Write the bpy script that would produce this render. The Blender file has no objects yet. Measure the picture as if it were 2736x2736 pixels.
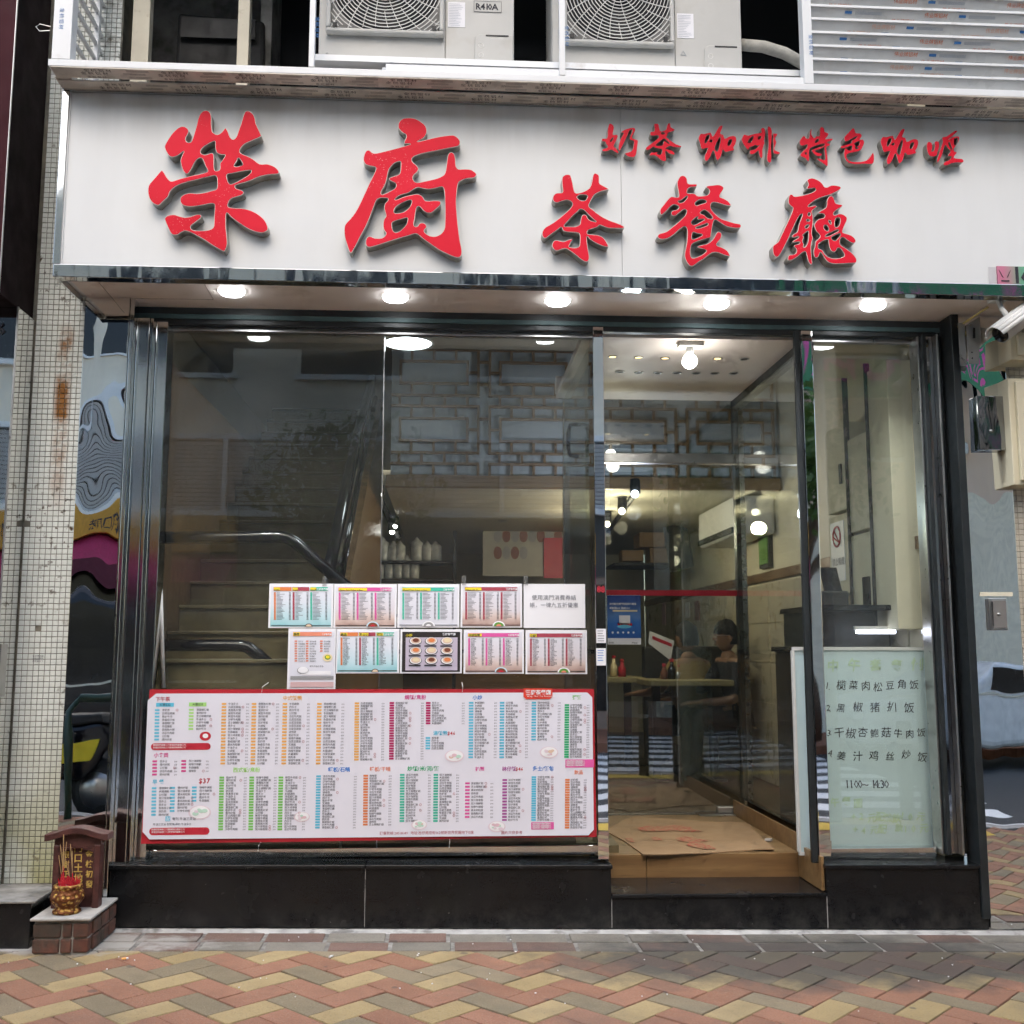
import bpy, bmesh, math, random
from mathutils import Vector, Matrix
random.seed(7)
SC = bpy.context.scene
COL = SC.collection
R = math.radians

# ------------------------------------------------------------------ camera
CAM = Vector((0.0, -5.15, 1.4)); FPX = 2845.0
YAW, PITCH = R(3.5), R(7.3)
FW = Vector((math.sin(YAW)*math.cos(PITCH), math.cos(YAW)*math.cos(PITCH), math.sin(PITCH)))
RT = Vector((math.cos(YAW), -math.sin(YAW), 0)); UP = RT.cross(FW)
cam = bpy.data.cameras.new('camera'); cam.sensor_width = 36; cam.lens = 36*FPX/2736
cam.clip_start = .05; cam.clip_end = 600
co = bpy.data.objects.new('camera', cam); COL.objects.link(co)
co.matrix_world = Matrix.Translation(CAM) @ Matrix((RT, UP, -FW)).transposed().to_4x4()
SC.camera = co
# ------------------------------------------------------------------ sky, sun, exposure
W = bpy.data.worlds.new('World'); SC.world = W; W.use_nodes = True
nt = W.node_tree; sky = nt.nodes.new('ShaderNodeTexSky'); sky.sky_type = 'NISHITA'; sky.sun_disc = False
SUN_EL, SUN_AZ = R(48), R(186)
sky.sun_elevation = SUN_EL; sky.sun_rotation = SUN_AZ; sky.dust_density = 3.0; sky.ozone_density = .6; sky.air_density = 1.2
bgd = nt.nodes['Background']; bgd.inputs[1].default_value = .15
nt.links.new(sky.outputs[0], bgd.inputs[0])
sl = bpy.data.lights.new('sun', 'SUN'); sl.energy = 0.55; sl.angle = R(75); sl.color = (.94, .975, 1)
so = bpy.data.objects.new('sun', sl); COL.objects.link(so)
sd = Vector((math.sin(SUN_AZ)*math.cos(SUN_EL), math.cos(SUN_AZ)*math.cos(SUN_EL), math.sin(SUN_EL)))
so.rotation_euler = sd.to_track_quat('Z', 'Y').to_euler(); so.location = (0, -6, 20)
vs = SC.view_settings; vs.view_transform = 'Standard'; vs.look = 'None'; vs.gamma = 1; vs.exposure = 0.86
vs.use_curve_mapping = False
SC.render.engine = 'CYCLES'
cy = SC.cycles
cy.max_bounces = 5; cy.diffuse_bounces = 3; cy.glossy_bounces = 3; cy.transmission_bounces = 3; cy.transparent_max_bounces = 10; cy.light_sampling_threshold = .05
cy.use_adaptive_sampling = True; cy.adaptive_threshold = .06; cy.adaptive_min_samples = 12
cy.caustics_reflective = False; cy.caustics_refractive = False; cy.sample_clamp_indirect = 4
cy.use_denoising = True

# ------------------------------------------------------------------ helpers
def P(px, py, Y):
    """point of the photograph's pixel on the vertical plane at depth Y"""
    d = FW + RT*((px-1368)/FPX) - UP*((py-1368)/FPX)
    return CAM + d*((Y-CAM.y)/d.y)
def PZ(px, py, Z):
    d = FW + RT*((px-1368)/FPX) - UP*((py-1368)/FPX)
    return CAM + d*((Z-CAM.z)/d.z)
GS = -.01744
def gz(x): return .1023 + GS*x

class MB:
    def __init__(s): s.v = []; s.f = []; s.m = []; s.cm = 0
    def add(s, vs, fs):
        b = len(s.v); s.v += [tuple(p) for p in vs]
        for f in fs: s.f.append(tuple(b+i for i in f)); s.m.append(s.cm)
        return s
    def box(s, x0, x1, y0, y1, z0, z1):
        return s.add([(x0,y0,z0),(x1,y0,z0),(x1,y1,z0),(x0,y1,z0),(x0,y0,z1),(x1,y0,z1),(x1,y1,z1),(x0,y1,z1)],
                     [(0,3,2,1),(4,5,6,7),(0,1,5,4),(1,2,6,5),(2,3,7,6),(3,0,4,7)])
    def hexa(s, a, b):     # a, b: two quads of 4 points (bottom/front ring, top/back ring)
        return s.add(list(a)+list(b), [(0,3,2,1),(4,5,6,7),(0,1,5,4),(1,2,6,5),(2,3,7,6),(3,0,4,7)])
    def poly(s, pts): return s.add(pts, [tuple(range(len(pts)))])
    def rect(s, x0, x1, z0, z1, y): return s.poly([(x0,y,z0),(x1,y,z0),(x1,y,z1),(x0,y,z1)])
    def prism(s, pts, y0, y1):   # pts: (x,z) counter-clockwise seen from -Y
        n = len(pts); v = [(x,y0,z) for x,z in pts]+[(x,y1,z) for x,z in pts]
        return s.add(v, [tuple(range(n)), tuple(range(2*n-1,n-1,-1))]+[(i,n+i,n+(i+1)%n,(i+1)%n) for i in range(n)])
    def prismx(s, pts, x0, x1):  # pts: (y,z)
        n = len(pts); v = [(x0,y,z) for y,z in pts]+[(x1,y,z) for y,z in pts]
        return s.add(v, [tuple(range(n-1,-1,-1)), tuple(range(n,2*n))]+[(i,(i+1)%n,n+(i+1)%n,n+i) for i in range(n)])
    def prismz(s, pts, z0, z1):
        n = len(pts); v = [(x,y,z0) for x,y in pts]+[(x,y,z1) for x,y in pts]
        return s.add(v, [tuple(range(n-1,-1,-1)), tuple(range(n,2*n))]+[(i,(i+1)%n,n+(i+1)%n,n+i) for i in range(n)])
    def tube(s, path, r, n=8, caps=True, flat=None):
        path = [Vector(p) for p in path]; k = len(path); b = len(s.v)
        rr = r if isinstance(r, (list, tuple)) else [r]*k
        up = Vector((0,0,1))
        for i, p in enumerate(path):
            t = (path[min(i+1,k-1)]-path[max(i-1,0)]).normalized()
            a = up if abs(t.z) < .95 else Vector((0,1,0))
            u = t.cross(a).normalized(); w = u.cross(t).normalized()
            for j in range(n):
                an = 2*math.pi*j/n + math.pi/n
                q = p + u*(rr[i]*math.cos(an)) + w*(rr[i]*math.sin(an)); s.v.append(tuple(q))
        for i in range(k-1):
            for j in range(n):
                s.f.append((b+i*n+j, b+i*n+(j+1)%n, b+(i+1)*n+(j+1)%n, b+(i+1)*n+j)); s.m.append(s.cm)
        if caps:
            s.f.append(tuple(b+j for j in range(n-1,-1,-1))); s.m.append(s.cm)
            s.f.append(tuple(b+(k-1)*n+j for j in range(n))); s.m.append(s.cm)
        return s
    def lathe(s, prof, c=(0,0,0), n=24, caps=True):
        b = len(s.v); k = len(prof)
        for r, z in prof:
            for j in range(n):
                a = 2*math.pi*j/n; s.v.append((c[0]+r*math.cos(a), c[1]+r*math.sin(a), c[2]+z))
        for i in range(k-1):
            for j in range(n):
                s.f.append((b+i*n+j, b+i*n+(j+1)%n, b+(i+1)*n+(j+1)%n, b+(i+1)*n+j)); s.m.append(s.cm)
        if caps:
            s.f.append(tuple(b+j for j in range(n-1,-1,-1))); s.m.append(s.cm)
            s.f.append(tuple(b+(k-1)*n+j for j in range(n))); s.m.append(s.cm)
        return s
    def ball(s, c, r, n=16, k=10, sq=(1,1,1)):
        prof = [(r*math.sin(math.pi*i/k)+1e-4, -r*math.cos(math.pi*i/k)) for i in range(k+1)]
        b = len(s.v); s.lathe(prof, (0,0,0), n)
        for i in range(b, len(s.v)):
            x,y,z = s.v[i]; s.v[i] = (c[0]+x*sq[0], c[1]+y*sq[1], c[2]+z*sq[2])
        return s
    def disc(s, c, r, n=24, nrm='y', rz=None, th=0):
        rz = rz or r; pts = []
        for j in range(n):
            a = 2*math.pi*j/n
            if nrm == 'y': pts.append((c[0]+r*math.cos(a), c[1], c[2]+rz*math.sin(a)))
            elif nrm == '-z': pts.append((c[0]+r*math.cos(a), c[1]-rz*math.sin(a), c[2]))
            else: pts.append((c[0]+r*math.cos(a), c[1]+rz*math.sin(a), c[2]))
        return s.poly(pts)
    def build(s, name, mat, parent=None, smooth=False, bevel=0, seg=2, auto=False):
        me = bpy.data.meshes.new(name); me.from_pydata(s.v, [], s.f)
        ms = mat if isinstance(mat, (list, tuple)) else [mat]
        for m in ms: me.materials.append(m)
        if len(ms) > 1: me.polygons.foreach_set('material_index', s.m)
        if smooth: me.polygons.foreach_set('use_smooth', [True]*len(me.polygons))
        me.update()
        return link(me, name, parent, bevel, seg)
def link(me, name, parent=None, bevel=0, seg=2):
    o = bpy.data.objects.new(name, me); COL.objects.link(o)
    if parent is not None:
        o.parent = parent; o.matrix_parent_inverse = rootinv(parent)
    if bevel:
        b = o.modifiers.new('bevel', 'BEVEL'); b.width = bevel; b.segments = seg; b.limit_method = 'ANGLE'
        b.harden_normals = False
    return o
def rootinv(p):
    m = Matrix.Identity(4)
    while p is not None:
        m = m @ Matrix.Identity(4); q = p
        return worldm(q).inverted()
def worldm(o):
    return o.matrix_basis if o.parent is None else worldm(o.parent) @ o.matrix_parent_inverse @ o.matrix_basis
def tag(o, label, cat, group=None):
    o['label'] = label; o['category'] = cat
    if group: o['group'] = group
    return o
def thing(name, label, cat, loc=(0,0,0), group=None):
    o = bpy.data.objects.new(name, None); COL.objects.link(o); o.location = loc; o.empty_display_size = .1
    return tag(o, label, cat, group)
def struct(o): o['kind'] = 'structure'; return o
def BX(name, mat, parent, *b, bevel=0): return MB().box(*b).build(name, mat, parent, bevel=bevel)

# ------------------------------------------------------------------ materials
class NT:
    def __init__(s, name):
        s.m = bpy.data.materials.new(name); s.m.use_nodes = True; s.t = s.m.node_tree
        s.b = s.t.nodes['Principled BSDF']
    def n(s, typ, **kw):
        x = s.t.nodes.new('ShaderNode'+typ)
        for k, v in kw.items():
            if k in x.inputs: x.inputs[k].default_value = v
            else: setattr(x, k, v)
        return x
    def l(s, a, b): s.t.links.new(a, b)
    def coord(s, kind='Object'): return s.n('TexCoord').outputs[kind]
    def pos(s): return s.n('NewGeometry').outputs['Position']
    def noise(s, scale, detail=4, rough=.55, vec=None, dim=None):
        x = s.n('TexNoise'); x.inputs['Scale'].default_value = scale; x.inputs['Detail'].default_value = min(detail, 3.5)
        x.inputs['Roughness'].default_value = rough; s.l(vec or s.pos(), x.inputs['Vector']); return x.outputs[0]
    def mapr(s, val, a, b, c=0., d=1.):
        x = s.n('MapRange'); s.l(val, x.inputs[0])
        for i, v in enumerate((a,b,c,d)): x.inputs[i+1].default_value = v
        return x.outputs[0]
    def math(s, op, a, b=None):
        x = s.n('Math', operation=op)
        for i, v in enumerate((a, b)):
            if v is None: continue
            if isinstance(v, (int, float)): x.inputs[i].default_value = v
            else: s.l(v, x.inputs[i])
        return x.outputs[0]
    def mix(s, fac, a, b, typ='MIX'):
        x = s.n('Mix', data_type='RGBA', blend_type=typ)
        for i, v in ((0, fac), (6, a), (7, b)):
            if isinstance(v, (int, float)): x.inputs[i].default_value = v
            elif isinstance(v, (tuple, list)): x.inputs[i].default_value = (*v[:3], 1)
            else: s.l(v, x.inputs[i])
        return x.outputs[2]
    def bump(s, h, strength=.3, dist=.01):
        x = s.n('Bump'); x.inputs['Strength'].default_value = strength; x.inputs['Distance'].default_value = dist
        s.l(h, x.inputs['Height']); s.l(x.outputs[0], s.b.inputs['Normal'])
    def set(s, **kw):
        for k, v in kw.items():
            k = {'rough':'Roughness','metal':'Metallic','col':'Base Color','ior':'IOR','coat':'Coat Weight','em':'Emission Color','es':'Emission Strength','spec':'Specular IOR Level'}[k]
            if k not in s.b.inputs: continue
            if isinstance(v, (tuple, list)): s.b.inputs[k].default_value = (*v[:3], 1)
            elif isinstance(v, (int, float)): s.b.inputs[k].default_value = v
            else: s.l(v, s.b.inputs[k])
        return s
def pm(name, col, rough=.6, metal=0, var=.12, scale=6, bump=0, bscale=60, dirt=None, dscale=3, dth=(.5,.75), rnd=0, spec=.5):
    m = NT(name)
    n = m.noise(scale, 5)
    c = m.mix(m.mapr(n, .3, .7), tuple(max(0,x*(1-var)) for x in col), tuple(min(1,x*(1+var)) for x in col))
    if rnd:
        oi = m.n('ObjectInfo').outputs['Random']
        c = m.mix(1.0, c, m.mix(oi, (1-rnd,)*3, (1+rnd,)*3), 'MULTIPLY')
    if dirt:
        c = m.mix(m.math('MULTIPLY', m.mapr(m.noise(dscale, 7, .65), dth[0], dth[1]), .75), c, dirt)
    m.set(col=c, metal=metal, spec=spec, rough=m.mapr(m.noise(scale*2.3, 3), .3, .7, max(.01, rough*.85), min(1, rough*1.15)))
    if bump: m.bump(m.noise(bscale, 4), bump, .004)
    return m.m
def flat(name, col, rough=.7): 
    m = NT(name); m.set(col=col, rough=rough); return m.m
def emit(name, col, s):
    m = NT(name); m.set(col=(0,0,0), em=col, es=s, rough=.5); m.m.cycles.emission_sampling = 'NONE'; return m.m
def mirror(name, col=(.62,.62,.61), rough=.05, wave=.5, ws=2.6, dist=.05, zs=.5, zramp=False):
    m = NT(name); mp = m.n('Mapping'); mp.inputs['Scale'].default_value = (1.4, 1, zs); m.l(m.pos(), mp.inputs[0])
    h = m.noise(ws, 1.5, .4, mp.outputs[0])
    m.set(col=col, metal=1, rough=m.mapr(m.noise(9, 3), .35, .75, rough*.85, rough*1.2))
    if wave and zramp:
        sep = m.n('SeparateXYZ'); m.l(m.pos(), sep.inputs[0]); h = m.math('MULTIPLY', h, m.mapr(sep.outputs[2], 1.4, 3.0, .2, 1.0))
    if wave: m.bump(h, wave, dist)
    return m.m
def glassmat(name, tint=(.955,.975,.965), ior=1.5, dirt=.03):
    m = NT(name); t = m.t; out = t.nodes['Material Output']; t.nodes.remove(m.b)
    tr = m.n('BsdfTransparent'); tr.inputs[0].default_value = (*tint, 1)
    gl = m.n('BsdfGlossy'); gl.inputs['Roughness'].default_value = .0; gl.inputs[0].default_value = (1,1,1,1)
    df = m.n('BsdfDiffuse'); df.inputs[0].default_value = (.5,.5,.48,1)
    fr = m.n('Fresnel'); bf = m.n('NewGeometry').outputs['Backfacing']; m.l(m.mapr(bf, 0, 1, ior, 1/ior), fr.inputs[0])
    mx = m.n('MixShader'); m.l(fr.outputs[0], mx.inputs[0]); m.l(tr.outputs[0], mx.inputs[1]); m.l(gl.outputs[0], mx.inputs[2])
    m2 = m.n('MixShader'); m.l(m.mapr(m.noise(3, 6, .65), .3, .8, dirt*.35, dirt), m2.inputs[0])  # thin dust mix doubles as a painted haze veil over the glass
    m.l(mx.outputs[0], m2.inputs[1]); m.l(df.outputs[0], m2.inputs[2]); m.l(m2.outputs[0], out.inputs[0])
    return m.m

M = {}
# black polished granite with dust specks
m = NT('granite'); n1 = m.noise(180, 3); sp = m.mapr(m.noise(70, 2, .5), .74, .78); du = m.mapr(m.noise(2.5, 7, .7), .45, .8)
c = m.mix(m.mapr(n1,.4,.7), (.006,.0065,.0075), (.012,.0125,.014)); c = m.mix(m.math('MULTIPLY', du, .16), c, (.06,.06,.06))
c = m.mix(m.math('MULTIPLY', sp, .5), c, (.4,.39,.37))
sepg = m.n('SeparateXYZ'); m.l(m.pos(), sepg.inputs[0]); spl = m.math('MULTIPLY', m.mapr(sepg.outputs[2], .24, .10), m.mapr(m.noise(11,6,.7), .42, .68))
c = m.mix(m.math('MULTIPLY', spl, .22), c, (.15,.14,.125)); m.set(col=c, rough=m.mapr(m.noise(6,5), .3, .7, .14, .30), spec=.3); M['granite'] = m.m
M['steel_wavy'] = mirror('steel_wavy', (.86,.86,.85), .012, .40, 2.2, .07, .6, True)
M['steel_side'] = mirror('steel_side', (.78,.78,.76), .02, .12, 2.2, .02)
M['steel_frame'] = mirror('steel_frame', (.70,.71,.705), .10, .10, 5, .01)
M['steel_trim'] = mirror('steel_trim', (.62,.63,.62), .07, .25, 9, .012)
M['steel_col'] = mirror('steel_col', (.82,.81,.81), .02, .10, 2.5, .02, .5)
M['steel_dark_reflect'] = mirror('steel_dark_reflect', (.30,.30,.31), .05, .12, 4, .015); M['steel_bright'] = pm('steel_bright', (.78,.76,.75), .28, 1, .06, 12); M['steel_satin'] = pm('steel_satin', (.5,.5,.49), .32, 1, .1, 12)  # first steel is tinted down to carry the right channel's dark reflection
M['glass'] = glassmat('glass', ior=1.62, dirt=.030); M['glass_door'] = glassmat('glass_door', (.80,.84,.82), 2.25, .02); M['glass_side'] = glassmat('glass_side', (.90,.94,.92), 1.45, .04)
M['dark_frame'] = pm('dark_frame', (.016,.020,.022), .42, 0, .3, 9)
M['teal_strip'] = pm('teal_strip', (.055,.10,.105), .5, .1, .2, 9)
M['white_alu'] = pm('white_alu', (.82,.84,.85), .35, 0, .03, 5, dirt=(.55,.53,.5), dscale=9, dth=(.62,.8))
M['beige_film'] = pm('beige_film', (.66,.61,.54), .45, 0, .18, 7, dirt=(.16,.14,.12), dscale=6, dth=(.52,.75))
M['film_ink'] = flat('film_ink', (.04,.035,.035)); M['film_ink2'] = pm('film_ink2', (.28,.26,.24), .7, 0, .2, 30)
M['cream_post'] = pm('cream_post', (.62,.58,.46), .5, 0, .08, 8, dirt=(.3,.24,.14), dscale=14, dth=(.6,.8))
M['ac_body'] = pm('ac_body', (.50,.50,.475), .45, 0, .04, 5, dirt=(.36,.34,.29), dscale=5, dth=(.55,.85))
M['ac_wire'] = pm('ac_wire', (.72,.72,.69), .4); M['void'] = flat('void', (.012,.013,.016), .8)  # near-black void colour paints the deep shade of recesses and openings
M['slat'] = pm('slat', (.60,.61,.60), .3, 0, .07, 4, dirt=(.45,.44,.42), dscale=5)
M['orange_ink'] = flat('orange_ink', (.62,.16,.05)); M['orange_pale'] = flat('orange_pale', (.66,.36,.24)); M['blue_ink'] = flat('blue_ink', (.05,.18,.45)); M['grey_ink'] = flat('grey_ink', (.33,.37,.42))
# sign panel: white textured sheet, grimy at the top edge
m = NT('sign_panel'); sep = m.n('SeparateXYZ'); m.l(m.pos(), sep.inputs[0])
mp = m.n('Mapping'); mp.inputs['Scale'].default_value = (1.6,1,.28); m.l(m.pos(), mp.inputs[0])
streak = m.mapr(m.noise(3.2, 6, .6, mp.outputs[0]), .45, .75)
top = m.mapr(sep.outputs[2], 3.72, 3.99)
c = m.mix(m.mapr(m.noise(1.6,4),.3,.7), (.78,.80,.805), (.83,.85,.85))
c = m.mix(m.math('MULTIPLY', m.math('MULTIPLY', top, streak), .45), c, (.36,.335,.28))
c = m.mix(m.math('MULTIPLY', streak, .08), c, (.5,.47,.4))
m.set(col=c, rough=.42); m.bump(m.noise(120, 2), .12, .002); M['sign_panel'] = m.m
# red acrylic with flaked specks
m = NT('letter_red'); fl = m.mapr(m.noise(130, 2, .5), .66, .70); ar = m.mapr(m.noise(2.6, 3), .48, .62)
c = m.mix(m.mapr(m.noise(3,3),.3,.7), (.72,.006,.026), (.84,.012,.042)); c = m.mix(m.math('MULTIPLY', m.math('MULTIPLY', fl, ar), .5), c, (.75,.42,.42))
m.set(col=c, rough=.5, spec=.2); M['letter_red'] = m.m
M['letter_side'] = pm('letter_side', (.34,.325,.29), .35, .25, .25, 30); M['letter_rim'] = pm('letter_rim', (.80,.74,.70), .4)
# soffit
M['soffit'] = pm('soffit', (.90,.83,.78), .5, 0, .05, 3, dirt=(.45,.36,.30), dscale=4, dth=(.6,.9))
M['lamp'] = emit('lamp', (.95,.97,1), 16); M['lamp'].cycles.emission_sampling = 'AUTO'; M['bulb'] = emit('bulb', (1,.96,.88), 22); M['warm_spot'] = emit('warm_spot', (1,.72,.3), 1.6)
M['white_plastic'] = pm('white_plastic', (.75,.75,.72), .4, 0, .04)
M['tube_light'] = emit('tube_light', (.80,.82,1), 9)
# mosaic tile
def tilemat():
    m = NT('mosaic'); sep = m.n('SeparateXYZ'); m.l(m.pos(), sep.inputs[0]); x, z = sep.outputs[0], sep.outputs[2]
    oi = m.n('ObjectInfo').outputs['Random']
    c = m.mix(m.mapr(m.noise(30,2),.3,.7), (.78,.83,.80), (.86,.90,.87))
    c = m.mix(m.math('MULTIPLY', m.mapr(z, 1.1, .35), m.mapr(m.noise(3.,5),.35,.6)), c, (.42,.42,.24))
    cx = m.math('SUBTRACT', x, P(169,1028,.05).x); rx = m.math('ABSOLUTE', cx)
    rust = m.math('MULTIPLY', m.mapr(rx, .05, .02), m.math('MULTIPLY', m.mapr(z, 2.0, 2.45), m.mapr(z, 3.0, 2.92)))
    c = m.mix(m.math('MULTIPLY', rust, m.mapr(m.noise(9,6,.7),.35,.6)), c, (.30,.13,.03))
    c = m.mix(m.math('MULTIPLY', m.mapr(m.noise(22,4,.6), .58, .66), m.mapr(m.noise(2.3,3),.45,.6)), c, (.10,.07,.04))
    drip = m.math('MULTIPLY', m.mapr(x, -1.80, -1.73), m.mapr(m.noise(5,6,.7), .42, .6))
    c = m.mix(m.math('MULTIPLY', drip, .7), c, (.16,.14,.10))
    m.set(col=c, rough=.25); return m.m
M['mosaic'] = tilemat()
M['grout'] = pm('grout', (.17,.165,.14), .9, 0, .3, 20, dirt=(.3,.26,.18), dscale=4)
M['maroon'] = pm('maroon', (.045,.006,.011), .6, 0, .2, 3, spec=.15); M['maroon_dark'] = pm('maroon_dark', (.010,.005,.006), .7, 0, .3, 4, spec=.12)
# pavers
def paver(name, a, b, spk=(.5,.45,.35)):
    m = NT(name); oi = m.n('ObjectInfo').outputs['Random']
    c = m.mix(oi, a, b); c = m.mix(m.math('MULTIPLY', m.mapr(m.noise(220,2),.5,.8), .35), c, spk)
    c = m.mix(m.math('MULTIPLY', m.mapr(m.noise(170,2),.56,.72), .55), c, (.06,.05,.04))
    c = m.mix(m.math('MULTIPLY', m.mapr(m.noise(7,6,.6),.45,.75), .4), c, tuple(v*.55 for v in a))
    sep = m.n('SeparateXYZ'); m.l(m.pos(), sep.inputs[0])
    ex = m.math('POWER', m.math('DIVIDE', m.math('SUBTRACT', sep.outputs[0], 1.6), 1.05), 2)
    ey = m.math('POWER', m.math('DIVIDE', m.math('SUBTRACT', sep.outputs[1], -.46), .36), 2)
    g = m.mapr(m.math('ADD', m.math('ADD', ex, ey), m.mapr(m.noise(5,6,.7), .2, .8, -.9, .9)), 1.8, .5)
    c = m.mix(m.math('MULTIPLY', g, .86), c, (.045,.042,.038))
    ex = m.math('POWER', m.math('DIVIDE', m.math('SUBTRACT', sep.outputs[0], -1.75), .75), 2)
    ey = m.math('POWER', m.math('DIVIDE', m.math('SUBTRACT', sep.outputs[1], -.22), .16), 2)
    g2 = m.mapr(m.math('ADD', m.math('ADD', ex, ey), m.mapr(m.noise(9,6,.7), .2, .8, -.9, .9)), 1.3, .5)
    c = m.mix(m.math('MULTIPLY', g2, .85), c, (.36,.345,.32))
    vo = m.n('TexVoronoi'); vo.inputs['Scale'].default_value = 4.2; m.l(m.pos(), vo.inputs['Vector'])
    c = m.mix(m.math('MULTIPLY', m.mapr(vo.outputs[0], .085, .07), .6), c, (.055,.05,.045))
    c = m.mix(m.math('MULTIPLY', m.mapr(m.noise(2.2,6,.7), .52, .70), .35), c, (.09,.08,.065))
    sp = m.mapr(m.noise(38, 2, .5), .80, .81)
    c = m.mix(m.math('MULTIPLY', sp, .55), c, (.6,.58,.54))
    m.set(col=c, rough=.78); m.bump(m.noise(240, 3), .35, .003); return m.m
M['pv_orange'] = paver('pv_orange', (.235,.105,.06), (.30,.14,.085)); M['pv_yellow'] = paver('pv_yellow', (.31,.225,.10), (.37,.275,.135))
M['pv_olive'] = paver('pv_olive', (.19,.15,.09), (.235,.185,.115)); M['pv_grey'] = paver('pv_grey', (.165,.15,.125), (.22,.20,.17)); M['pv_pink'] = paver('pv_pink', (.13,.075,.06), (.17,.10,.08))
M['joint'] = pm('joint', (.035,.032,.028), .95, 0, .5, 25, bump=.4); M['mortar'] = pm('mortar', (.38,.37,.355), .9, 0, .25, 9, dirt=(.12,.11,.1), dscale=12, dth=(.5,.66), bump=.5, bscale=40)
M['asphalt'] = pm('asphalt', (.055,.055,.056), .85, 0, .3, 40, bump=.4, bscale=200); M['road_white'] = pm('road_white', (.85,.85,.84), .7, 0, .06, 20, dirt=(.5,.5,.5), dscale=8, dth=(.6,.8))
M['joint_grey'] = pm('joint_grey', (.17,.16,.145), .95, 0, .4, 18, dirt=(.36,.35,.33), dscale=7, dth=(.5,.65)); M['kerb'] = pm('kerb', (.34,.33,.31), .8, 0, .2, 12); M['tactile'] = pm('tactile', (.6,.42,.06), .7)
# wood, cardboard and interior
def wood(name, a, b, sx=1., sz=14., rough=.4):
    m = NT(name); mp = m.n('Mapping'); mp.inputs['Scale'].default_value = (sx, sz, sz); m.l(m.pos(), mp.inputs[0])
    n = m.noise(1.5, 7, .62, mp.outputs[0]); w = m.noise(6, 4, .5, mp.outputs[0])
    c = m.mix(m.mapr(n,.3,.7), a, b); c = m.mix(m.math('MULTIPLY', m.mapr(w,.55,.72), .5), c, tuple(v*.5 for v in a))
    m.set(col=c, rough=rough); return m.m
M['laminate'] = wood('laminate', (.17,.09,.035), (.30,.18,.075)); M['laminate_floor'] = wood('laminate_floor', (.19,.115,.05), (.29,.19,.09), 1.2, 10); M['dark_floor'] = wood('dark_floor', (.045,.028,.014), (.075,.047,.024), 1.2, 10)
M['cardboard'] = pm('cardboard', (.31,.20,.105), .85, 0, .12, 5, dirt=(.24,.15,.08), dscale=5, dth=(.55,.8))
m = NT('red_print'); mp = m.n('Mapping'); mp.inputs['Scale'].default_value = (14,40,1); m.l(m.pos(), mp.inputs[0])
m.set(col=m.mix(m.mapr(m.noise(3,3,.6,mp.outputs[0]),.40,.52), (.36,.03,.025), (.32,.20,.105)), rough=.85); M['red_print'] = m.m
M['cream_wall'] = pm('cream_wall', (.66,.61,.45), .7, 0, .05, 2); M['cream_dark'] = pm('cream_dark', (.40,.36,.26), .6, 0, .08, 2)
M['tile_cream'] = pm('tile_cream', (.50,.45,.33), .3, 0, .08, 3); M['beige_ceiling'] = pm('beige_ceiling', (.55,.52,.42), .7, 0, .05, 2)
M['brown_wood'] = wood('brown_wood', (.13,.07,.03), (.22,.13,.06)); M['lattice_wood'] = wood('lattice_wood', (.17,.10,.045), (.25,.16,.075)); M['acrylic'] = pm('acrylic', (.36,.41,.45), .4, 0, .04)
M['black_gloss'] = pm('black_gloss', (.006,.006,.009), .12, 0, .2, 4); M['black_matte'] = pm('black_matte', (.018,.018,.018), .6, 0, .3, 10)
m = NT('stair_stone'); c = m.mix(m.mapr(m.noise(9,7,.7),.35,.65), (.12,.092,.045), (.18,.145,.075)); c = m.mix(m.mapr(m.noise(60,3),.66,.7), c, (.08,.06,.03)); m.set(col=c, rough=.35); M['stair_stone'] = m.m
M['paper'] = pm('paper', (.82,.82,.85), .5, 0, .02, 3); M['paper_grey'] = pm('paper_grey', (.60,.60,.62), .6)
M['banner_white'] = pm('banner_white', (.74,.74,.82), .45, 0, .03, 5); M['banner_red'] = pm('banner_red', (.44,.018,.03), .4, 0, .1, 4)
M['ink'] = flat('ink', (.03,.03,.04)); M['ink_soft'] = flat('ink_soft', (.17,.17,.2))
INK = dict(red=(.50,.02,.04), orange=(.80,.42,.10), orange2=(.72,.22,.07), green=(.18,.55,.10), lgreen=(.40,.74,.22), teal=(.06,.50,.36), emerald=(.02,.42,.17),
  cyan=(.12,.52,.72), blue=(.03,.20,.62), crimson=(.45,.01,.12), magenta=(.62,.06,.26), pink=(.72,.10,.36), purple=(.36,.07,.30), yellow=(.85,.68,.03), salmon=(.76,.26,.16), wine=(.40,.06,.09), palepink=(.78,.52,.58), faintpink=(.76,.64,.71), faintrose=(.74,.52,.58), white=(.85,.85,.87), peach=(.74,.55,.42), brown=(.20,.06,.03), dark=(.03,.03,.03), leaf=(.12,.30,.05), sky=(.55,.72,.80), mint=(.50,.72,.60), rose=(.62,.42,.42), lilac=(.52,.46,.56), grey=(.3,.3,.3), cream=(.78,.66,.42))
for k, v in INK.items(): M['i_'+k] = pm('ink_'+k, v, .5, 0, .05, 12)
M['whiteboard'] = pm('whiteboard', (.64,.79,.80), .2, 0, .03, 2); M['marker'] = flat('marker', (.02,.02,.022)); M['faded_yellow'] = pm('faded_yellow', (.58,.76,.52), .4, 0, .10, 40)
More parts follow.
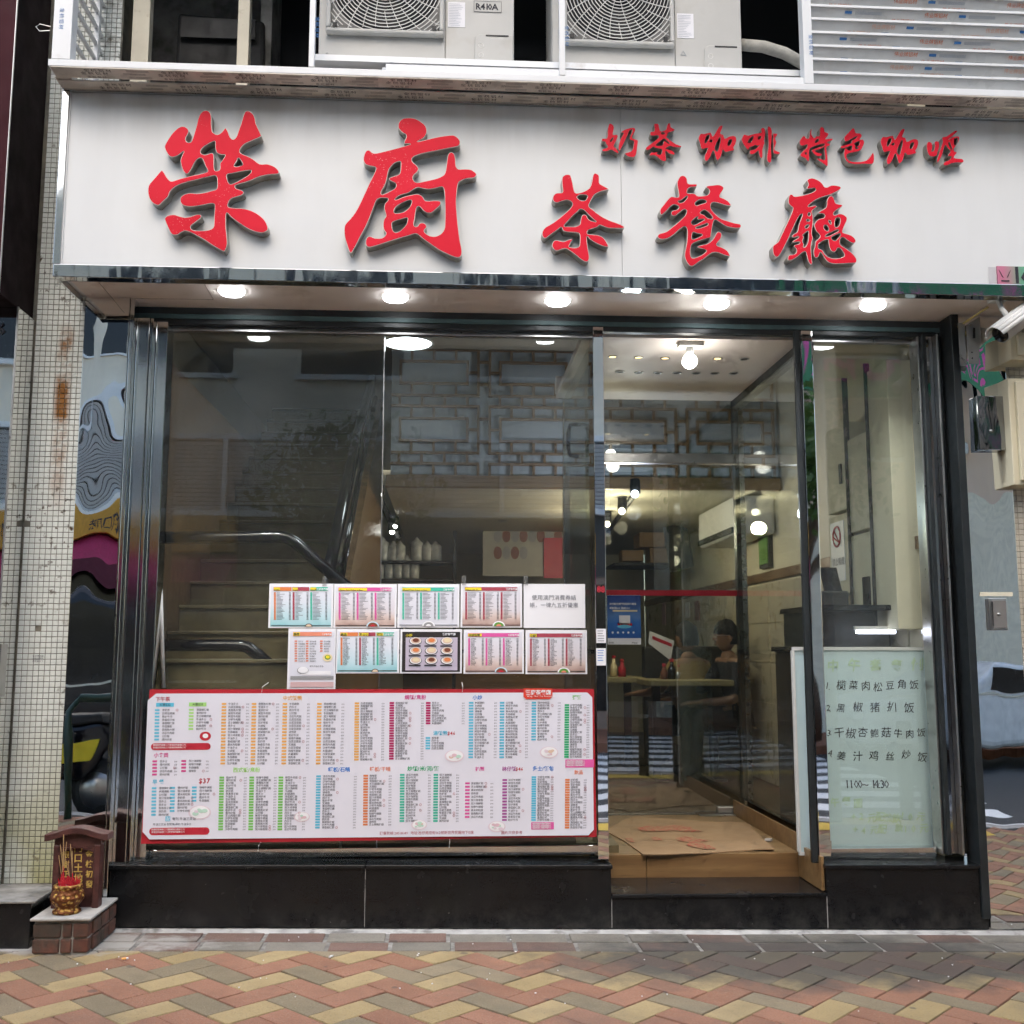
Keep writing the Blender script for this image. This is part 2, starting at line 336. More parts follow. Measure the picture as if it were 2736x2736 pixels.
M['gold'] = pm('gold', (.38,.22,.06), .5, .6, .2, 20); M['gold_paint'] = pm('gold_paint', (.66,.48,.12), .5, .2, .15, 40); M['shrine_red'] = pm('shrine_red', (.075,.026,.022), .45, 0, .3, 30, dirt=(.15,.10,.09), dscale=7, dth=(.55,.8)); M['incense'] = flat('incense', (.55,.015,.03)); M['incense_tan'] = flat('incense_tan', (.45,.30,.13)); M['ash'] = pm('ash', (.40,.385,.36), .95, 0, .15, 30, bump=.6)
M['brick'] = pm('brick', (.14,.052,.034), .9, 0, .35, 10, bump=.7, bscale=50, dirt=(.04,.04,.03), dscale=9, dth=(.36,.56), rnd=.35)
M['cement'] = pm('cement', (.30,.29,.27), .95, 0, .25, 10, bump=.7, bscale=30, dirt=(.07,.068,.055), dscale=6, dth=(.45,.65))
M['skin'] = pm('skin', (.27,.15,.095), .5, 0, .08, 8); M['hair'] = pm('hair', (.016,.016,.017), .9, 0, .5, 50, bump=.8, bscale=90); M['shirt_mustard'] = pm('shirt_mustard', (.34,.24,.09), .9, 0, .12, 8); M['shirt_navy'] = pm('shirt_navy', (.02,.022,.032), .9, 0, .2, 8); M['trousers'] = pm('trousers', (.03,.03,.035), .9)
# ------------------------------------------------------------------ glyphs (built-in font with its CJK fallback)
DISH = ['叉燒飯','鮮茄牛肉飯','粟米肉粒飯','咖喱牛腩飯','豉汁排骨飯','滑蛋蝦仁飯','涼瓜牛肉飯','星洲炒米','乾炒牛河','揚州炒飯','黑椒豬扒飯','茄汁海鮮飯','芝士焗豬扒飯','沙嗲牛肉麵','火腿通粉','牛油多士','凍檸茶','熱奶茶','西多士','公仔麵','香茜魚片粥','白菜豆腐飯','冬菇雞飯','生炒骨飯','魚香茄子飯']
PRICES = ['$38','$40','$42','$45','$46','$48']
STR = ''.join(DISH)+'0123456789$/:~.+,、，-KCAR() '+'下午茶小食类早餐中式飯類焗意粉湯小炒粥麵鐵板石鍋干米河扒砵仔多士包飲品西饭配奄列牛油三文治榮廚茶餐廳訂熱線地址氹仔南京街號新世界花園下E座圖片只供參考'
STR += '使用澳門消費券結帳一律九五折優惠金桃铝材伟业牌榄菜肉松豆角黑椒猪扒饭干杏鲍菇牛姜汁鸡丝炒午套餐例元配饮料门口土地財神金枝初發銀樹正開花福門接引炒支付寶全澳地區商戶專享單筆滿減和禁止吸煙Wing Chef TeaRestaurantDrinks ToastSandwich Noodle Style Dishes on Rice Western Pasta Chinese Stir fry Alipay飯小菜風味國'
_G = {}
def glyphs(weight, chars, res=1):
    obs = []
    for ch in sorted(set(chars)):
        if (ch, weight) in _G or ch == ' ': continue
        cu = bpy.data.curves.new('g', 'FONT'); cu.body = ch; cu.resolution_u = res; cu.offset = weight
        o = bpy.data.objects.new('g', cu); COL.objects.link(o); obs.append((ch, o))
    dg = bpy.context.evaluated_depsgraph_get()
    for ch, o in obs:
        me = bpy.data.meshes.new_from_object(o.evaluated_get(dg))
        vs = [(v.co.x, v.co.y) for v in me.vertices]
        adv = 1.0 if ord(ch) > 0x2e80 else (max([p[0] for p in vs], default=.25)+.07)
        _G[(ch, weight)] = (vs, [tuple(p.vertices) for p in me.polygons], adv)
        cu = o.data; bpy.data.objects.remove(o); bpy.data.curves.remove(cu); bpy.data.meshes.remove(me)
glyphs(0, STR, 1); glyphs(.02, STR, 1)
def T(mb, s, org, size, ux=(1,0,0), uz=(0,0,1), w=0, sp=1.0, shear=0, jit=0):
    ux = Vector(ux); uz = Vector(uz); o = Vector(org); cx = 0
    for ch in s:
        g = _G.get((ch, w))
        if ch == ' ' or g is None: cx += .35; continue
        a = random.uniform(-jit, jit)*.6; ca, sa = math.cos(a), math.sin(a); dy = random.uniform(-jit, jit)*.35; k = 1+random.uniform(-jit, jit)*.5
        vs = []
        for x, y in g[0]:
            x2 = (x-.5)*k; y2 = (y-.4)*k; x3 = x2*ca-y2*sa+.5+shear*y2; y3 = x2*sa+y2*ca+.4+dy
            vs.append(o + ux*((cx+x3)*size) + uz*(y3*size))
        mb.add(vs, g[1]); cx += g[2]*sp
    return cx*size

# ------------------------------------------------------------------ shop sign with raised red characters
def smooth(pts, k=3):
    n = len(pts); out = []
    for i in range(n):
        p0, p1, p2, p3 = pts[i-1], pts[i], pts[(i+1)%n], pts[(i+2)%n]
        for j in range(k):
            t = j/k
            f = lambda a,b,c,d: .5*((2*b)+(-a+c)*t+(2*a-5*b+4*c-d)*t*t+(-a+3*b-3*c+d)*t**3)
            out.append((f(p0[0],p1[0],p2[0],p3[0]), f(p0[1],p1[1],p2[1],p3[1])))
    return out
def N(s):
    v = [float(x) for x in s.replace('\n', ' ').split()]; return [(v[i], v[i+1]) for i in range(0, len(v), 2)]
CH = []
CH.append(('character', (380,280,.21217), [N("""800 70 850 90 873 150 872 240 880 320 900 355 950 375 1000 345 1050 290 1085 345 1105 400 1145 437 1185 400 1210 330 1245 230 1275 130 1300 85 1345 78 1395 115 1420 165 1435 240 1470 315 1500 385 1490 405 1400 445 1300 490 1250 535 1230 580 1245 612 1310 640 1390 680 1480 745 1570 745 1650 770 1700 805 1725 850 1700 872 1600 880 1480 905 1350 960 1200 1005 1170 1025 1185 1055 1250 1075 1280 1105 1260 1135 1190 1160 1130 1180 1095 1215 1080 1280 1150 1300 1270 1305 1390 1340 1490 1400 1555 1470 1585 1550 1570 1590 1510 1612 1430 1600 1330 1560 1220 1490 1120 1415 1065 1360 1055 1440 1058 1560 1070 1680 1070 1770 1035 1845 960 1815 870 1760 780 1700 680 1645 590 1600 535 1590 485 1610 450 1635 390 1640 355 1610 320 1540 290 1470 285 1430 320 1395 400 1382 460 1400 540 1418 620 1405 690 1382 735 1385 745 1415 710 1450 650 1495 612 1530 630 1575 720 1585 820 1580 885 1555 903 1500 905 1400 912 1300 908 1255 870 1243 780 1260 680 1278 580 1282 510 1262 478 1220 485 1165 530 1130 600 1112 690 1118 790 1105 880 1080 940 1055 943 960 940 915 910 893 830 910 700 940 560 975 470 1005 400 1045 350 1095 325 1160 270 1210 210 1265 150 1250 100 1200 75 1130 72 1060 90 1000 150 930 210 860 245 825 275 850 310 910 345 950 380 962 480 930 620 895 740 870 815 845 822 825 795 770 770 705 745 672 705 680 660 730 620 810 580 865 545 868 510 820 485 740 483 690 510 620 525 585 490 610 440 645 380 660 335 640 295 580 282 525 310 460 370 370 440 300 500 272 555 285 585 320 578 365 550 420 560 465 600 475 625 450 660 340 690 230 715 140 750 90"""),
 N("912 460 850 485 770 535 738 580 745 615 800 630 880 605 905 650 905 740 915 825 965 825 980 790 978 740 1015 690 1045 635 1000 628 945 610 922 560 920 490"), N("1213 670 1185 720 1157 765 1190 780 1265 755 1240 700"), N("1360 825 1250 840 1130 865 1068 880 1070 930 1100 995 1150 990 1250 940 1330 890 1370 850")]))
CH.append(('character', (900,300,.2122), [N("""900 70 980 78 1060 120 1115 170 1135 230 1120 290 1080 335 1010 372 1100 352 1250 315 1400 292 1480 292 1540 340 1555 390 1520 430 1400 455 1250 485 1100 515 1000 545 950 580 955 625 1000 665 1030 710 1010 755 965 800 962 850 1010 885 1100 870 1250 835 1330 800 1360 765 1375 690 1390 580 1405 525 1440 502 1480 530 1495 590 1500 670 1530 715 1610 715 1690 722 1750 765 1760 790 1730 825 1640 835 1570 860 1530 895 1515 990 1505 1120 1515 1280 1530 1450 1550 1600 1575 1730 1570 1800 1535 1830 1470 1820 1380 1780 1280 1730 1180 1660 1100 1605 1040 1555 990 1530 900 1555 760 1595 620 1640 480 1685 400 1700 365 1670 362 1620 380 1575 420 1562 480 1585 560 1585 600 1560 618 1525 590 1480 580 1420 590 1350 615 1315 610 1270 595 1210 605 1150 640 1115 640 1085 590 1080 540 1082 500 1110 470 1180 430 1290 370 1430 300 1560 240 1680 185 1770 155 1750 120 1650 95 1560 92 1460 110 1405 170 1340 230 1260 290 1150 350 1020 410 890 460 790 490 720 480 690 420 678 360 655 332 600 345 530 370 485 410 478 450 510 500 515 650 480 800 440 930 400 860 398 845 375 870 325 870 285 830 260 785 215 770 175 785 120 830 80"""),
 N("795 620 730 640 670 700 645 760 630 850 600 930 560 1000 570 1035 640 1010 720 965 745 930 735 895 690 870 660 850 665 825 720 805 785 780 800 720 805 650"),
 N("730 1100 770 1060 830 1035 900 1015 960 975 1020 948 1080 960 1160 970 1250 955 1325 940 1350 985 1358 1100 1362 1250 1358 1400 1350 1470 1310 1530 1240 1562 1170 1555 1110 1515 1105 1480 1130 1450 1120 1410 1080 1392 1040 1400 1015 1435 980 1435 970 1400 985 1330 995 1250 1010 1195 1045 1190 1080 1230 1130 1265 1190 1265 1250 1220 1305 1165 1300 1120 1230 1112 1120 1115 1090 1075 1050 1040 990 1032 920 1045 840 1065 770 1095"),
 N("930 1105 850 1130 760 1180 725 1225 725 1265 780 1270 850 1250 910 1200 940 1140"), N("885 1330 800 1350 720 1375 695 1405 705 1480 740 1515 800 1490 860 1430 885 1380")]))
CH.append(('character', (1430,450,.13458), [N("""600 125 690 128 720 190 745 290 770 420 800 485 870 485 960 460 1050 410 1100 340 1125 240 1145 140 1170 100 1210 98 1270 150 1275 280 1300 315 1380 360 1455 405 1440 425 1330 450 1220 495 1160 545 1120 620 1065 740 1130 810 1230 890 1350 970 1500 1040 1650 1095 1765 1155 1745 1190 1600 1190 1450 1185 1350 1150 1280 1125 1230 1165 1130 1200 1045 1235 1040 1300 1130 1312 1250 1325 1330 1360 1390 1420 1450 1530 1440 1560 1350 1545 1200 1480 1090 1410 1030 1350 1030 1450 1050 1600 1075 1750 1060 1830 1000 1855 900 1800 780 1700 680 1630 620 1595 540 1600 460 1630 390 1625 340 1560 335 1500 370 1440 440 1425 520 1450 580 1450 650 1420 740 1400 750 1415 710 1470 670 1550 720 1570 800 1575 870 1545 885 1450 885 1340 860 1285 760 1270 640 1265 560 1240 530 1180 500 1175 430 1230 300 1320 200 1390 140 1340 140 1250 200 1170 320 1100 450 1010 580 900 680 810 730 740 735 690 690 645 620 630 540 650 440 680 380 670 345 610 360 540 420 490 530 480 545 430 530 300 535 180"""),
 N("890 810 840 860 740 950 640 1060 570 1145 660 1155 790 1155 880 1115 900 1020 925 940 970 915 1020 940 1050 1000 1110 1040 1190 1060 1205 1050 1130 990 1040 900 960 825"), N("880 530 830 575 900 635 980 640 1020 600 1035 545 960 525")]))
CH.append(('character', (1740,460,.13458), [N("""600 70 660 75 710 130 722 210 760 235 900 238 895 290 800 300 740 320 715 370 725 420 830 420 880 440 930 475 1080 465 1140 430 1155 370 1130 335 1090 300 1110 275 1220 260 1330 250 1410 275 1440 320 1420 370 1380 430 1365 490 1430 520 1520 570 1585 650 1570 670 1480 660 1370 625 1270 600 1200 615 1180 680 1210 760 1300 860 1400 930 1520 970 1650 1010 1760 1030 1785 1070 1755 1110 1640 1110 1500 1080 1380 1010 1270 945 1230 1010 1210 1120 1190 1230 1180 1290 1100 1320 980 1355 860 1400 800 1450 780 1560 785 1660 820 1705 900 1690 1010 1640 1090 1575 1080 1545 1010 1520 930 1500 915 1475 1000 1450 1110 1420 1190 1370 1250 1290 1300 1200 1350 1185 1400 1230 1380 1320 1320 1400 1300 1450 1390 1490 1500 1550 1565 1650 1545 1675 1430 1640 1330 1600 1240 1595 1160 1630 1060 1710 950 1780 870 1840 800 1870 740 1840 680 1740 660 1640 680 1520 705 1380 715 1220 700 1110 650 1085 560 1140 450 1240 340 1310 220 1335 140 1310 125 1260 170 1220 300 1180 430 1080 560 970 660 870 700 790 690 750 640 745 540 820 470 870 400 850 395 800 430 765 500 750 545 710 530 670 460 645 400 670 330 740 250 820 200 850 170 800 180 730 250 640 330 540 400 485 500 500 545 480 535 380 510 220 550 110"""),
 N("710 475 660 510 590 560 530 580 570 610 640 590 690 540 718 500"), N("1090 575 1020 545 930 560 870 620 900 665 980 635 1070 610"), N("1040 755 970 810 1050 850 1110 905 1200 925 1215 890 1150 810 1090 765"), N("920 885 860 920 800 990 820 1040 880 1040 980 985 1060 940 1000 935 920 940"), N("1110 1015 1020 1050 880 1100 930 1118 1040 1085 1120 1050"), N("820 1205 810 1330 900 1310 1010 1255 990 1230 900 1215 870 1200")]))
CH.append(('character', (2040,460,.13458), [N("""940 118 1020 130 1110 175 1170 230 1210 290 1260 300 1340 262 1430 262 1510 280 1540 315 1500 360 1400 415 1310 452 1200 485 1080 530 980 590 895 660 890 685 960 675 1030 660 1060 690 1020 720 960 780 980 850 985 960 970 1100 960 1230 980 1310 955 1400 945 1520 955 1660 968 1810 940 1835 890 1780 860 1660 830 1580 770 1600 660 1690 560 1745 490 1750 480 1700 510 1645 600 1635 650 1590 650 1530 610 1480 620 1440 700 1425 715 1385 600 1395 585 1365 680 1310 690 1275 600 1300 560 1270 600 1230 670 1180 690 1080 730 960 770 850 740 840 680 920 620 1040 550 1200 480 1350 400 1510 320 1650 260 1690 200 1640 180 1540 190 1460 280 1390 340 1280 410 1130 490 960 560 800 580 710 550 680 500 630 490 550 510 460 560 440 610 480 700 475 820 450 950 410 1030 360 1015 320 940 325 870 335 860 310 890 250 865 160"""),
 N("905 800 880 840 900 875 935 840"), N("880 935 850 960 885 980 920 955"), N("880 1045 825 1085 850 1115 900 1070"), N("870 1175 830 1210 775 1255 800 1290 775 1370 800 1430 790 1495 840 1470 880 1380 890 1280 890 1190"),
 N("""1340 470 1380 490 1410 560 1430 615 1490 635 1565 650 1555 690 1470 740 1400 800 1395 850 1440 850 1500 825 1570 835 1640 880 1660 930 1640 1000 1590 1110 1570 1190 1620 1215 1720 1245 1800 1300 1835 1370 1800 1410 1740 1400 1660 1350 1610 1310 1550 1300 1520 1340 1520 1420 1560 1470 1640 1520 1750 1600 1830 1690 1850 1760 1820 1805 1700 1810 1550 1820 1400 1820 1290 1790 1220 1720 1170 1640 1130 1595 1105 1640 1080 1690 1030 1705 1000 1660 990 1560 1015 1490 1030 1380 1090 1320 1120 1280 1100 1230 1050 1180 1020 1110 1005 1045 1050 970 1100 930 1190 910 1215 870 1190 830 1090 825 1090 800 1180 740 1245 690 1255 580 1290 495"""),
 N("1280 1340 1200 1360 1100 1420 1085 1480 1100 1520 1170 1550 1200 1610 1260 1670 1340 1705 1440 1715 1570 1685 1605 1650 1580 1590 1530 1520 1470 1510 1440 1560 1400 1585 1340 1560 1300 1470 1290 1390"), N("1510 910 1440 920 1415 1000 1420 1080 1460 1090 1500 1050 1520 970"), N("1315 960 1290 970 1310 1010 1335 1035 1340 990"), N("1240 1050 1200 1070 1205 1120 1250 1165 1290 1155 1285 1100"), N("1470 1140 1380 1180 1270 1230 1225 1280 1300 1265 1400 1215 1485 1170"), N("1515 1220 1450 1240 1345 1300 1400 1360 1450 1340 1520 1260")]))
CH.append(('small_character', (1590,310,.13458), [N("300 150 350 180 375 230 360 310 355 380 420 370 450 395 440 440 410 510 380 570 375 610 420 650 465 720 450 745 390 710 310 670 240 700 160 700 140 670 200 645 255 615 220 560 200 510 145 505 140 450 230 450 250 360 250 260 275 170"), N("350 430 300 490 315 520 365 440"),
 N("740 235 790 245 795 290 760 360 730 425 770 460 840 480 850 520 835 620 820 740 780 810 720 815 640 795 590 745 620 735 700 710 750 660 765 570 765 500 690 470 690 420 730 330 740 265 680 300 650 370 590 500 530 620 490 690 460 640 475 560 500 470 560 360 560 330 520 335 540 300 640 255")]))
CH.append(('small_character', (1590,310,.13458), [N("1170 160 1250 155 1270 230 1290 300 1350 300 1410 270 1430 180 1450 145 1490 150 1500 220 1580 270 1550 300 1460 330 1430 390 1420 430 1500 490 1600 560 1710 600 1680 625 1560 620 1490 595 1400 640 1440 660 1530 690 1580 750 1560 770 1460 740 1400 690 1400 780 1410 870 1380 900 1320 880 1230 810 1170 780 1110 790 1080 760 1120 725 1180 725 1265 710 1220 745 1290 775 1325 720 1320 660 1200 640 1160 610 1090 660 1030 680 1005 640 1060 590 1180 500 1260 430 1240 385 1150 395 1100 380 1100 320 1170 310 1180 240"), N("1360 450 1270 520 1200 585 1290 590 1340 580 1365 500 1400 510 1450 550 1480 545 1420 490"), N("1330 320 1305 355 1350 370 1390 345")]))
KA = [N("560 120 600 125 580 200 550 280 610 300 640 380 720 340 800 320 860 345 870 410 850 490 810 560 830 600 740 625 650 640 610 590 590 640 560 740 510 800 480 790 450 700 420 610 390 650 340 770 275 825 245 790 250 700 310 560 190 585 150 480 120 370 160 280 230 285 360 255 400 340 450 270 520 150"), N("330 300 270 340 245 440 260 470 330 370"), N("380 395 335 425 375 450 395 420"), N("550 340 510 400 460 510 445 580 495 640 530 530 560 400"), N("780 390 720 410 700 500 730 520 775 450")]
CH.append(('small_character', (1850,320,.13458), KA))
CH.append(('small_character', (1850,320,.13458), [N("1030 295 1110 315 1230 280 1350 260 1370 240 1360 190 1390 160 1440 190 1445 300 1420 430 1435 460 1410 520 1390 620 1390 740 1355 765 1320 680 1310 610 1240 670 1150 690 1140 620 1160 605 1240 590 1340 500 1300 520 1250 505 1200 530 1140 545 1120 590 1090 590 1020 500 975 400 1000 330"), N("1210 330 1140 370 1100 440 1130 465 1190 410"), N("1360 320 1310 350 1300 390 1350 380"), N("1505 130 1560 170 1580 260 1570 400 1560 560 1570 720 1560 830 1530 855 1490 820 1480 730 1505 560 1505 400 1490 200"), N("1600 275 1690 290 1640 370 1665 450 1630 560 1640 610 1735 650 1720 680 1620 675 1600 600 1610 500 1597 430 1605 340")]))
CH.append(('small_character', (2110,320,.12422), [N("450 200 470 220 465 310 510 390 540 390 570 350 640 350 650 180 700 155 740 200 750 260 830 300 810 360 760 420 850 410 925 410 910 440 830 470 800 500 870 530 850 560 790 590 800 720 815 860 815 980 790 995 700 930 600 860 590 830 680 850 750 870 760 800 740 640 740 590 620 640 540 670 600 710 690 730 680 770 610 790 550 760 475 680 490 640 600 600 740 560 740 510 620 540 460 600 420 660 420 800 410 890 380 890 330 820 240 790 240 730 300 660 370 600 375 530 330 550 250 560 215 520 220 440 290 350 330 370 360 410 410 400 430 300"), N("600 410 550 460 545 495 600 480 630 430"), N("350 695 325 730 345 750 370 735")]))
CH.append(('small_character', (2110,320,.12422), [N("1350 185 1390 210 1420 290 1500 290 1550 340 1530 390 1500 430 1570 430 1600 490 1570 580 1520 660 1440 690 1330 710 1240 740 1220 780 1240 850 1310 900 1450 910 1600 895 1700 840 1750 760 1790 710 1810 780 1810 890 1770 950 1600 950 1400 955 1260 925 1190 840 1165 740 1180 640 1210 620 1280 665 1330 640 1335 560 1230 590 1110 620 1100 570 1200 545 1330 500 1340 440 1400 420 1460 350 1350 400 1210 475 1180 440 1175 370 1260 280"), N("1500 460 1390 510 1410 560 1415 635 1480 610 1440 570 1490 550")]))
CH.append(('small_character', (2336.5,328.5,.1343), KA))
CH.append(('small_character', (2330,320,.13975), [N("1080 420 1140 450 1150 540 1130 610 1180 590 1200 500 1195 430 1240 410 1280 440 1280 530 1250 620 1230 690 1130 705 1070 650 1045 540 1050 460"), N("1600 205 1630 225 1560 290 1450 390 1520 345 1600 320 1665 330 1650 430 1600 500 1560 560 1570 610 1620 625 1590 670 1560 730 1640 745 1720 750 1750 800 1700 820 1580 820 1480 850 1400 880 1360 850 1400 800 1480 770 1520 700 1450 700 1470 650 1500 600 1440 540 1400 480 1370 560 1330 690 1270 800 1245 820 1242 760 1280 640 1315 530 1350 420 1340 340 1420 320 1520 250"), N("1630 350 1570 370 1565 430 1570 490 1610 480 1640 410"), N("1475 425 1455 450 1480 520 1520 580 1530 570 1510 500")]))
YS = -.35
sign = thing('shop_sign', 'long white shop sign box with thirteen raised red brush characters above the glass front', 'sign', (0.6, YS, 3.08))
SX0, SX1, SZ0, SZ1 = -1.772, 3.3, 3.14, 3.978
seamx = P(1660, 500, YS).x
BX('panel', M['sign_panel'], sign, SX0, seamx-.001, YS+.004, YS+.05, SZ0, SZ1)
BX('panel', M['sign_panel'], sign, seamx+.001, SX1, YS+.004, YS+.05, SZ0, SZ1)
BX('back_box', M['white_alu'], sign, -1.795, SX1, YS+.053, .03, 3.1125, 3.985)
MB().box(-1.802, SX1, YS-.012, YS+.05, 3.079, 3.139).build('bottom_trim', M['steel_trim'], sign, bevel=.003)
MB().box(-1.802, SX1, YS-.012, YS+.05, 3.979, 3.994).build('top_trim', M['steel_trim'], sign, bevel=.002)
MB().box(-1.806, -1.773, YS-.010, YS+.05, 3.1395, 3.9785).build('side_trim', M['steel_trim'], sign, bevel=.003)
MB().box(-1.7725, -1.768, YS-.004, YS+.003, 3.141, 3.977).build('edge_strip', M['white_alu'], sign)
MB().box(-1.808, -1.7965, YS+.051, .03, 3.085, 3.985).build('side_panel', M['steel_frame'], sign)
YF = YS-.052
def area2(p): return sum(p[i-1][0]*p[i][1]-p[i][0]*p[i-1][1] for i in range(len(p)))
def inpoly(pt, poly):
    x, y = pt; c = False
    for i in range(len(poly)):
        (x0,y0),(x1,y1) = poly[i-1], poly[i]
        if (y0 > y) != (y1 > y) and x < (x1-x0)*(y-y0)/(y1-y0)+x0: c = not c
    return c
def inset(polys, d):
    out = []
    for k, pl_ in enumerate(polys):
        hole = sum(inpoly(pl_[0], o_) for m_, o_ in enumerate(polys) if m_ != k) % 2
        s = (1 if area2(pl_) > 0 else -1)*(-1 if hole else 1); r = []
        for i in range(len(pl_)):
            a, b, c = Vector(pl_[i-1]), Vector(pl_[i]), Vector(pl_[(i+1)%len(pl_)])
            t = (c-a); t = t.normalized() if t.length > 1e-9 else Vector((1,0)); r.append((b.x-t.y*d*s, b.y+t.x*d*s))
        out.append(r)
    return out
def charmesh(polys, y0, y1):
    cu = bpy.data.curves.new('c', 'CURVE'); cu.dimensions = '2D'; cu.fill_mode = 'BOTH'; cu.extrude = abs(y1-y0)/2
    for pts in polys:
        sp = cu.splines.new('POLY'); sp.points.add(len(pts)-1)
        for q, (x, z) in zip(sp.points, pts): q.co = (x, z, 0, 1)
        sp.use_cyclic_u = True
    o = bpy.data.objects.new('c', cu); COL.objects.link(o)
    dg = bpy.context.evaluated_depsgraph_get(); me = bpy.data.meshes.new_from_object(o.evaluated_get(dg))
    bpy.data.objects.remove(o); bpy.data.curves.remove(cu)
    me.transform(Matrix.Translation((0, (y0+y1)/2, 0)) @ Matrix.Rotation(R(90), 4, 'X'))
    return me
for name, (ox, oy, k), polys in CH:
    small = name != 'character'
    yf = YS-.040 if small else YF
    wp = []
    for pl in polys:
        q = [P(ox+u*k, oy+v*k, yf) for u, v in smooth(pl, 2 if small else 3)]
        wp.append([(a.x, a.z) for a in q])
    body = charmesh(wp, yf, YS+.004); body.materials.append(M['letter_side']); body.materials.append(M['letter_rim'])
    for pg in body.polygons: pg.material_index = 1 if abs(pg.normal.y) > .9 else 0
    o = link(body, name, sign)
    face = charmesh(inset(wp, .0010 if small else .0028), yf-.0018, yf-.0004); face.materials.append(M['letter_red']); link(face, 'face', o)
# number plate at the right end
npz = thing('number_plate', 'pink and green house number plate reading 16 at the right end of the sign', 'sign', (P(2700,740,YS).x, YS, P(2700,765,YS).z))
a = P(2662,712,YS); b = P(2760,765,YS)
m = NT('plate_grad'); sep = m.n('SeparateXYZ'); m.l(m.pos(), sep.inputs[0]); m.set(col=m.mix(m.mapr(sep.outputs[0], a.x+.03, a.x+.12), (.62,.22,.33), (.16,.42,.27)), rough=.35); M['plate'] = m.m
BX('plate', M['plate'], npz, a.x, b.x, YS-.006, YS+.002, b.z, a.z)
tb = MB(); q = P(2701,758,YS); T(tb, '16', (q.x, YS-.008, q.z+.002), .115, w=.02); tb.build('numerals', M['ink'], npz)
eb = MB(); c0 = P(2683,732,YS)
for s in (-1, 1):
    eb.prism([(c0.x+s*.008,c0.z-.022),(c0.x+s*.014,c0.z-.018),(c0.x+s*.030,c0.z+.018),(c0.x+s*.022,c0.z+.006)][::s], YS-.0085, YS-.0065)
eb.box(c0.x-.02, c0.x+.02, YS-.0085, YS-.0065, c0.z-.04, c0.z-.034); eb.build('emblem', M['ink'], npz)
tb2 = MB(); tb2.rect(a.x-.04, a.x-.003, b.z-.002, a.z-.003, YS+.001); tb2.build('paper_patch', M['paper_grey'], npz)

# ------------------------------------------------------------------ soffit and downlights
front = thing('shopfront', 'tea restaurant shopfront with steel framed glass, black granite base and recessed entrance', 'shopfront', (.55, .1, .1))
MB().box(-1.76, 3.3, YS+.012, .12, 3.1, 3.112).build('soffit_panel', M['soffit'], front)
MB().box(-1.75, 3.3, YS+.0505, YS+.0515, 3.0795, 3.0995).build('shadow_strip', M['black_matte'], front)  # black strip stands in for the shade in the gap behind the trim
for k, px in enumerate((437, 746, 1052, 1352, 1647)):
    py = (551,562,569,575,578)[k]; c = PZ(px*1.4161, py*1.4161, 3.09)
    nm = ('leftmost','second from the left','middle','second from the right','rightmost')[k]
    d = thing('downlight', f'round lit downlight under the sign, {nm} of the five', 'light', c, 'downlights under the sign')
    MB().lathe([(.066,-.001),(.068,-.006),(.0615,-.007),(.0605,-.0035)], (c.x,c.y,3.0998), 32, False).build('ring', M['white_plastic'], d, True)
    MB().lathe([(.0605,-.0035),(.060,-.012),(.053,-.020),(.032,-.025),(.001,-.026)], (c.x,c.y,3.0998), 32).build('diffuser', M['lamp'], d, True)  # diffuser bulged into a deep dome to throw added light onto the soffit
    L = bpy.data.lights.new('lamp', 'AREA'); L.shape = 'DISK'; L.size = .12; L.energy = 3.5; L.spread = R(105); L.color = (.93,.96,1)
    lo = bpy.data.objects.new('lamp', L); COL.objects.link(lo); lo.location = (c.x, c.y, 3.070); lo.parent = d; lo.matrix_parent_inverse = rootinv(d)

g = MB(); a, b2, c, d = [PZ(px,py,3.0995) for px,py in ((262,752),(300,797),(570,800),(545,757))]
for u, v in ((a,b2),(b2,c),(c,d)): g.tube([u,v], .0012, 4)
g.build('access_panel_seam', M['film_ink2'], front)
# ------------------------------------------------------------------ shopfront frame
FX0, FX1 = -1.53, 2.60
bz = lambda x: gz(x)+.012            # top of the mortar strip the granite stands on
capz = lambda x: .417 + (x+1.518)*(-.012)
def gpanel(x0, x1, y0=0, y1=.05, zt=None, zb=None):
    zt = zt or (lambda x: capz(x)-.020); zb = zb or bz
    return MB().hexa([(x0,y0,zb(x0)),(x1,y0,zb(x1)),(x1,y1,zb(x1)),(x0,y1,zb(x0))], [(x0,y0,zt(x0)),(x1,y0,zt(x1)),(x1,y1,zt(x1)),(x0,y1,zt(x0))])
JL, JR = P(1634,2440,0).x, P(2212,2440,0).x
j1 = P(975,2400,0).x
for x0, x1 in ((FX0, j1-.001), (j1+.001, JL), (JR, FX1)):
    gpanel(x0, x1).build('granite_panel', M['granite'], front, bevel=.002)
for x0, x1 in ((FX0-.005, j1-.001), (j1+.001, JL+.006), (JR-.008, FX1+.004)):
    gpanel(x0, x1, -.012, .215, capz, lambda x: capz(x)-.019).build('granite_cap', M['granite'], front, bevel=.004)
for x0, x1 in ((JL-.05, JL), (JR, JR+.05)):
    gpanel(x0, x1, .051, 1.60).build('granite_return', M['granite'], front)
gpanel(FX0, JL-.06, .06, .2, None).build('base_core', M['cement'], front)
for xj in (j1,): BX('joint_line', M['mortar'], front, xj-.0012, xj+.0012, .001, .03, bz(xj)+.002, capz(xj)-.021)
for xj in (JL+.0015, JR-.0015): BX('joint_line', M['mortar'], front, xj-.0014, xj+.0014, -.0005, .03, bz(xj)+.002, .232)
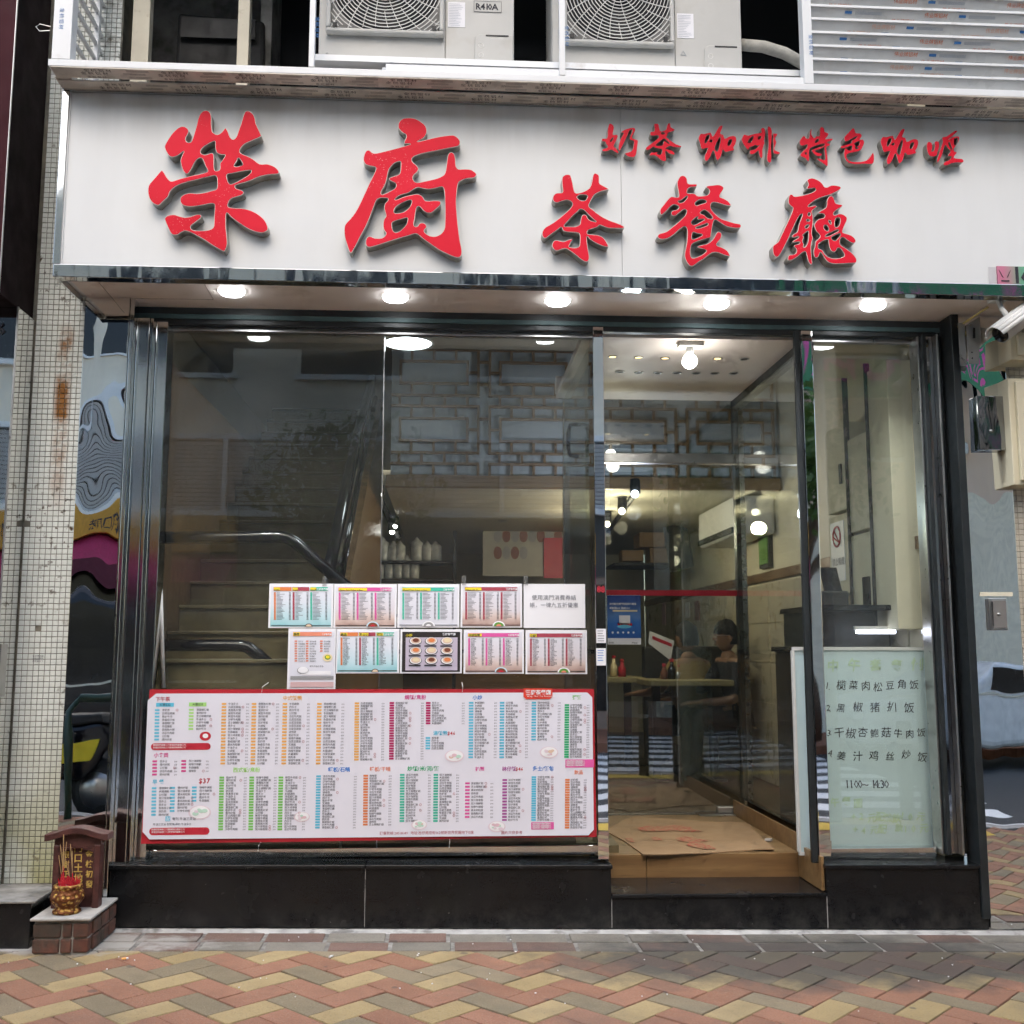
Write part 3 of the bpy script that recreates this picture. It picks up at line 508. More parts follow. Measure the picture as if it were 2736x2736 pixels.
# step
stz = lambda x: .252+(x-1.257)*(-.006)
gpanel(JL+.003, JR-.003, 0.001, .04, lambda x: stz(x)-.018).build('step_riser', M['granite'], front, bevel=.002)
gpanel(JL+.003, JR-.003, -.010, .362, stz, lambda x: stz(x)-.0175).build('step_tread', M['granite'], front, bevel=.004)
FLZ = .368
for x0, x1 in ((JL+.003, P(1727,2300,.36).x-.001), (P(1727,2300,.36).x+.001, P(2150,2300,.36).x), ):
    BX('timber_riser', M['laminate'], front, x0, x1, .358, .375, .2445, FLZ-.002, bevel=.0015)
BX('timber_skirting', M['laminate'], front, JR-.018, JR-.0035, .02, .357, .2535, .41)
BX('timber_skirting', M['laminate'], front, JR-.016, JR-.0035, .376, 1.60, FLZ+.001, .46)
# header
BX('header_beam', M['dark_frame'], front, -1.575, 2.655, .12, .165, 3.015, 3.115, bevel=.003)
BX('header_strip', M['teal_strip'], front, -1.56, 2.64, .110, .1195, 3.040, 3.064, bevel=.002)
BX('header_rail', M['steel_satin'], front, -1.46, .745, .1655, .203, 2.994, 3.05, bevel=.002)
BX('header_rail', M['steel_satin'], front, 1.845, 2.50, .1655, .203, 2.994, 3.05, bevel=.002)
# left frame: layered steel channels
def vstrip(pxt, pyt, pxb, pyb, Y0, Y1, wt, name, mat, w):
    pass
def vbar(name, mat, x0, x1, y0, y1, z0, z1, bv=.003): return MB().box(x0,x1,y0,y1,z0,z1).build(name, mat, front, bevel=bv)
zc = .415
vbar('frame_post', M['steel_frame'], -1.552, -1.532, -.02, .06, .13, 3.0985)
vbar('frame_post', M['steel_frame'], -1.5315, -1.47, .03, .07, zc, 3.0145)
vbar('frame_post', M['steel_frame'], -1.469, -1.452, .035, .11, zc, 3.0145)
vbar('frame_post', M['steel_frame'], -1.4515, -1.395, .085, .20, zc, 3.0145)
vbar('seal_strip', M['black_matte'], -1.471, -1.4695, .032, .045, zc, 3.0145, 0)
# window sill rails
for x0, x1 in ((-1.394, .735), (1.86, 2.43)):
    BX('sill_rail', M['steel_frame'], front, x0, x1, .15, .206, capz((x0+x1)/2)+.006, capz((x0+x1)/2)+.05, bevel=.003)
# jamb columns clad in mirror steel
for px0, px1, nm in ((1587,1628,'l'), (2148,2200,'r')):
    x0 = P(px0, 1500, .04).x; x1 = P(px1, 1500, .04).x
    if nm == 'l': x0, x1 = P(1592,1700,.04).x, P(1621,1700,.04).x
    else: x0, x1 = P(2172,1800,.04).x, P(2203,1800,.04).x
    vbar('jamb_column', M['steel_col'], x0, x1, .04, .09 if nm == 'r' else .22, .405, 3.0145)
    if nm == 'r': vbar('jamb_edge', M['dark_frame'], P(2153,1800,.05).x, x0-.001, .05, .075, .375, 3.0145)
    JC = (x0, x1) if nm == 'l' else JC; JD = (x0, x1) if nm == 'r' else None
# right frame
vbar('frame_post', M['dark_frame'], 2.565, 2.605, -.015, .119, .12, 3.0985)
vbar('frame_post', M['steel_dark_reflect'], 2.47, 2.564, .10, .13, .40, 3.0145)
vbar('frame_post', M['steel_satin'], 2.515, 2.527, .055, .0995, .40, 3.0145)
vbar('frame_post', M['steel_satin'], 2.435, 2.446, .10, .20, .40, 3.0145)
vbar('frame_post', M['dark_frame'], 2.447, 2.469, .07, .20, .40, 3.0145)
# glass panes
gx = [(-1.394, P(1018,1500,.2).x-.003), (P(1018,1500,.2).x+.003, JC[0]-.002), (JD[1]+.002, 2.434)]
gl = []
for x0, x1 in gx:
    gl.append(BX('glass_pane', M['glass'], front, x0, x1, .204, .214, capz((x0+x1)/2)+.02, 2.995))
BX('pane_edge', M['steel_satin'], front, gx[0][1]+.0005, gx[1][0]-.0005, .2, .2165, .43, 2.992)
# vestibule
VY = 1.636
BX('vestibule_ceiling', M['soffit'], front, .70, 1.93, .201, VY-.05, 3.010, 3.05)
BX('vestibule_beam', M['soffit'], front, .70, 1.93, VY-.048, VY+.03, 3.06, 3.16)
BX('side_beam', M['dark_frame'], front, 1.855, 1.925, .21, VY-.052, 2.965, 3.0092)
BX('glass_pane', M['glass_side'], front, 1.862, 1.872, .10, VY-.03, .47, 3.009)
BX('glass_pane', M['glass_side'], front, .748, .758, .24, VY-.03, .40, 3.009)
BX('bottom_rail', M['steel_frame'], front, 1.852, 1.882, .10, VY-.03, .428, .469)
BX('bottom_rail', M['steel_frame'], front, .742, .764, .24, VY-.03, .37, .399)
BX('corner_post', M['steel_bright'], front, 1.9005, 1.935, VY-.025, VY+.04, FLZ+.002, 3.0595, bevel=.003)
BX('corner_post', M['dark_frame'], front, 1.8715, 1.900, VY-.03, VY+.035, FLZ+.002, 3.0595)
BX('corner_post', M['steel_frame'], front, .745, .79, VY-.025, VY+.04, FLZ+.002, 3.0595, bevel=.003)
BX('transom_rail', M['steel_satin'], front, .791, 1.8715, VY-.03, VY+.04, 2.597, 2.661, bevel=.004)
BX('transom_glass', M['glass_door'], front, .791, 1.8715, VY, VY+.01, 2.662, 3.0595)
door = BX('door_leaf', M['glass_door'], front, .80, 1.870, VY-.002, VY+.010, FLZ+.012, 2.592)
BX('red_stripe', M['i_red'], door, .80, 1.870, VY-.0045, VY-.0025, P(1800,1592,VY).z, P(1800,1577,VY).z)
a = P(1916,2155,VY); b = P(1990,2182,VY)
BX('patch_fitting', M['steel_satin'], door, a.x, 1.8685, VY-.03, VY+.04, FLZ+.010, a.z, bevel=.002)
BX('floor_spring', M['steel_satin'], front, a.x-.13, 1.87, VY-.10, VY-.035, FLZ+.002, FLZ+.007)
BX('threshold', M['steel_satin'], front, .80, a.x-.14, VY-.02, VY+.03, FLZ+.002, FLZ+.006)
hz0, hz1 = P(1512,1225,.9).z, P(1512,1140,.9).z
MB().tube([(.747,.83,hz0),(.70,.83,hz0+.005),(.69,.83,hz0+.05),(.69,.83,hz1-.05),(.70,.83,hz1-.005),(.747,.83,hz1)], .012, 8).build('pull_handle', M['black_gloss'], front, True)
ORD = ('first','second','third','fourth','fifth','sixth','seventh')
for k, (px, py) in enumerate(((1637,953),(1706,955),(1777,957),(1917,958),(1988,959),(1656,993),(1707,995),(1758,996),(1809,996),(1860,997),(1910,997),(1960,997))):
    c = PZ(px, py, 3.009); lit = k < 4
    h = thing('recessed_spot', f'small {"glowing" if lit else "dark unlit"} recessed ceiling spot over the entrance, {ORD[k if k<5 else k-5]}{""} from left, {"front" if k<5 else "rear"} row', 'light', c, 'spots in the entrance ceiling')
    MB().lathe([(.026,0),(.028,-.003),(.022,-.004),(.019,-.0015)], (c.x,c.y,3.0095), 20, False).build('ring', M['steel_satin'], h, True)
    MB().disc((c.x,c.y,3.0078), .0195, 20, '-z').build('insert', M['warm_spot'] if lit else M['black_matte'], h)
c = PZ(1842,925,2.99)
h = thing('bulb_lamp', 'bare glowing white bulb in a ceiling holder above the entrance', 'light', (c.x,c.y,3.009))
BX('batten', M['white_plastic'], h, c.x-.06, c.x+.07, c.y-.035, c.y+.035, 2.984, 3.0085, bevel=.004)
MB().lathe([(.019,0),(.021,-.03),(.016,-.045)], (c.x,c.y,2.984), 20).build('holder', M['white_plastic'], h, True)
MB().ball((c.x,c.y,2.908), .040).build('bulb', M['bulb'], h, True)
L = bpy.data.lights.new('bulb_light', 'POINT'); L.energy = .55; L.shadow_soft_size = .05; L.color = (1,.94,.85)
lo = bpy.data.objects.new('bulb_light', L); COL.objects.link(lo); lo.location = (c.x, c.y+.09, 2.80); lo.parent = h; lo.matrix_parent_inverse = rootinv(h)
# ------------------------------------------------------------------ aluminium cage above the sign
CY, CZ = -.535, 4.0
cage = thing('balcony_cage', 'white aluminium cage with printed protective film above the shop sign', 'cage', (.7, CY, CZ))
BX('front_rail', M['white_alu'], cage, -1.81, 3.3, CY, CY+.09, CZ+.002, CZ+.034, bevel=.002)
BX('upper_rail', M['white_alu'], cage, -.30, P(2150,200,CY).x, CY+.02, CY+.085, CZ+.035, CZ+.075, bevel=.002)
for y0, y1, nm in ((CY, CY+.09, 'film_strip'), (CY+.102, CY+.20, 'film_strip')):
    BX(nm, M['beige_film'], cage, -1.80, 3.3, y0+.001, y1, CZ-.004 if y0 == CY else CZ-.012, CZ+.0015 if y0 == CY else CZ-.006)
BX('side_rail', M['beige_film'], cage, -1.812, -1.74, CY+.091, .28, CZ-.003, CZ+.03)
tb, tg = MB(), MB()
for r, (yy, off) in enumerate(((CY+.030, 0), (CY+.055, -.02), (CY+.083, .0), (CY+.135,.06), (CY+.165,.03))):
    x = -1.66+off
    zz = CZ-.0045 if r < 3 else CZ-.0125
    while x < 3.2:
        T(tb, '金桃铝材', (x, yy, zz), .026 if r not in (2,) else .018, (1,0,0), (0,-1,0), 0, 1.25)
        for q in range(3): tg.poly([(x+.19, yy-.004-q*.006, zz),(x+.29, yy-.004-q*.006, zz),(x+.29, yy-.007-q*.006, zz),(x+.19, yy-.007-q*.006, zz)][::-1])
        x += .345
tb.build('film_print', M['film_ink'], cage); tg.build('film_small_print', M['film_ink2'], cage)
def post(px0, px1, py, Y, mat, dy=.05, z0=None, txt=None, name='post'):
    x0, x1 = P(px0,py,Y).x, P(px1,py,Y).x
    o = BX(name, M[mat], cage, x0, x1, Y, Y+dy, z0 if z0 is not None else CZ+.035, 5.2, bevel=.002)
    if txt:
        b = MB(); zt = 4.28; xm = x0+.006
        for rep in range(3):
            for i, ch in enumerate(txt):
                T(b, ch, (xm+.022, Y-.0015, zt-.027*i+rep*.36), .022, (0,0,-1), (1,0,0))
        b.build('post_print', M['blue_ink'], o)
    return o
post(140, 190, 100, CY, 'white_alu', .07, txt='金桃铝材', name='corner_post')
post(826, 841, 100, CY-.002, 'white_alu', .03, txt='金桃铝材'); post(1494, 1510, 100, CY-.002, 'white_alu', .03, txt='金桃铝材')
post(2146, 2170, 100, CY, 'white_alu', .06, txt='金桃铝材')
post(352, 398, 100, -.05, 'cream_post', .06, 3.99); post(634, 665, 100, -.05, 'cream_post', .06, 3.99)
BX('side_upright', M['white_alu'], cage, -1.79, -1.765, -.04, -.01, CZ+.03, 5.2)
for k in range(11):
    z = CZ+.06+k*.085
    BX('side_bar', M['white_alu'], cage, -1.785, -1.770, CY+.071, .28, z, z+.016)
    
for k in range(9):       # louvre slats with protective film
    z = CZ+.038+k*.068; x0 = P(2170,200,CY).x+.002
    s = MB().hexa([(x0,CY+.050,z),(3.3,CY+.050,z),(3.3,CY+.054,z),(x0,CY+.054,z)], [(x0,CY+.012,z+.052),(3.3,CY+.012,z+.052),(3.3,CY+.016,z+.052),(x0,CY+.016,z+.052)])
    s = s.build('louvre_slat', M['slat'], cage)
    BX('slat_lip', M['white_alu'], s, x0, 3.3, CY+.006, CY+.03, z+.0525, z+.064)
    if k == 0: continue
    tb, t2, t3 = MB(), MB(), MB(); uz = Vector((0, -.038, .052)).normalized()
    for row in range(2):
        x = x0 - .5 + random.random()*.75
        while x < 3.2:
            for ch, dx in (('伟业牌铝材', 0),):
                if x > x0+.01: T(tb, ch, (x, CY+.0475-.018*row-.004, z+.004+.025*row), .023, (1,0,0), uz, 0)
            if x+.09 > x0:
                t2.poly([Vector((x+.17+dx, CY+.046-.018*row-.004, z+.006+.025*row))+uz*v for dx, v in ((0,0),(.035,0),(.035,.012),(0,.012))])
                for q in range(4): t3.poly([Vector((x+.22+dx, CY+.0465-.018*row-.004, z+.005+.025*row))+uz*(v+q*.0035) for dx, v in ((0,0),(.13,0),(.13,.0018),(0,.0018))])
            x += .56
    tb.build('film_print', M['orange_ink'] if k % 3 != 1 else M['orange_pale'], s); t2.build('film_blue_print', M['blue_ink'], s); t3.build('film_small_print', M['grey_ink'], s)
# pipe under the units and wire ties
MB().tube([(-.32,CY+.10,CZ+.088),(P(2150,215,CY).x,CY+.10,CZ+.080)], .012, 10).build('support_pipe', M['white_alu'], cage, True)
for px in (1125, 1452, 1852):
    q = P(px, 200, CY+.08)
    MB().tube([(q.x-.012,CY+.085,CZ+.065),(q.x-.006,CY+.083,CZ+.108),(q.x+.004,CY+.08,CZ+.105),(q.x+.014,CY+.082,CZ+.075)], .0022, 5).build('wire_tie', M['black_matte'] if px < 1800 else M['i_blue'], cage)
MB().tube([(-1.815,CY+.02,4.20),(-1.86,CY+.01,4.205),(-1.872,CY,4.185),(-1.855,CY,4.165),(-1.815,CY+.01,4.175)], .0025, 6).build('wire_loop', M['steel_satin'], cage)
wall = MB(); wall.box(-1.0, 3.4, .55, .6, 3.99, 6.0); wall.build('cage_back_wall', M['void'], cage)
MB().box(-1.9, -1.002, .50, .6, 3.99, 6.0).build('concrete_wall', M['cement'], cage)
BX('wall_return', M['cement'], cage, -1.02, -.96, .25, .549, 4.011, 5.2)
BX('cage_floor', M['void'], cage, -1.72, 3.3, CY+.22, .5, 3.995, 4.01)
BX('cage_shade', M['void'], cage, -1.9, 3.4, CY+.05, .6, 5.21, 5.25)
q0, q1 = P(465,190,.2), P(715,35,.2)
cb = thing('dark_cabinet', 'dark grey covered cabinet standing in the shadow of the cage', 'cabinet', (q0.x+.2,.3,4.01))
MB().hexa([(q0.x,.2,4.011),(q1.x,.2,4.011),(q1.x,.45,4.011),(q0.x,.45,4.011)],[(q0.x,.22,q1.z),(q1.x-.02,.22,q1.z-.03),(q1.x-.02,.45,q1.z-.03),(q0.x,.45,q1.z)]).build('body', pm('cover', (.012,.012,.012), .7), cb, bevel=.02)
BX('top_flap', M['black_matte'], cb, q0.x+.03, q1.x-.06, .185, .198, q1.z-.16, q1.z-.05)

def aircon(x0, x1, xd, gx0, gx1, zb, Y, first, label):
    t = thing('air_conditioner', label, 'air conditioner', ((x0+x1)/2, Y, zb), 'outdoor units in the cage')
    H = .72; D = .30
    b = MB().box(x0, x1, Y+.012, Y+D, zb+.012, zb+H); b.build('casing', M['ac_body'], t, bevel=.012)
    BX('front_panel', M['ac_body'], t, x0+.004, xd-.0015, Y, Y+.0115, zb+.018, zb+H-.006, bevel=.003)
    BX('service_panel', M['ac_body'], t, xd+.0015, x1-.002, Y, Y+.0115, zb+.018, zb+H-.006, bevel=.003)
    BX('base_tray', M['black_matte'], t, x0+.02, x1-.01, Y+.02, Y+D-.02, zb-.012, zb+.0115)
    gz0 = zb+.135; gz1 = zb+H-.03; cx = (gx0+gx1)/2; cz = (gz0+gz1)/2; hw = (gx1-gx0)/2; hh = (gz1-gz0)/2
    rf = MB(); w = .022
    for bx in ((gx0,gx1,gz0,gz0+w),(gx0,gx1,gz1-w,gz1),(gx0,gx0+w,gz0+w+.0005,gz1-w-.0005),(gx1-w,gx1,gz0+w+.0005,gz1-w-.0005)):
        rf.box(bx[0],bx[1],Y-.038,Y-.0005,bx[2],bx[3])
    fr = rf.build('grille_frame', M['ac_body'], t, bevel=.008)
    for q in range(3): BX('clip', M['black_matte'], fr, gx0+w+.012 if q == 0 else gx1-w-.035, gx0+w+.032 if q == 0 else gx1-w-.015, Y-.042, Y-.037, gz0+w+.0 if q < 2 else gz1-w-.03, gz0+w+.022 if q < 2 else gz1-w-.01)
    MB().rect(gx0+w, gx1-w, gz0+w, gz1-w, Y-.001).build('fan_shade_sheet', M['void'], t)  # flat near-black sheet painted for the darkness behind the grille, no real depth
    # shroud corners and fan
    sh = MB(); R0 = min(hw,hh)-.012; n = 40
    for j in range(n):
        a0, a1 = 2*math.pi*j/n, 2*math.pi*(j+1)/n
        def edge(a):
            k = min((hw-w)/max(abs(math.cos(a)),1e-6), (hh-w)/max(abs(math.sin(a)),1e-6)); return (cx+k*math.cos(a), cz+k*math.sin(a))
        e0, e1 = edge(a0), edge(a1)
        sh.poly([(cx+R0*math.cos(a0),Y-.003,cz+R0*math.sin(a0)),(e0[0],Y-.006,e0[1]),(e1[0],Y-.006,e1[1]),(cx+R0*math.cos(a1),Y-.003,cz+R0*math.sin(a1))][::-1])
    sh.build('shroud', pm('ac_shroud' , (.22,.22,.21), .6), t)
    bl = MB()
    for j in range(3):
        a = j*2.094+.4; pts = []
        for aa, rr in ((a-.1,.05),(a-.3,R0*.9),(a+.35,R0*.95),(a+.75,R0*.8),(a+.5,.05)): pts.append((cx+rr*math.cos(aa), Y-.004-.004*(aa-a), cz+rr*math.sin(aa)))
        bl.poly(pts[::-1])
    bl.build('fan_blade', pm('fan_blade', (.015,.015,.015), .6), t)
    wr = MB()
    inside = lambda p: abs(p[0]-cx) < hw-w*.6 and abs(p[2]-cz) < hh-w*.6
    r = .05
    while r < math.hypot(hw, hh):
        n = max(24, int(r*150)); seg = []
        for j in range(n+1):
            a = 2*math.pi*j/n; dome = .022*(1-min(1,r/.33)**2)
            p = (cx+r*math.cos(a), Y-.030-dome, cz+r*math.sin(a))
            if inside(p): seg.append(p)
            else:
                if len(seg) > 1: wr.tube(seg, .0023, 4, False)
                seg = []
        if len(seg) > 1: wr.tube(seg, .0023, 4, False)
        r += .0165
    for j in range(26):
        a = 2*math.pi*j/26; seg = []
        for i in range(20):
            r = (.05 if j % 2 == 0 else .17)+i*.02; b2 = a+.9*(r-.05)
            p = (cx+r*math.cos(b2), Y-.026-.022*(1-min(1,r/.33)**2), cz+r*math.sin(b2))
            if inside(p): seg.append(p)
        if len(seg) > 1: wr.tube(seg, .0023, 4, False)
    wr.build('grille_wire', M['ac_wire'], t)
    MB().box(cx-.06, cx+.06, Y-.060, Y-.048, cz-.035, cz+.035).build('badge', M['ac_body'], t, bevel=.006)
    # service cover, labels and screws
    sx0, sx1 = xd+(x1-xd)*.42, x1-.006; sz1 = zb+.165
    cv = MB(); pr = [(sx0,zb+.022),(sx1,zb+.022),(sx1,sz1),(sx0+.03,sz1),(sx0+.012,sz1-.008),(sx0+.003,sz1-.022)]
    cv.prism(pr, Y-.009, Y-.0005); c = cv.build('service_cover', M['ac_body'], t, bevel=.004)
    BX('grip', M['black_matte'], c, sx0+.055, sx1-.022, Y-.0105, Y-.0092, sz1-.012, sz1-.004)
    kn = MB(); 
    for dz in (.055,.105): kn.lathe([(.013,0),(.013,.001),(.0105,.001),(.0105,0)], (0,0,0), 20, False)
    for i, vtx in enumerate(kn.v):
        dz = .055 if i < 80 else .105
        kn.v[i] = (sx0+.033+vtx[0], Y-.0092-vtx[2], zb+dz+vtx[1])
    kn.build('knockout', M['ac_wire'], c)
    for sxx, szz in ((xd+.06,zb+.035),(sx0+.03,zb+.03),(gx0+.005,zb+.04)):
        b = MB().ball((sxx, Y-.002, szz), .006, 10, 6); b.build('screw', M['steel_satin'], t, True)
    lz = zb+.20
    lab = BX('rating_label', M['paper'], t, xd+.012, xd+.095, Y-.0022, Y-.0006, lz, lz+.13)
    b = MB()
    for q in range(14): b.rect(xd+.017, xd+.017+random.uniform(.03,.07), lz+.008+q*.0085, lz+.0095+q*.0085, Y-.0034)
    b.build('label_print', M['grey_ink'], lab)
    if first:
        b = MB(); lx0, lx1 = P(1266,20,Y).x, P(1340,20,Y).x; z0, z1 = P(1300,33,Y).z, P(1300,4,Y).z
        pl = BX('refrigerant_label', M['ac_body'], t, lx0, lx1, Y-.002, Y-.0006, z0, z1)
        b.rect(lx0,lx1,z0,z0+.0018,Y-.003); b.rect(lx0,lx1,z1-.0018,z1,Y-.003); b.rect(lx0,lx0+.0018,z0,z1,Y-.0032); b.rect(lx1-.0018,lx1,z0,z1,Y-.0032)
        T(b, 'R410A', (lx0+.007,Y-.0034,z0+.012), (z1-z0)*.80, w=.02, sp=.80); b.build('lettering', M['ink'], pl)
    else:
        b = MB(); wx, wz = xd+.04, zb+.12
        tri = [(wx-.013,wz-.010),(wx+.013,wz-.010),(wx,wz+.013)]
        for i in range(3):
            a0, a1 = tri[i], tri[(i+1)%3]; b.tube([(a0[0],Y-.002,a0[1]),(a1[0],Y-.002,a1[1])], .001, 4)
        b.build('warning_mark', M['grey_ink'], t)
    return t
AY = -.30
def ax(px): return P(px, 100, AY).x
zb1, zb2 = P(1100,172,AY).z, P(1700,200,AY).z
aircon(ax(850), ax(1374), ax(1190), ax(872), ax(1186), zb1, AY, True, 'off white outdoor air conditioner marked R410A, left of the two in the cage')
aircon(ax(1474), ax(1982), ax(1803), ax(1502), ax(1799), zb2, AY, False, 'off white outdoor air conditioner beside the louvred panel, with a lagged pipe')
q = [P(1984,120,-.2), P(2040,125,-.15), P(2095,142,-.15), P(2150,172,-.15), P(2200,215,-.15)]
tag(MB().tube(q, .030, 12).build('insulated_pipe', pm('lagging', (.50,.49,.44), .8, 0, .15, 25, bump=.6, bscale=40), None, True), 'grey lagged refrigerant pipe bending down behind the louvred panel', 'pipe')
BX('unit_rack', M['white_alu'], cage, ax(845), ax(2150), CY+.12, .1, zb1-.06, zb1-.030)

# ------------------------------------------------------------------ mosaic pillar, mirror pilasters, neighbour
TY = .05
PXL = P(84,1100,TY).x; PXR = P(222,1100,TY).x+.10
pil = thing('tiled_pillar', 'white mosaic tiled pillar with rust stains left of the shopfront', 'pillar', ((PXL+PXR)/2, TY, gz(-1.9)))
BX('grout_core', M['grout'], pil, PXL-.5, PXR, TY, .45, gz(-2)-.03, 5.6)
pitch = .0262; tw = .0232
tme = MB().box(0,tw,-.004,.0005,0,tw); tmesh = bpy.data.meshes.new('tile')
bm = bmesh.new(); bmesh.ops.create_cube(bm, size=1)
for v in bm.verts: v.co = ((v.co.x+.5)*tw, (v.co.y+.5)*.0045-.004, (v.co.z+.5)*tw)
bmesh.ops.bevel(bm, geom=[e for e in bm.edges if all(v.co.y < -.003 for v in e.verts)], offset=.0016, segments=1, affect='EDGES')
bm.to_mesh(tmesh); bm.free(); tmesh.materials.append(M['mosaic'])
tv = [tuple(v.co) for v in tmesh.vertices]; tf = [tuple(p.vertices) for p in tmesh.polygons]
rest = MB(); cnt = 0
xs = []; x = PXL
while x < PXR-.01: xs.append(x); x += pitch
z = gz(-1.9)+.01
while z < 5.3:
    for x in xs:
        if random.random() < .002 and z < 3.2: continue
        dy = random.uniform(-.0012,.0006); 
        if 1.05 < z < 2.0 and cnt < 300:
            o = bpy.data.objects.new('tile', tmesh); COL.objects.link(o); o.parent = pil; o.matrix_parent_inverse = rootinv(pil)
            o.location = (x, TY+dy, z); cnt += 1
        else:
            rest.add([(a+x, b+TY+dy, c+z) for a,b,c in tv], tf)
    z += pitch
o = rest.build('tile_field', M['mosaic'], pil); o['kind'] = 'stuff'
st = MB(); q = P(88,1755,TY)
for k in range(3): T(st, '新世界花園地下'[k:k+5], (q.x, TY-.0052, q.z-.012*k), .010)
st.build('small_print', M['ink_soft'], pil)
# shop's own left pilaster
pl = thing('mirror_pilaster', 'rippled mirror steel pilaster between the tiled pillar and the left window', 'pilaster', (-1.63,-.02,gz(-1.6)))
def panelgrid(x0, x1, z0, z1, y, mat, parent, name='mirror_panel', th=.03):
    return MB().box(x0, x1, y, y+th, z0, z1).build(name, mat, parent, bevel=.002)
pxl = P(202,1300,-.02).x
panelgrid(pxl, -1.556, gz(-1.6)+.01, 3.098, -.02, M['steel_wavy'], pl, th=.06)
BX('edge_bead', M['steel_frame'], pl, -1.5555, -1.5525, -.026, .03, gz(-1.6)+.01, 3.098)
# neighbour's mirror pillar at the far left
ng = thing('neighbour_pillar', 'mirror steel clad corner of the neighbouring shop at the left edge', 'pillar', (-2.3,-.15,gz(-2.2)))
nx = P(84,1100,TY).x-.006
nb = MB(); nb.box(-2.9, nx, -.16, .049, .32, P(30,820,-.16).z); nb.build('mirror_cladding', [M['steel_side']], ng, bevel=.003)
BX('corner_bead', M['steel_satin'], ng, nx-.004, nx+.004, -.167, -.160, .32, P(30,820,-.16).z)
b = MB(); qq = P(-9,893,-.166); T(b, '6', (qq.x, -.1665, qq.z), .078, w=.02); b.build('numeral', M['ink'], ng)
zt = P(30,820,-.16).z
fb = MB(); k0 = P(27,1845,-.05)
BX('letter_flap', M['steel_satin'], ng, nx+.001, nx+.004, -.13, -.06, 1.18, 1.42)
ms = thing('maroon_sign', 'dark maroon neighbouring sign box running up the left edge', 'sign', (-2.4,-.34,zt))
MB().box(-3.0, nx-.012, -.34, .048, zt+.002, 5.6).build('box', M['maroon_dark'], ms, bevel=.004)
BX('front_panel', M['maroon'], ms, -2.98, nx-.016, -.352, -.3405, zt+.01, 5.6)
BX('edge_trim', M['steel_satin'], ms, nx-.0155, nx-.0125, -.352, -.341, zt+.01, 5.6)
nst = thing('black_step', 'black granite doorstep of the neighbouring shop at the lower left corner', 'step', (-2.3,-.2,gz(-2.2)))
q = P(92,2470,-.30)
BX('slab', M['granite'], nst, -2.9, q.x-.02, -.30, .048, gz(-2.1)-.02, .318, bevel=.004)
BX('slab_top', M['cement'], nst, -2.9, q.x+.0, -.31, .048, .3185, .328, bevel=.003)

# ------------------------------------------------------------------ right end: mirror panel, wall, boxes, camera
rm = thing('mirror_wall', 'rippled mirror steel wall panel right of the shopfront', 'panel', (2.73,0,gz(2.7)))
mxr = P(2706,1300,0).x
panelgrid(2.608, mxr, gz(2.7)+.012, 3.098, .0, M['steel_wavy'], rm, th=.05)
panelgrid(mxr+.001, 3.6, gz(3.0)+.012, P(2730,1900,0).z-.35, .004, M['steel_wavy'], rm, name='lower_mirror_panel', th=.046)
rw = thing('beige_wall', 'beige mosaic wall at the right edge behind the meter boxes', 'wall', (3.2,.04,gz(3)))
BX('grout_core', pm('grout_beige', (.34,.30,.23), .9), rw, mxr+.001, 4.2, .03, .4, P(2730,1900,0).z-.34, 5.6)
b = MB(); z = 1.0
bt = pm('beige_tile', (.58,.54,.45), .4, 0, .12, 14)
while z < 3.1:
    x = mxr+.004
    while x < 3.3: b.add([(a*1.1+x, bb+.03, c*1.1+z) for a,bb,c in tv], tf); x += .0285
    z += .0285
o = b.build('tile_field', bt, rw); o['kind'] = 'stuff'
for (x0,y0,x1,y1,d,lab) in ((2692,1010,2790,1296,.12,'tall cream metal meter box on the beige wall below the security camera'),(2692,890,2790,965,.14,'cream metal box on the wall above the tall meter box, behind the security camera')):
    a = P(x0,y0,-.1); c = P(x1,y1,-.1)
    t = thing('meter_box', lab, 'box', ((a.x+c.x)/2,0,c.z))
    BX('casing', M['cream_wall'], t, a.x, c.x, -d+.02, .029, c.z, a.z, bevel=.004)
    BX('door', M['cream_wall'], t, a.x+.03, c.x, -d, -d+.019, c.z+.02, a.z-.02, bevel=.004)
a = P(2608,1058,-.04); c = P(2698,1203,-.04)
t = thing('steel_box', 'dented square steel junction box on the mirror panel', 'box', ((a.x+c.x)/2,-.02,c.z))
BX('lid', mirror('steel_dull', (.36,.36,.37), .12, .5, 6, .05), t, a.x, c.x, -.045, -.001, c.z, a.z, bevel=.003)
MB().ball(((a.x*1.2+c.x*.8)/2,-.046,(a.z*.7+c.z*1.3)/2), .008).build('screw', M['steel_satin'], t, True)
a = P(2644,1598,-.03); c = P(2697,1684,-.03)
t = thing('key_box', 'small grey steel letter slot box with a lock on the mirror panel', 'box', ((a.x+c.x)/2,-.02,c.z))
BX('frame', M['steel_satin'], t, a.x, c.x, -.02, -.001, c.z, a.z, bevel=.003)
d = BX('door', pm('box_door', (.30,.28,.26), .45, .6), t, a.x+.012, c.x-.008, -.028, -.0205, c.z+.010, a.z-.012, bevel=.002)
BX('slot', M['void'], d, a.x+.010, a.x+.016, -.0295, -.0285, c.z+.02, a.z-.018)
MB().ball(((a.x+c.x)/2-.004,-.03,(a.z+c.z)/2), .008).build('lock', M['steel_satin'], d, True)
a = P(2618,1582,-.004); c = P(2706,1590,-.004)
tag(BX('masking_tape', pm('tape', (.70,.66,.52), .8), None, a.x, c.x, -.0035, -.0005, c.z-.006, a.z), 'strip of cream masking tape on the mirror panel above the small lock box', 'tape')
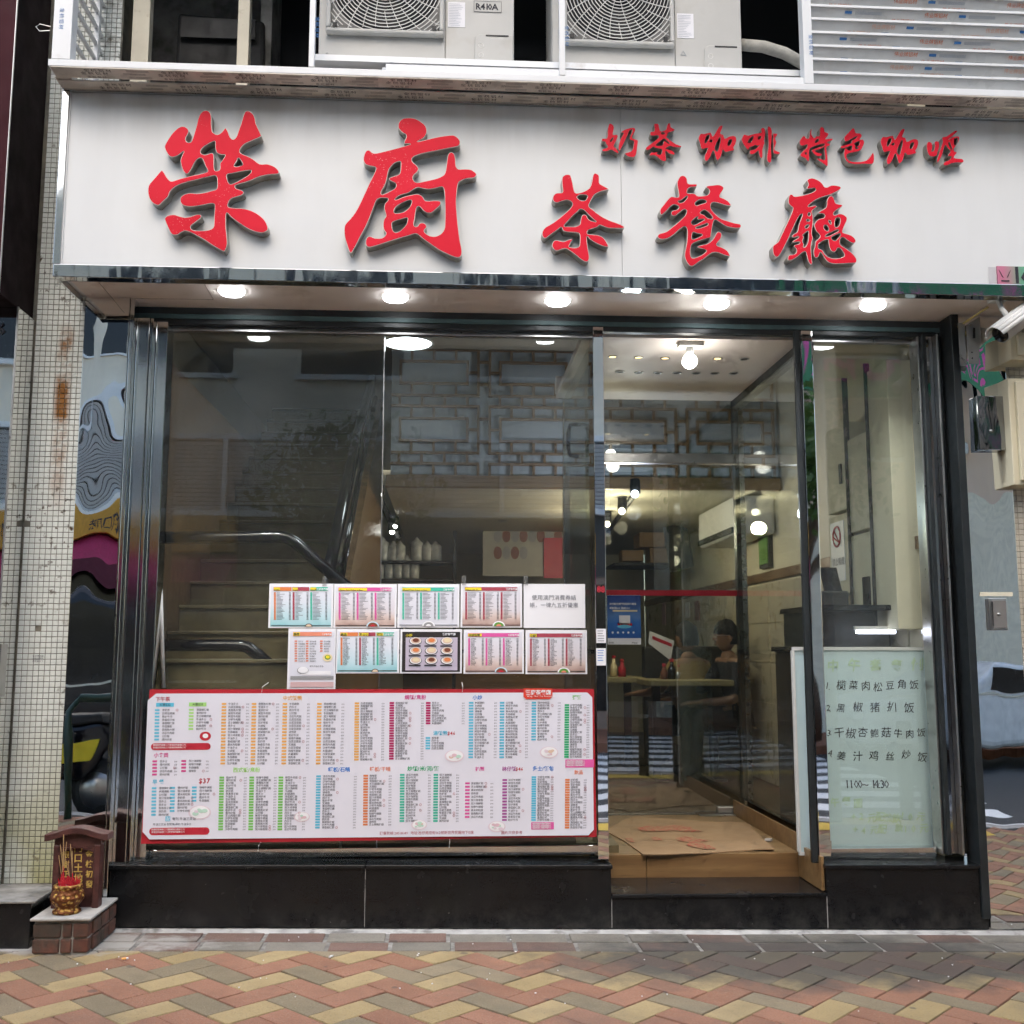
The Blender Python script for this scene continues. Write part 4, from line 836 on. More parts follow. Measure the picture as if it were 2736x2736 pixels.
# bracket
a = P(2578,860,-.06); c = P(2618,975,-.06)
t = thing('steel_bracket', 'perforated galvanised bracket plate under the right end of the soffit', 'bracket', (a.x,-.05,c.z))
MB().prism([(a.x,c.z-.0),(a.x+.055,c.z+.0),(a.x+.06,c.z+.08),(a.x+.072,c.z+.11),(a.x+.072,a.z+.025),(a.x,a.z-.02)], -.075, -.070).build('plate', M['steel_satin'], t)
BX('flange', M['steel_satin'], t, a.x-.035, a.x-.001, -.06, -.054, c.z-.005, a.z-.005)
MB().prism([(a.x+.028,a.z-.09),(a.x+.042,a.z-.09),(a.x+.044,a.z-.035),(a.x+.032,a.z-.035)], -.0765, -.0755).build('slot', M['void'], t)
for dz in (.03,.06): MB().disc((a.x+.02,-.0758,c.z+dz), .004).build('hole', M['void'], t)
# security camera
t = thing('security_camera', 'white bullet security camera with a black lens under the right end of the sign', 'camera', (2.95,-.2,3.07))
f0 = P(2672,893,-.34); f1 = P(2745,838,-.30); ax_ = (f1-f0).normalized()
def oriented(p, ax, prof, n=20):
    b = MB().lathe(prof, (0,0,0), n); q = ax.to_track_quat('Z','Y'); b.v = [tuple(p + q @ Vector(v)) for v in b.v]; return b
L0 = (f1-f0).length
oriented(f0, ax_, [(.044,.012),(.046,0),(.046,L0+.12),(.040,L0+.13)]).build('housing', M['white_plastic'], t, True)
oriented(f0, ax_, [(.0005,-.006),(.040,-.006),(.042,.014)]).build('lens', M['black_gloss'], t, True)
b = MB(); side = ax_.cross(Vector((0,0,1))).normalized(); upv = side.cross(ax_)
for i in range(9):
    aa = math.pi*(i/8)
for i in range(8):
    a0, a1 = math.pi*i/8, math.pi*(i+1)/8
    for r0 in (.054,):
        p = lambda a, s: f0 + ax_*s + side*(r0*math.cos(a)) + upv*(r0*math.sin(a))
        b.poly([p(a0,-.035), p(a1,-.035), p(a1,L0+.08), p(a0,L0+.08)])
b.build('sunshield', M['white_plastic'], t, True).modifiers.new('solid','SOLIDIFY').thickness = .004
j = f0+ax_*(L0*.45)+upv*.05
MB().tube([j, j+Vector((-.01,.03,.05)), (j.x-.012, j.y+.05, 3.0995)], .013, 8).build('arm', M['white_plastic'], t, True)
BX('mount', M['white_plastic'], t, j.x-.05, j.x+.03, j.y+.02, j.y+.09, 3.081, 3.0995, bevel=.004)
MB().tube([(j.x-.05,j.y+.08,3.06),(j.x-.09,.0,3.03),(2.70,-.02,2.98),(2.64,-.01,3.0)], .006, 6).build('cable', pm('yellow_cable',(.6,.5,.2),.6), t, True)

# ------------------------------------------------------------------ doorway shrine
BXx = lambda px, py, Y: P(px, py, Y).x
sx0, sx1 = P(84,2520,-.30).x, P(243,2520,-.30).x
zg = gz(-1.75); SY0 = PZ(160,2549,zg).y; SY1 = -.03; zt = P(160,2452,SY0).z; sx0, sx1 = P(84,2520,SY0).x, P(236,2520,SY0).x
sh = thing('shrine_plinth', 'low mossy brick base with a cement top carrying the doorway shrine', 'base', ((sx0+sx1)/2, SY0, zg))
BX('core', M['cement'], sh, sx0+.006, sx1-.006, SY0+.006, SY1, zg-.03, zt-.012, bevel=.004)
hb = (zt-.022-zg)/2
for r in range(2):
    xs_ = [sx0, sx0+.115, sx0+.165, sx1] if r == 0 else [sx0, sx0+.12, sx0+.165, sx1]
    for i in range(3):
        MB().box(xs_[i]+.003, xs_[i+1]-.003, SY0-.004+random.uniform(-.003,.003), SY0+.05, zg+r*hb+.003, zg+(r+1)*hb-.003).build('brick', M['brick'], sh, bevel=.006)
    for i in range(3): MB().box(sx1-.06, sx1+.004, SY0+.053+i*.108, SY0+.05+(i+1)*.105, zg+r*hb+.003, zg+(r+1)*hb-.003).build('brick', M['brick'], sh, bevel=.006)
BX('cement_top', M['ash'], sh, sx0-.008, sx1+.010, SY0-.014, SY1, zt-.0115, zt, bevel=.004)
TYb = SY0+.17
tab = thing('shrine_tablet', 'dark red stone door god tablet with gilt characters and a curved roof', 'shrine', (P(205,2410,TYb).x, TYb, zt))
tx0, tx1 = P(142,2330,TYb).x, P(268,2330,TYb).x; tzt = P(205,2238,TYb).z; xm = (tx0+tx1)/2
BX('backboard', M['shrine_red'], tab, tx0+.012, tx1-.012, TYb+.012, TYb+.04, zt, tzt-.01)
for x0 in (tx0, tx1-.028): BX('side_post', M['shrine_red'], tab, x0, x0+.028, TYb-.012, TYb+.045, zt, tzt-.03, bevel=.004)
arch = [(tx0+.0285, tzt-.075)]
for i in range(9): arch.append((tx0+.0285+(tx1-tx0-.057)*i/8, tzt-.065+.022*math.sin(math.pi*i/8)))
arch.append((tx1-.0285, tzt-.075)); arch += [(tx1-.0285, tzt-.0405),(tx0+.0285, tzt-.0405)]
MB().prism(arch, TYb-.008, TYb+.0115).build('lintel', M['shrine_red'], tab)
rf = []; n = 12
for i in range(n+1):
    u = i/n*2-1; rf.append((xm+u*.135, tzt-.006+.028*(math.cos(u*math.pi)*.5+.5)-.004*abs(u)))
rf += [(xm+u*.135, z+.026) for (u, z) in [((i/n*2-1), tzt-.006+.028*(math.cos((i/n*2-1)*math.pi)*.5+.5)) for i in range(n, -1, -1)]]
gb = [(xm-.10,tzt-.04),(xm+.10,tzt-.04)]+[(xm+u_*.10, tzt-.008+.028*(math.cos(u_*.74*math.pi)*.5+.5)) for u_ in (1,.6,.3,0,-.3,-.6,-1)]
MB().prism(gb, TYb-.006, TYb+.0118).build('gable', M['shrine_red'], tab)
MB().prism(rf, TYb-.035, TYb+.055).build('roof', M['shrine_red'], tab, bevel=.003)
b = MB()
for s, px, py, stp, sz in (('門口土地財神', 196, 2275, 27, .040), ('金枝初發', 228, 2289, 27, .032), ('銀樹正開', 165, 2291, 26, .032)):
    for i, ch in enumerate(s):
        q = P(px, py+i*stp, TYb+.01); T(b, ch, (q.x, TYb+.0105, q.z), sz, w=.02)
b.build('gilt_characters', M['gold_paint'], tab)
iy = SY0+.085; ix = P(180,2400,iy).x
bur = thing('incense_burner', 'round gilt incense bowl full of red stubs in front of the shrine tablet', 'incense burner', (ix,iy,zt))
prof = [(.052,0),(.060,.004),(.060,.012),(.050,.020),(.046,.028),(.058,.040),(.070,.058),(.072,.072),(.066,.088),(.054,.098),(.058,.104),(.062,.110),(.060,.117),(.053,.117),(.052,.108)]
m = NT('gilt_relief'); vor = m.n('TexVoronoi'); vor.inputs['Scale'].default_value = 62; m.l(m.pos(), vor.inputs['Vector'])
cc = m.mix(m.mapr(vor.outputs[0], .25, .5), (.58,.36,.09), (.16,.05,.012)); m.set(col=cc, metal=.55, rough=.5); m.bump(vor.outputs[0], 1.0, .008); M['gilt_relief'] = m.m
MB().lathe([(a*.97,b) for a,b in prof], (ix,iy,zt), 32, False).build('bowl', M['gilt_relief'], bur, True)
MB().lathe([(.052,.1035),(.058,.108),(.0585,.114),(.054,.119),(.047,.119)], (ix,iy,zt), 32, False).build('rim', M['gold'], bur, True)
MB().disc((ix,iy,zt+.110), .048, 24, 'z').build('ash_fill', M['ash'], bur)
b = MB()
for i in range(70):
    a = random.uniform(0,6.28); r = .04*math.sqrt(random.random()); x0, y0 = ix+.004+r*math.cos(a), iy+r*math.sin(a)
    b.tube([(x0,y0,zt+.108),(x0+random.uniform(-.006,.006),y0+random.uniform(-.004,.004),zt+.108+random.uniform(.022,.045))], .0016, 4)
b.build('stub_cluster', M['incense'], bur)
for i in range(9):
    x0, y0 = ix+random.uniform(-.03,.03), iy+random.uniform(-.02,.02); dx = random.uniform(-.035,.012); hh = random.uniform(.09,.19) if i else .215
    o = thing('incense_stick', 'thin tan burnt incense stick standing in the gilt incense bowl', 'incense stick', (x0,y0,zt+.11), 'incense sticks in the bowl')
    p1 = Vector((x0,y0,zt+.105)); p2 = Vector((x0+dx,y0+.01,zt+.11+hh))
    MB().tube([p1, p1.lerp(p2,.4)], .0013, 4).build('stem', M['incense'], o); MB().tube([p1.lerp(p2,.4), p2], .0016, 4).build('coating', M['incense_tan'], o)

# ------------------------------------------------------------------ pavement
pav = BX('pavement', M['joint'], None, -.1,.1,-.1,.1,-.1,-.09); 
pm_ = MB(); X0, X1 = -14, 14
pm_.poly([(X0,-3.15,gz(X0)-.018),(X1,-3.15,gz(X1)-.018),(X1,.06,gz(X1)-.018),(X0,.06,gz(X0)-.018)])
pav.data = pm_.build('tmp', M['joint']).data; bpy.data.objects.remove(bpy.data.objects['tmp']); struct(pav)
LB, WB = .250, .125; TH = math.atan(GS)
def cut(poly, ymax):
    out = []
    for i in range(len(poly)):
        a, b2 = poly[i], poly[(i+1)%len(poly)]
        ina, inb = a[1] <= ymax, b2[1] <= ymax
        if ina: out.append(a)
        if ina != inb:
            t = (ymax-a[1])/(b2[1]-a[1]); out.append((a[0]+(b2[0]-a[0])*t, ymax))
    return out
def shrink(poly, d):
    cx = sum(p[0] for p in poly)/len(poly); cy_ = sum(p[1] for p in poly)/len(poly); out = []
    n = len(poly)
    for i in range(n):
        p0, p1, p2 = Vector(poly[i-1]), Vector(poly[i]), Vector(poly[(i+1)%n])
        e0 = (p1-p0); e1 = (p2-p1)
        if e0.length < 1e-6 or e1.length < 1e-6: continue
        n0 = Vector((-e0.y,e0.x)).normalized(); n1 = Vector((-e1.y,e1.x)).normalized()
        bis = n0+n1; k = d/max(.4, (bis.length_squared/2)); out.append(tuple(p1+bis*k))
    return out
def slab(mb, poly, dz, tilt=(0,0)):
    top = shrink(poly, .0052); base = shrink(poly, .0032)
    if len(top) < 3 or len(base) != len(top): return False
    cx = sum(p[0] for p in poly)/len(poly); cy_ = sum(p[1] for p in poly)/len(poly)
    h = lambda p: gz(p[0])+dz+tilt[0]*(p[0]-cx)+tilt[1]*(p[1]-cy_)
    n = len(top); v = [(p[0],p[1],h(p)) for p in top]+[(p[0],p[1],h(p)-.003) for p in base]+[(p[0],p[1],h(p)-.03) for p in base]
    f = [tuple(range(n))]+[(i,n+i,n+(i+1)%n,(i+1)%n) for i in range(n)]+[(n+i,2*n+i,2*n+(i+1)%n,n+(i+1)%n) for i in range(n)]
    mb.add(v, f); return True
YB = -.335
far = {k: MB() for k in ('pv_orange','pv_yellow','pv_olive')}
ca = math.cos(R(-45)); sa = math.sin(R(-45))
ncount = 0
cells = []
for i in range(-60, 60):
    for j in range(-30, 30):
        bx, by = i*1 + j*2, -i*1 + j*2
        for kind, (x0,y0,x1,y1) in (('h',(0,0,2,1)),('v',(2,0,3,2))):
            pts = [((bx+x)*WB, (by+y)*WB) for x,y in ((x0,y0),(x1,y0),(x1,y1),(x0,y1))]
            # rotate so that the zigzag runs along X
            w = [(px*ca - py*sa + .05, px*sa + py*ca - .62) for px, py in pts]
            cx = sum(p[0] for p in w)/4; cy_ = sum(p[1] for p in w)/4
            if -7 < cx < 8 and -3.1 < cy_ < YB+.12: cells.append((cx, cy_, w, kind, i))
for cx, cy_, w, kind, i in cells:
    if cy_ > YB-.15:
        w = cut(w, YB)
        if len(w) < 3: continue
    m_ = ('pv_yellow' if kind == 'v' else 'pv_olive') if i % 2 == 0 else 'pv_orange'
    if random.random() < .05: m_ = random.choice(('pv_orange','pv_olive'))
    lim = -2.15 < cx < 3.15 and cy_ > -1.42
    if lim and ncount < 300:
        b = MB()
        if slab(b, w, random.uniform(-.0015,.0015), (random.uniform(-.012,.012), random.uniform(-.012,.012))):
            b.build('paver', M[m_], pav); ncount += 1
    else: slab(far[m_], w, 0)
for k, b in far.items():
    o = b.build('paver_field', M[k], pav); o['kind'] = 'stuff'
for r, (y0, y1, off) in enumerate(((-.185,-.048,0), (-.328,-.193,.12))):
    x = -1.62+off if r == 0 else -1.72+off
    while x < 3.6:
        l = .262; b = MB(); x1 = x+l
        if slab(b, [(x,y0),(x1,y0),(x1,y1),(x,y1)], random.uniform(-.002,.002), (random.uniform(-.01,.01), random.uniform(-.015,.015))):
            b.build('border_paver', M['pv_pink' if random.random() < .42 else 'pv_grey'], pav)
        x += l+.012
b = MB()
jb = MB(); jb.poly([(-1.7,-.336,gz(-1.7)-.005),(3.7,-.336,gz(3.7)-.005),(3.7,-.04,gz(3.7)-.005),(-1.7,-.04,gz(-1.7)-.005)]); jb.build('border_joint', M['joint_grey'], pav)
for (x0,x1,y0,y1,dz) in ((-1.62,3.6,-.05,.05,.003),(-3.,-1.62,-.34,.05,.002)):
    n = 60
    for i in range(n):
        xa, xb = x0+(x1-x0)*i/n, x0+(x1-x0)*(i+1)/n
        h = lambda x: gz(x)+dz
        b.poly([(xa,y0,h(xa)-.006),(xb,y0,h(xb)-.006),(xb,y1,h(xb)+.012),(xa,y1,h(xa)+.012)])
b.build('mortar_strip', M['mortar'], pav)
# litter
for (px, py, lab) in ((325,2562,'orange tipped cigarette end on the pavers below the shrine'),(880,2557,'white cigarette end on the pavers under the left window')):
    q = PZ(px, py, gz(P(px,py,-.3).x)+.006)
    t = thing('cigarette_end', lab, 'cigarette end', q)
    a = random.uniform(-.3,.3) if px < 500 else 1.0; d = Vector((math.cos(a), math.sin(a), 0))
    MB().tube([q, q+d*.018], .004, 8).build('filter', M['i_orange'] if px < 500 else M['paper'], t); MB().tube([q+d*.018, q+d*.026], .0038, 8).build('paper', M['paper'] if px < 500 else M['ash'], t)
sc_ = MB()
for i in range(45):
    x, y = random.uniform(-2,3), random.uniform(-1.2,-.02); r = random.uniform(.0015,.004)
    sc_.prismz([(x+r*math.cos(a)*random.uniform(.6,1.3), y+r*math.sin(a)*random.uniform(.6,1.3)) for a in (0,1.2,2.5,3.8,5)], gz(x)+.001, gz(x)+.004)
o = sc_.build('pavement_litter', M['paper'], None); o['kind'] = 'stuff'; o['label'] = 'scattered specks of pale litter and grit on the pavers'; o['category'] = 'litter'
# ------------------------------------------------------------------ big menu banner
BY = .02
a = P(400,1842,BY); c = P(1590,2240,BY)
ban = thing('menu_banner', 'wide white menu banner with a red border covered in small dish lists below the window', 'banner', ((a.x+c.x)/2, BY, c.z))
TLq, TRq, BRq, BLq = P(400,1842,BY), P(1587,1841,BY), P(1594,2236,BY), P(376,2255,BY)
b = MB(); n = 24
def bil(u, v): 
    p = TLq.lerp(TRq,u).lerp(BLq.lerp(BRq,u), v); return p
rows = []
for vv in (0, 1):
    for i in range(n+1):
        u = i/n; p = bil(u, vv); rows.append((p.x, BY+.004*math.sin(u*9+vv), p.z))
b.v = rows; b.f = [(n+1+i, n+2+i, i+1, i) for i in range(n)]; b.m = [0]*n
sheet = b.build('red_sheet', M['banner_red'], ban); sheet.modifiers.new('s','SOLIDIFY').thickness = .002
oc = [P(*q, BY) for q in ((400,2242),(382,2222),(396,1871),(418,1853),(1569,1850),(1582,1863),(1586,2216),(1572,2231))]
white = MB().prism([(p.x,p.z) for p in oc], BY-.0075, BY-.0055).build('white_field', M['banner_white'], ban)
inks = {}
def ib(k): return inks.setdefault(k, MB())
YT = BY-.0085
def chip(px, py, w, h, k, y=None):
    p0 = P(px,py-h/2,y or YT); p1 = P(px+w,py+h/2,y or YT); ib(k).rect(p0.x,p1.x,p1.z,p0.z,y or YT)
def txt(s, px, py, sz, k, w=0, sp=1.0, y=None):      # sz in photo pixels
    q = P(px, py, y or YT); T(ib(k), s, (q.x, y or YT, q.z), sz*.00187, w=w, sp=sp)
S7 = lambda u, v: (u*.47205, 1824+v*.47205)
S8 = lambda u, v: (912+u*.47205, 1824+v*.47205)
def column(S, x, y0, y1, n, k, dx=30, pr=125, fs=7.6, skew=-.022, chipw=26, price=True):
    for i in range(n):
        yy = y0+(y1-y0)*(i/(max(1,n-1))); xx = x+skew*(yy-y0)*(1 if S is S7 else .4)
        px, py = S(xx-chipw/2, yy); chip(px, py, chipw*.472, 5.0, k)
        s = random.choice(DISH); txt(s, *S(xx+dx-6, yy+5.5), fs*.84, 'ink', w=0, sp=.98)
        if price: txt(random.choice(PRICES), *S(xx+pr, yy+5), fs*.62, 'ink_soft')
        if random.random() < .13:
            q = P(*S(xx+dx+78, yy), YT); ib('wine').tube([(q.x+.005*math.cos(t),YT,q.z+.005*math.sin(t)) for t in [j*.785 for j in range(9)]], .0008, 4, False)
column(S7, 890,155,322,10,'cyan',34,0,price=False); column(S7, 1083,153,262,7,'lgreen',34,0,price=False)
column(S7, 876,445,520,5,'magenta',34,110); column(S7, 1040,443,500,4,'magenta',34,125)
column(S7, 872,597,748,9,'cyan',34,0,price=False); column(S7, 977,595,726,8,'cyan',34,0,price=False); column(S7, 1100,593,668,5,'cyan',34,0,price=False)
for x in (1268,1438,1613,1808): column(S7, x,120,457,20,'orange')
for x in (1255,1425,1590): column(S7, x,537,830,20,'green')
column(S7, 1803,530,820,20,'cyan',30,200)
column(S8, 88,117,435,22,'orange',26,140); column(S8, 286,115,430,23,'crimson',26,165); column(S8, 492,115,230,9,'crimson',26,190); column(S8, 490,313,372,5,'cyan',26,0,price=False)
column(S8, 138,527,803,19,'orange2',26,130); column(S8, 345,522,783,18,'teal',26,145); column(S8, 535,522,783,18,'teal',26,115)
column(S8, 735,114,422,20,'cyan',26,130); column(S8, 910,114,422,20,'cyan',26,132); column(S8, 1090,113,322,14,'cyan',26,135)
column(S8, 714,570,760,11,'pink',26,130); column(S8, 925,551,777,14,'purple',26,0,price=False); column(S8, 1090,535,777,19,'cyan',26,95); column(S8, 1277,127,420,22,'emerald',24,112); column(S8, 1280,550,820,20,'orange2',24,92)
for s, S, u, v, sz, k in (('下午茶',S7,880,103,12,'wine'),('小食类',S7,870,421,12,'magenta'),('早 餐',S7,862,572,12,'cyan'),('$37',S7,1124,570,17,'red'),('中式飯類',S7,1600,97,12,'orange'),('西式饭/意粉',S7,1318,505,12.5,'lgreen'),('鐵板/石鍋',S7,1857,503,12.5,'blue'),('焗飯/意粉',S8,358,93,12.5,'magenta'),('湯飯類',S8,520,296,12,'cyan'),('$46',S8,600,296,12,'red'),('小炒',S8,743,94,12.5,'blue'),('粥麵',S8,1308,93,11.5,'green'),('鐵板/干鍋',S8,160,500,12,'salmon'),('炒飯/米/河/麵',S8,374,498,13,'emerald'),('扒類',S8,758,498,11.5,'pink'),('砵仔飯',S8,910,498,12,'purple'),('$46',S8,986,498,11.5,'red'),('多士/麵包',S8,1082,497,12.5,'blue'),('飲品',S8,1318,517,11.5,'salmon'),
  ('奄列.牛油三文治',S7,974,778,8,'ink'),('牛油三文治可配熱飲.菜包.牛油多士',S7,866,808,6.3,'ink'),('訂餐熱線:28518149  地址:氹仔南京街162號新世界花園地下E座',S8,216,860,8.7,'wine'),('圖片只供參考',S8,904,857,9,'wine')):
    txt(s, *S(u, v), sz, k, w=.02 if sz > 9 else 0)
def slabpx(S, u0, v0, u1, v1, k, rnd=False):
    p0 = P(*S(u0,v0), YT); p1 = P(*S(u1,v1), YT)
    if not rnd: ib(k).rect(p0.x,p1.x,p1.z,p0.z,YT); return
    r = (p0.z-p1.z)/2; pts = []
    for i in range(9): a_ = -math.pi/2+math.pi*i/8; pts.append((p1.x-r+r*math.cos(a_), YT, (p0.z+p1.z)/2+r*math.sin(a_)))
    for i in range(9): a_ = math.pi/2+math.pi*i/8; pts.append((p0.x+r+r*math.cos(a_), YT, (p0.z+p1.z)/2+r*math.sin(a_)))
    ib(k).poly(pts)
slabpx(S7, 855,343,1192,380,'red',True); slabpx(S7, 845,822,1185,860,'red',True); slabpx(S7, 937,757,963,784,'cyan'); slabpx(S7,884,114,984,136,'cyan'); slabpx(S7,1070,112,1168,134,'lgreen')
slabpx(S8,1268,435,1430,480,'pink'); slabpx(S8,1075,790,1203,830,'pink')
YT -= .001
for S, u0, u1, vs_ in ((S7,866,1180,(357,372)),(S7,856,1172,(836,851)),(S8,1273,1400,(449,460,472)),(S8,1080,1195,(803,815,826))):
    for v in vs_: txt('以上套餐可配熱飲或凍飲加三元'.replace('以上','').replace('可','').replace('或凍','').replace('加','')*2, *S(u0,v), 5.2, 'white', sp=1.05*(u1-u0)/340 if S is S7 else .55)
txt('配', *S7(940,780), 10, 'white'); txt('K餐$32', *S7(905,131), 8, 'ink'); txt('A餐$35', *S7(1090,129), 8, 'ink')
YT += .001
p0 = P(*S8(1030,32), BY); p1 = P(*S8(1194,92), BY)
tabm = MB(); tabm.prism([(p0.x,p1.z+.012),(p0.x+.012,p1.z),(p1.x-.012,p1.z),(p1.x,p1.z+.012),(p1.x,p0.z),(p0.x,p0.z)], BY-.0105, BY-.008); tabm.build('logo_tab', pm('tab_red',(.70,.06,.035),.4), ban)
YT -= .004; txt('榮廚茶餐廳', *S8(1042,66), 13.2, 'white', w=.02); txt('Wing Chef Tea Restaurant', *S8(1050,81), 6.2, 'white'); YT += .004
def dish(px, py, r, cols, y, sq=.62):
    for i, (k, f) in enumerate(cols):
        q = P(px+i*.4, py-i*.8, y-.0004*i); ib(k).disc((q.x, y-.0004*i, q.z), r*f*.00187, 18, 'y', r*f*sq*.00187)
for S, u, v, r in ((S8,640,415,25),(S8,1175,395,24),(S8,440,805,20),(S8,880,815,22),(S7,1130,735,28),(S7,1708,760,20)):
    dish(*S(u,v), r, (('faintpink',1),('white',.86)), YT)
    for i in range(7):
        px, py = S(u,v); dish(px+random.uniform(-.5,.5)*r, py+random.uniform(-.28,.28)*r, r*random.uniform(.12,.3), ((random.choice(('faintrose','faintpink','mint','peach')),1),), YT-.001-i*.0002)
dish(*S7(1162,303), 14, (('red',1),('white',.5)), YT, .8)
for k, b in list(inks.items()):
    if b.f: b.build('print_'+k, M['i_'+k] if 'i_'+k in M else M[k], ban)
for (px, py) in ((700,1838),(1235,1838),(690,2262),(1200,2252)):
    q = P(px,py,BY); MB().tube([(q.x,BY-.004,q.z-.02),(q.x+.003,BY-.01,q.z+.005),(q.x+.001,.20,q.z+.02)], .0016, 5).build('cable_tie', M['white_plastic'], ban)

# ------------------------------------------------------------------ ten menu sheets taped to the glass
SHY = .196
SH = [((720,1559,889,1678), 'drinks', 'orange header menu sheet over sea green, leftmost of the upper row'),
 ((893,1560,1059,1678), 'pink', 'pink header menu sheet with a berry plate, second in the upper row'),
 ((1063,1560,1227,1677), 'green', 'green header menu sheet with a rice plate, middle of the upper row'),
 ((1231,1559,1395,1677), 'red', 'dark red header menu sheet with a salad plate, in the upper row'),
 ((1399,1560,1564,1678), 'notice', 'plain white notice offering a voucher discount, end of the upper row'),
 ((771,1679,896,1841), 'breakfast', 'tall breakfast menu sheet with an orange header, leftmost of the lower row'),
 ((898,1680,1066,1799), 'drinks2', 'three header drinks sheet over sea green, second in the lower row'),
 ((1070,1681,1234,1799), 'photos', 'dark framed sheet with nine dish photos, middle of the lower row'),
 ((1239,1682,1400,1800), 'pink2', 'pink header menu sheet with a berry plate, fourth in the lower row'),
 ((1404,1683,1569,1801), 'red2', 'dark red header menu sheet with a salad plate, end of the lower row')]
def gradmat(name, stops):
    m = NT(name); sep = m.n('SeparateXYZ'); m.l(m.coord('Generated'), sep.inputs[0]); cr = m.n('ValToRGB'); e = cr.color_ramp.elements
    e[0].position, e[0].color = stops[0][0], (*stops[0][1],1); e[1].position, e[1].color = stops[-1][0], (*stops[-1][1],1)
    for p_, c_ in stops[1:-1]: x = e.new(p_); x.color = (*c_,1)
    nz = m.noise(14,4); ad = m.math('ADD', sep.outputs[2], m.mapr(nz,.3,.7,-.06,.06)); m.l(ad, cr.inputs[0]); m.set(col=cr.outputs[0], rough=.4); return m.m
GR = {'sea': gradmat('print_sea', [(0,(.30,.58,.62)),(.25,(.52,.72,.77)),(.6,(.70,.75,.82)),(1,(.74,.75,.82))]),
 'wood': gradmat('print_wood', [(0,(.40,.26,.22)),(.16,(.62,.47,.42)),(.24,(.70,.58,.54)),(.42,(.72,.68,.72)),(1,(.74,.75,.82))]),
 'plain': gradmat('print_plain', [(0,(.70,.70,.76)),(1,(.72,.73,.80))])}
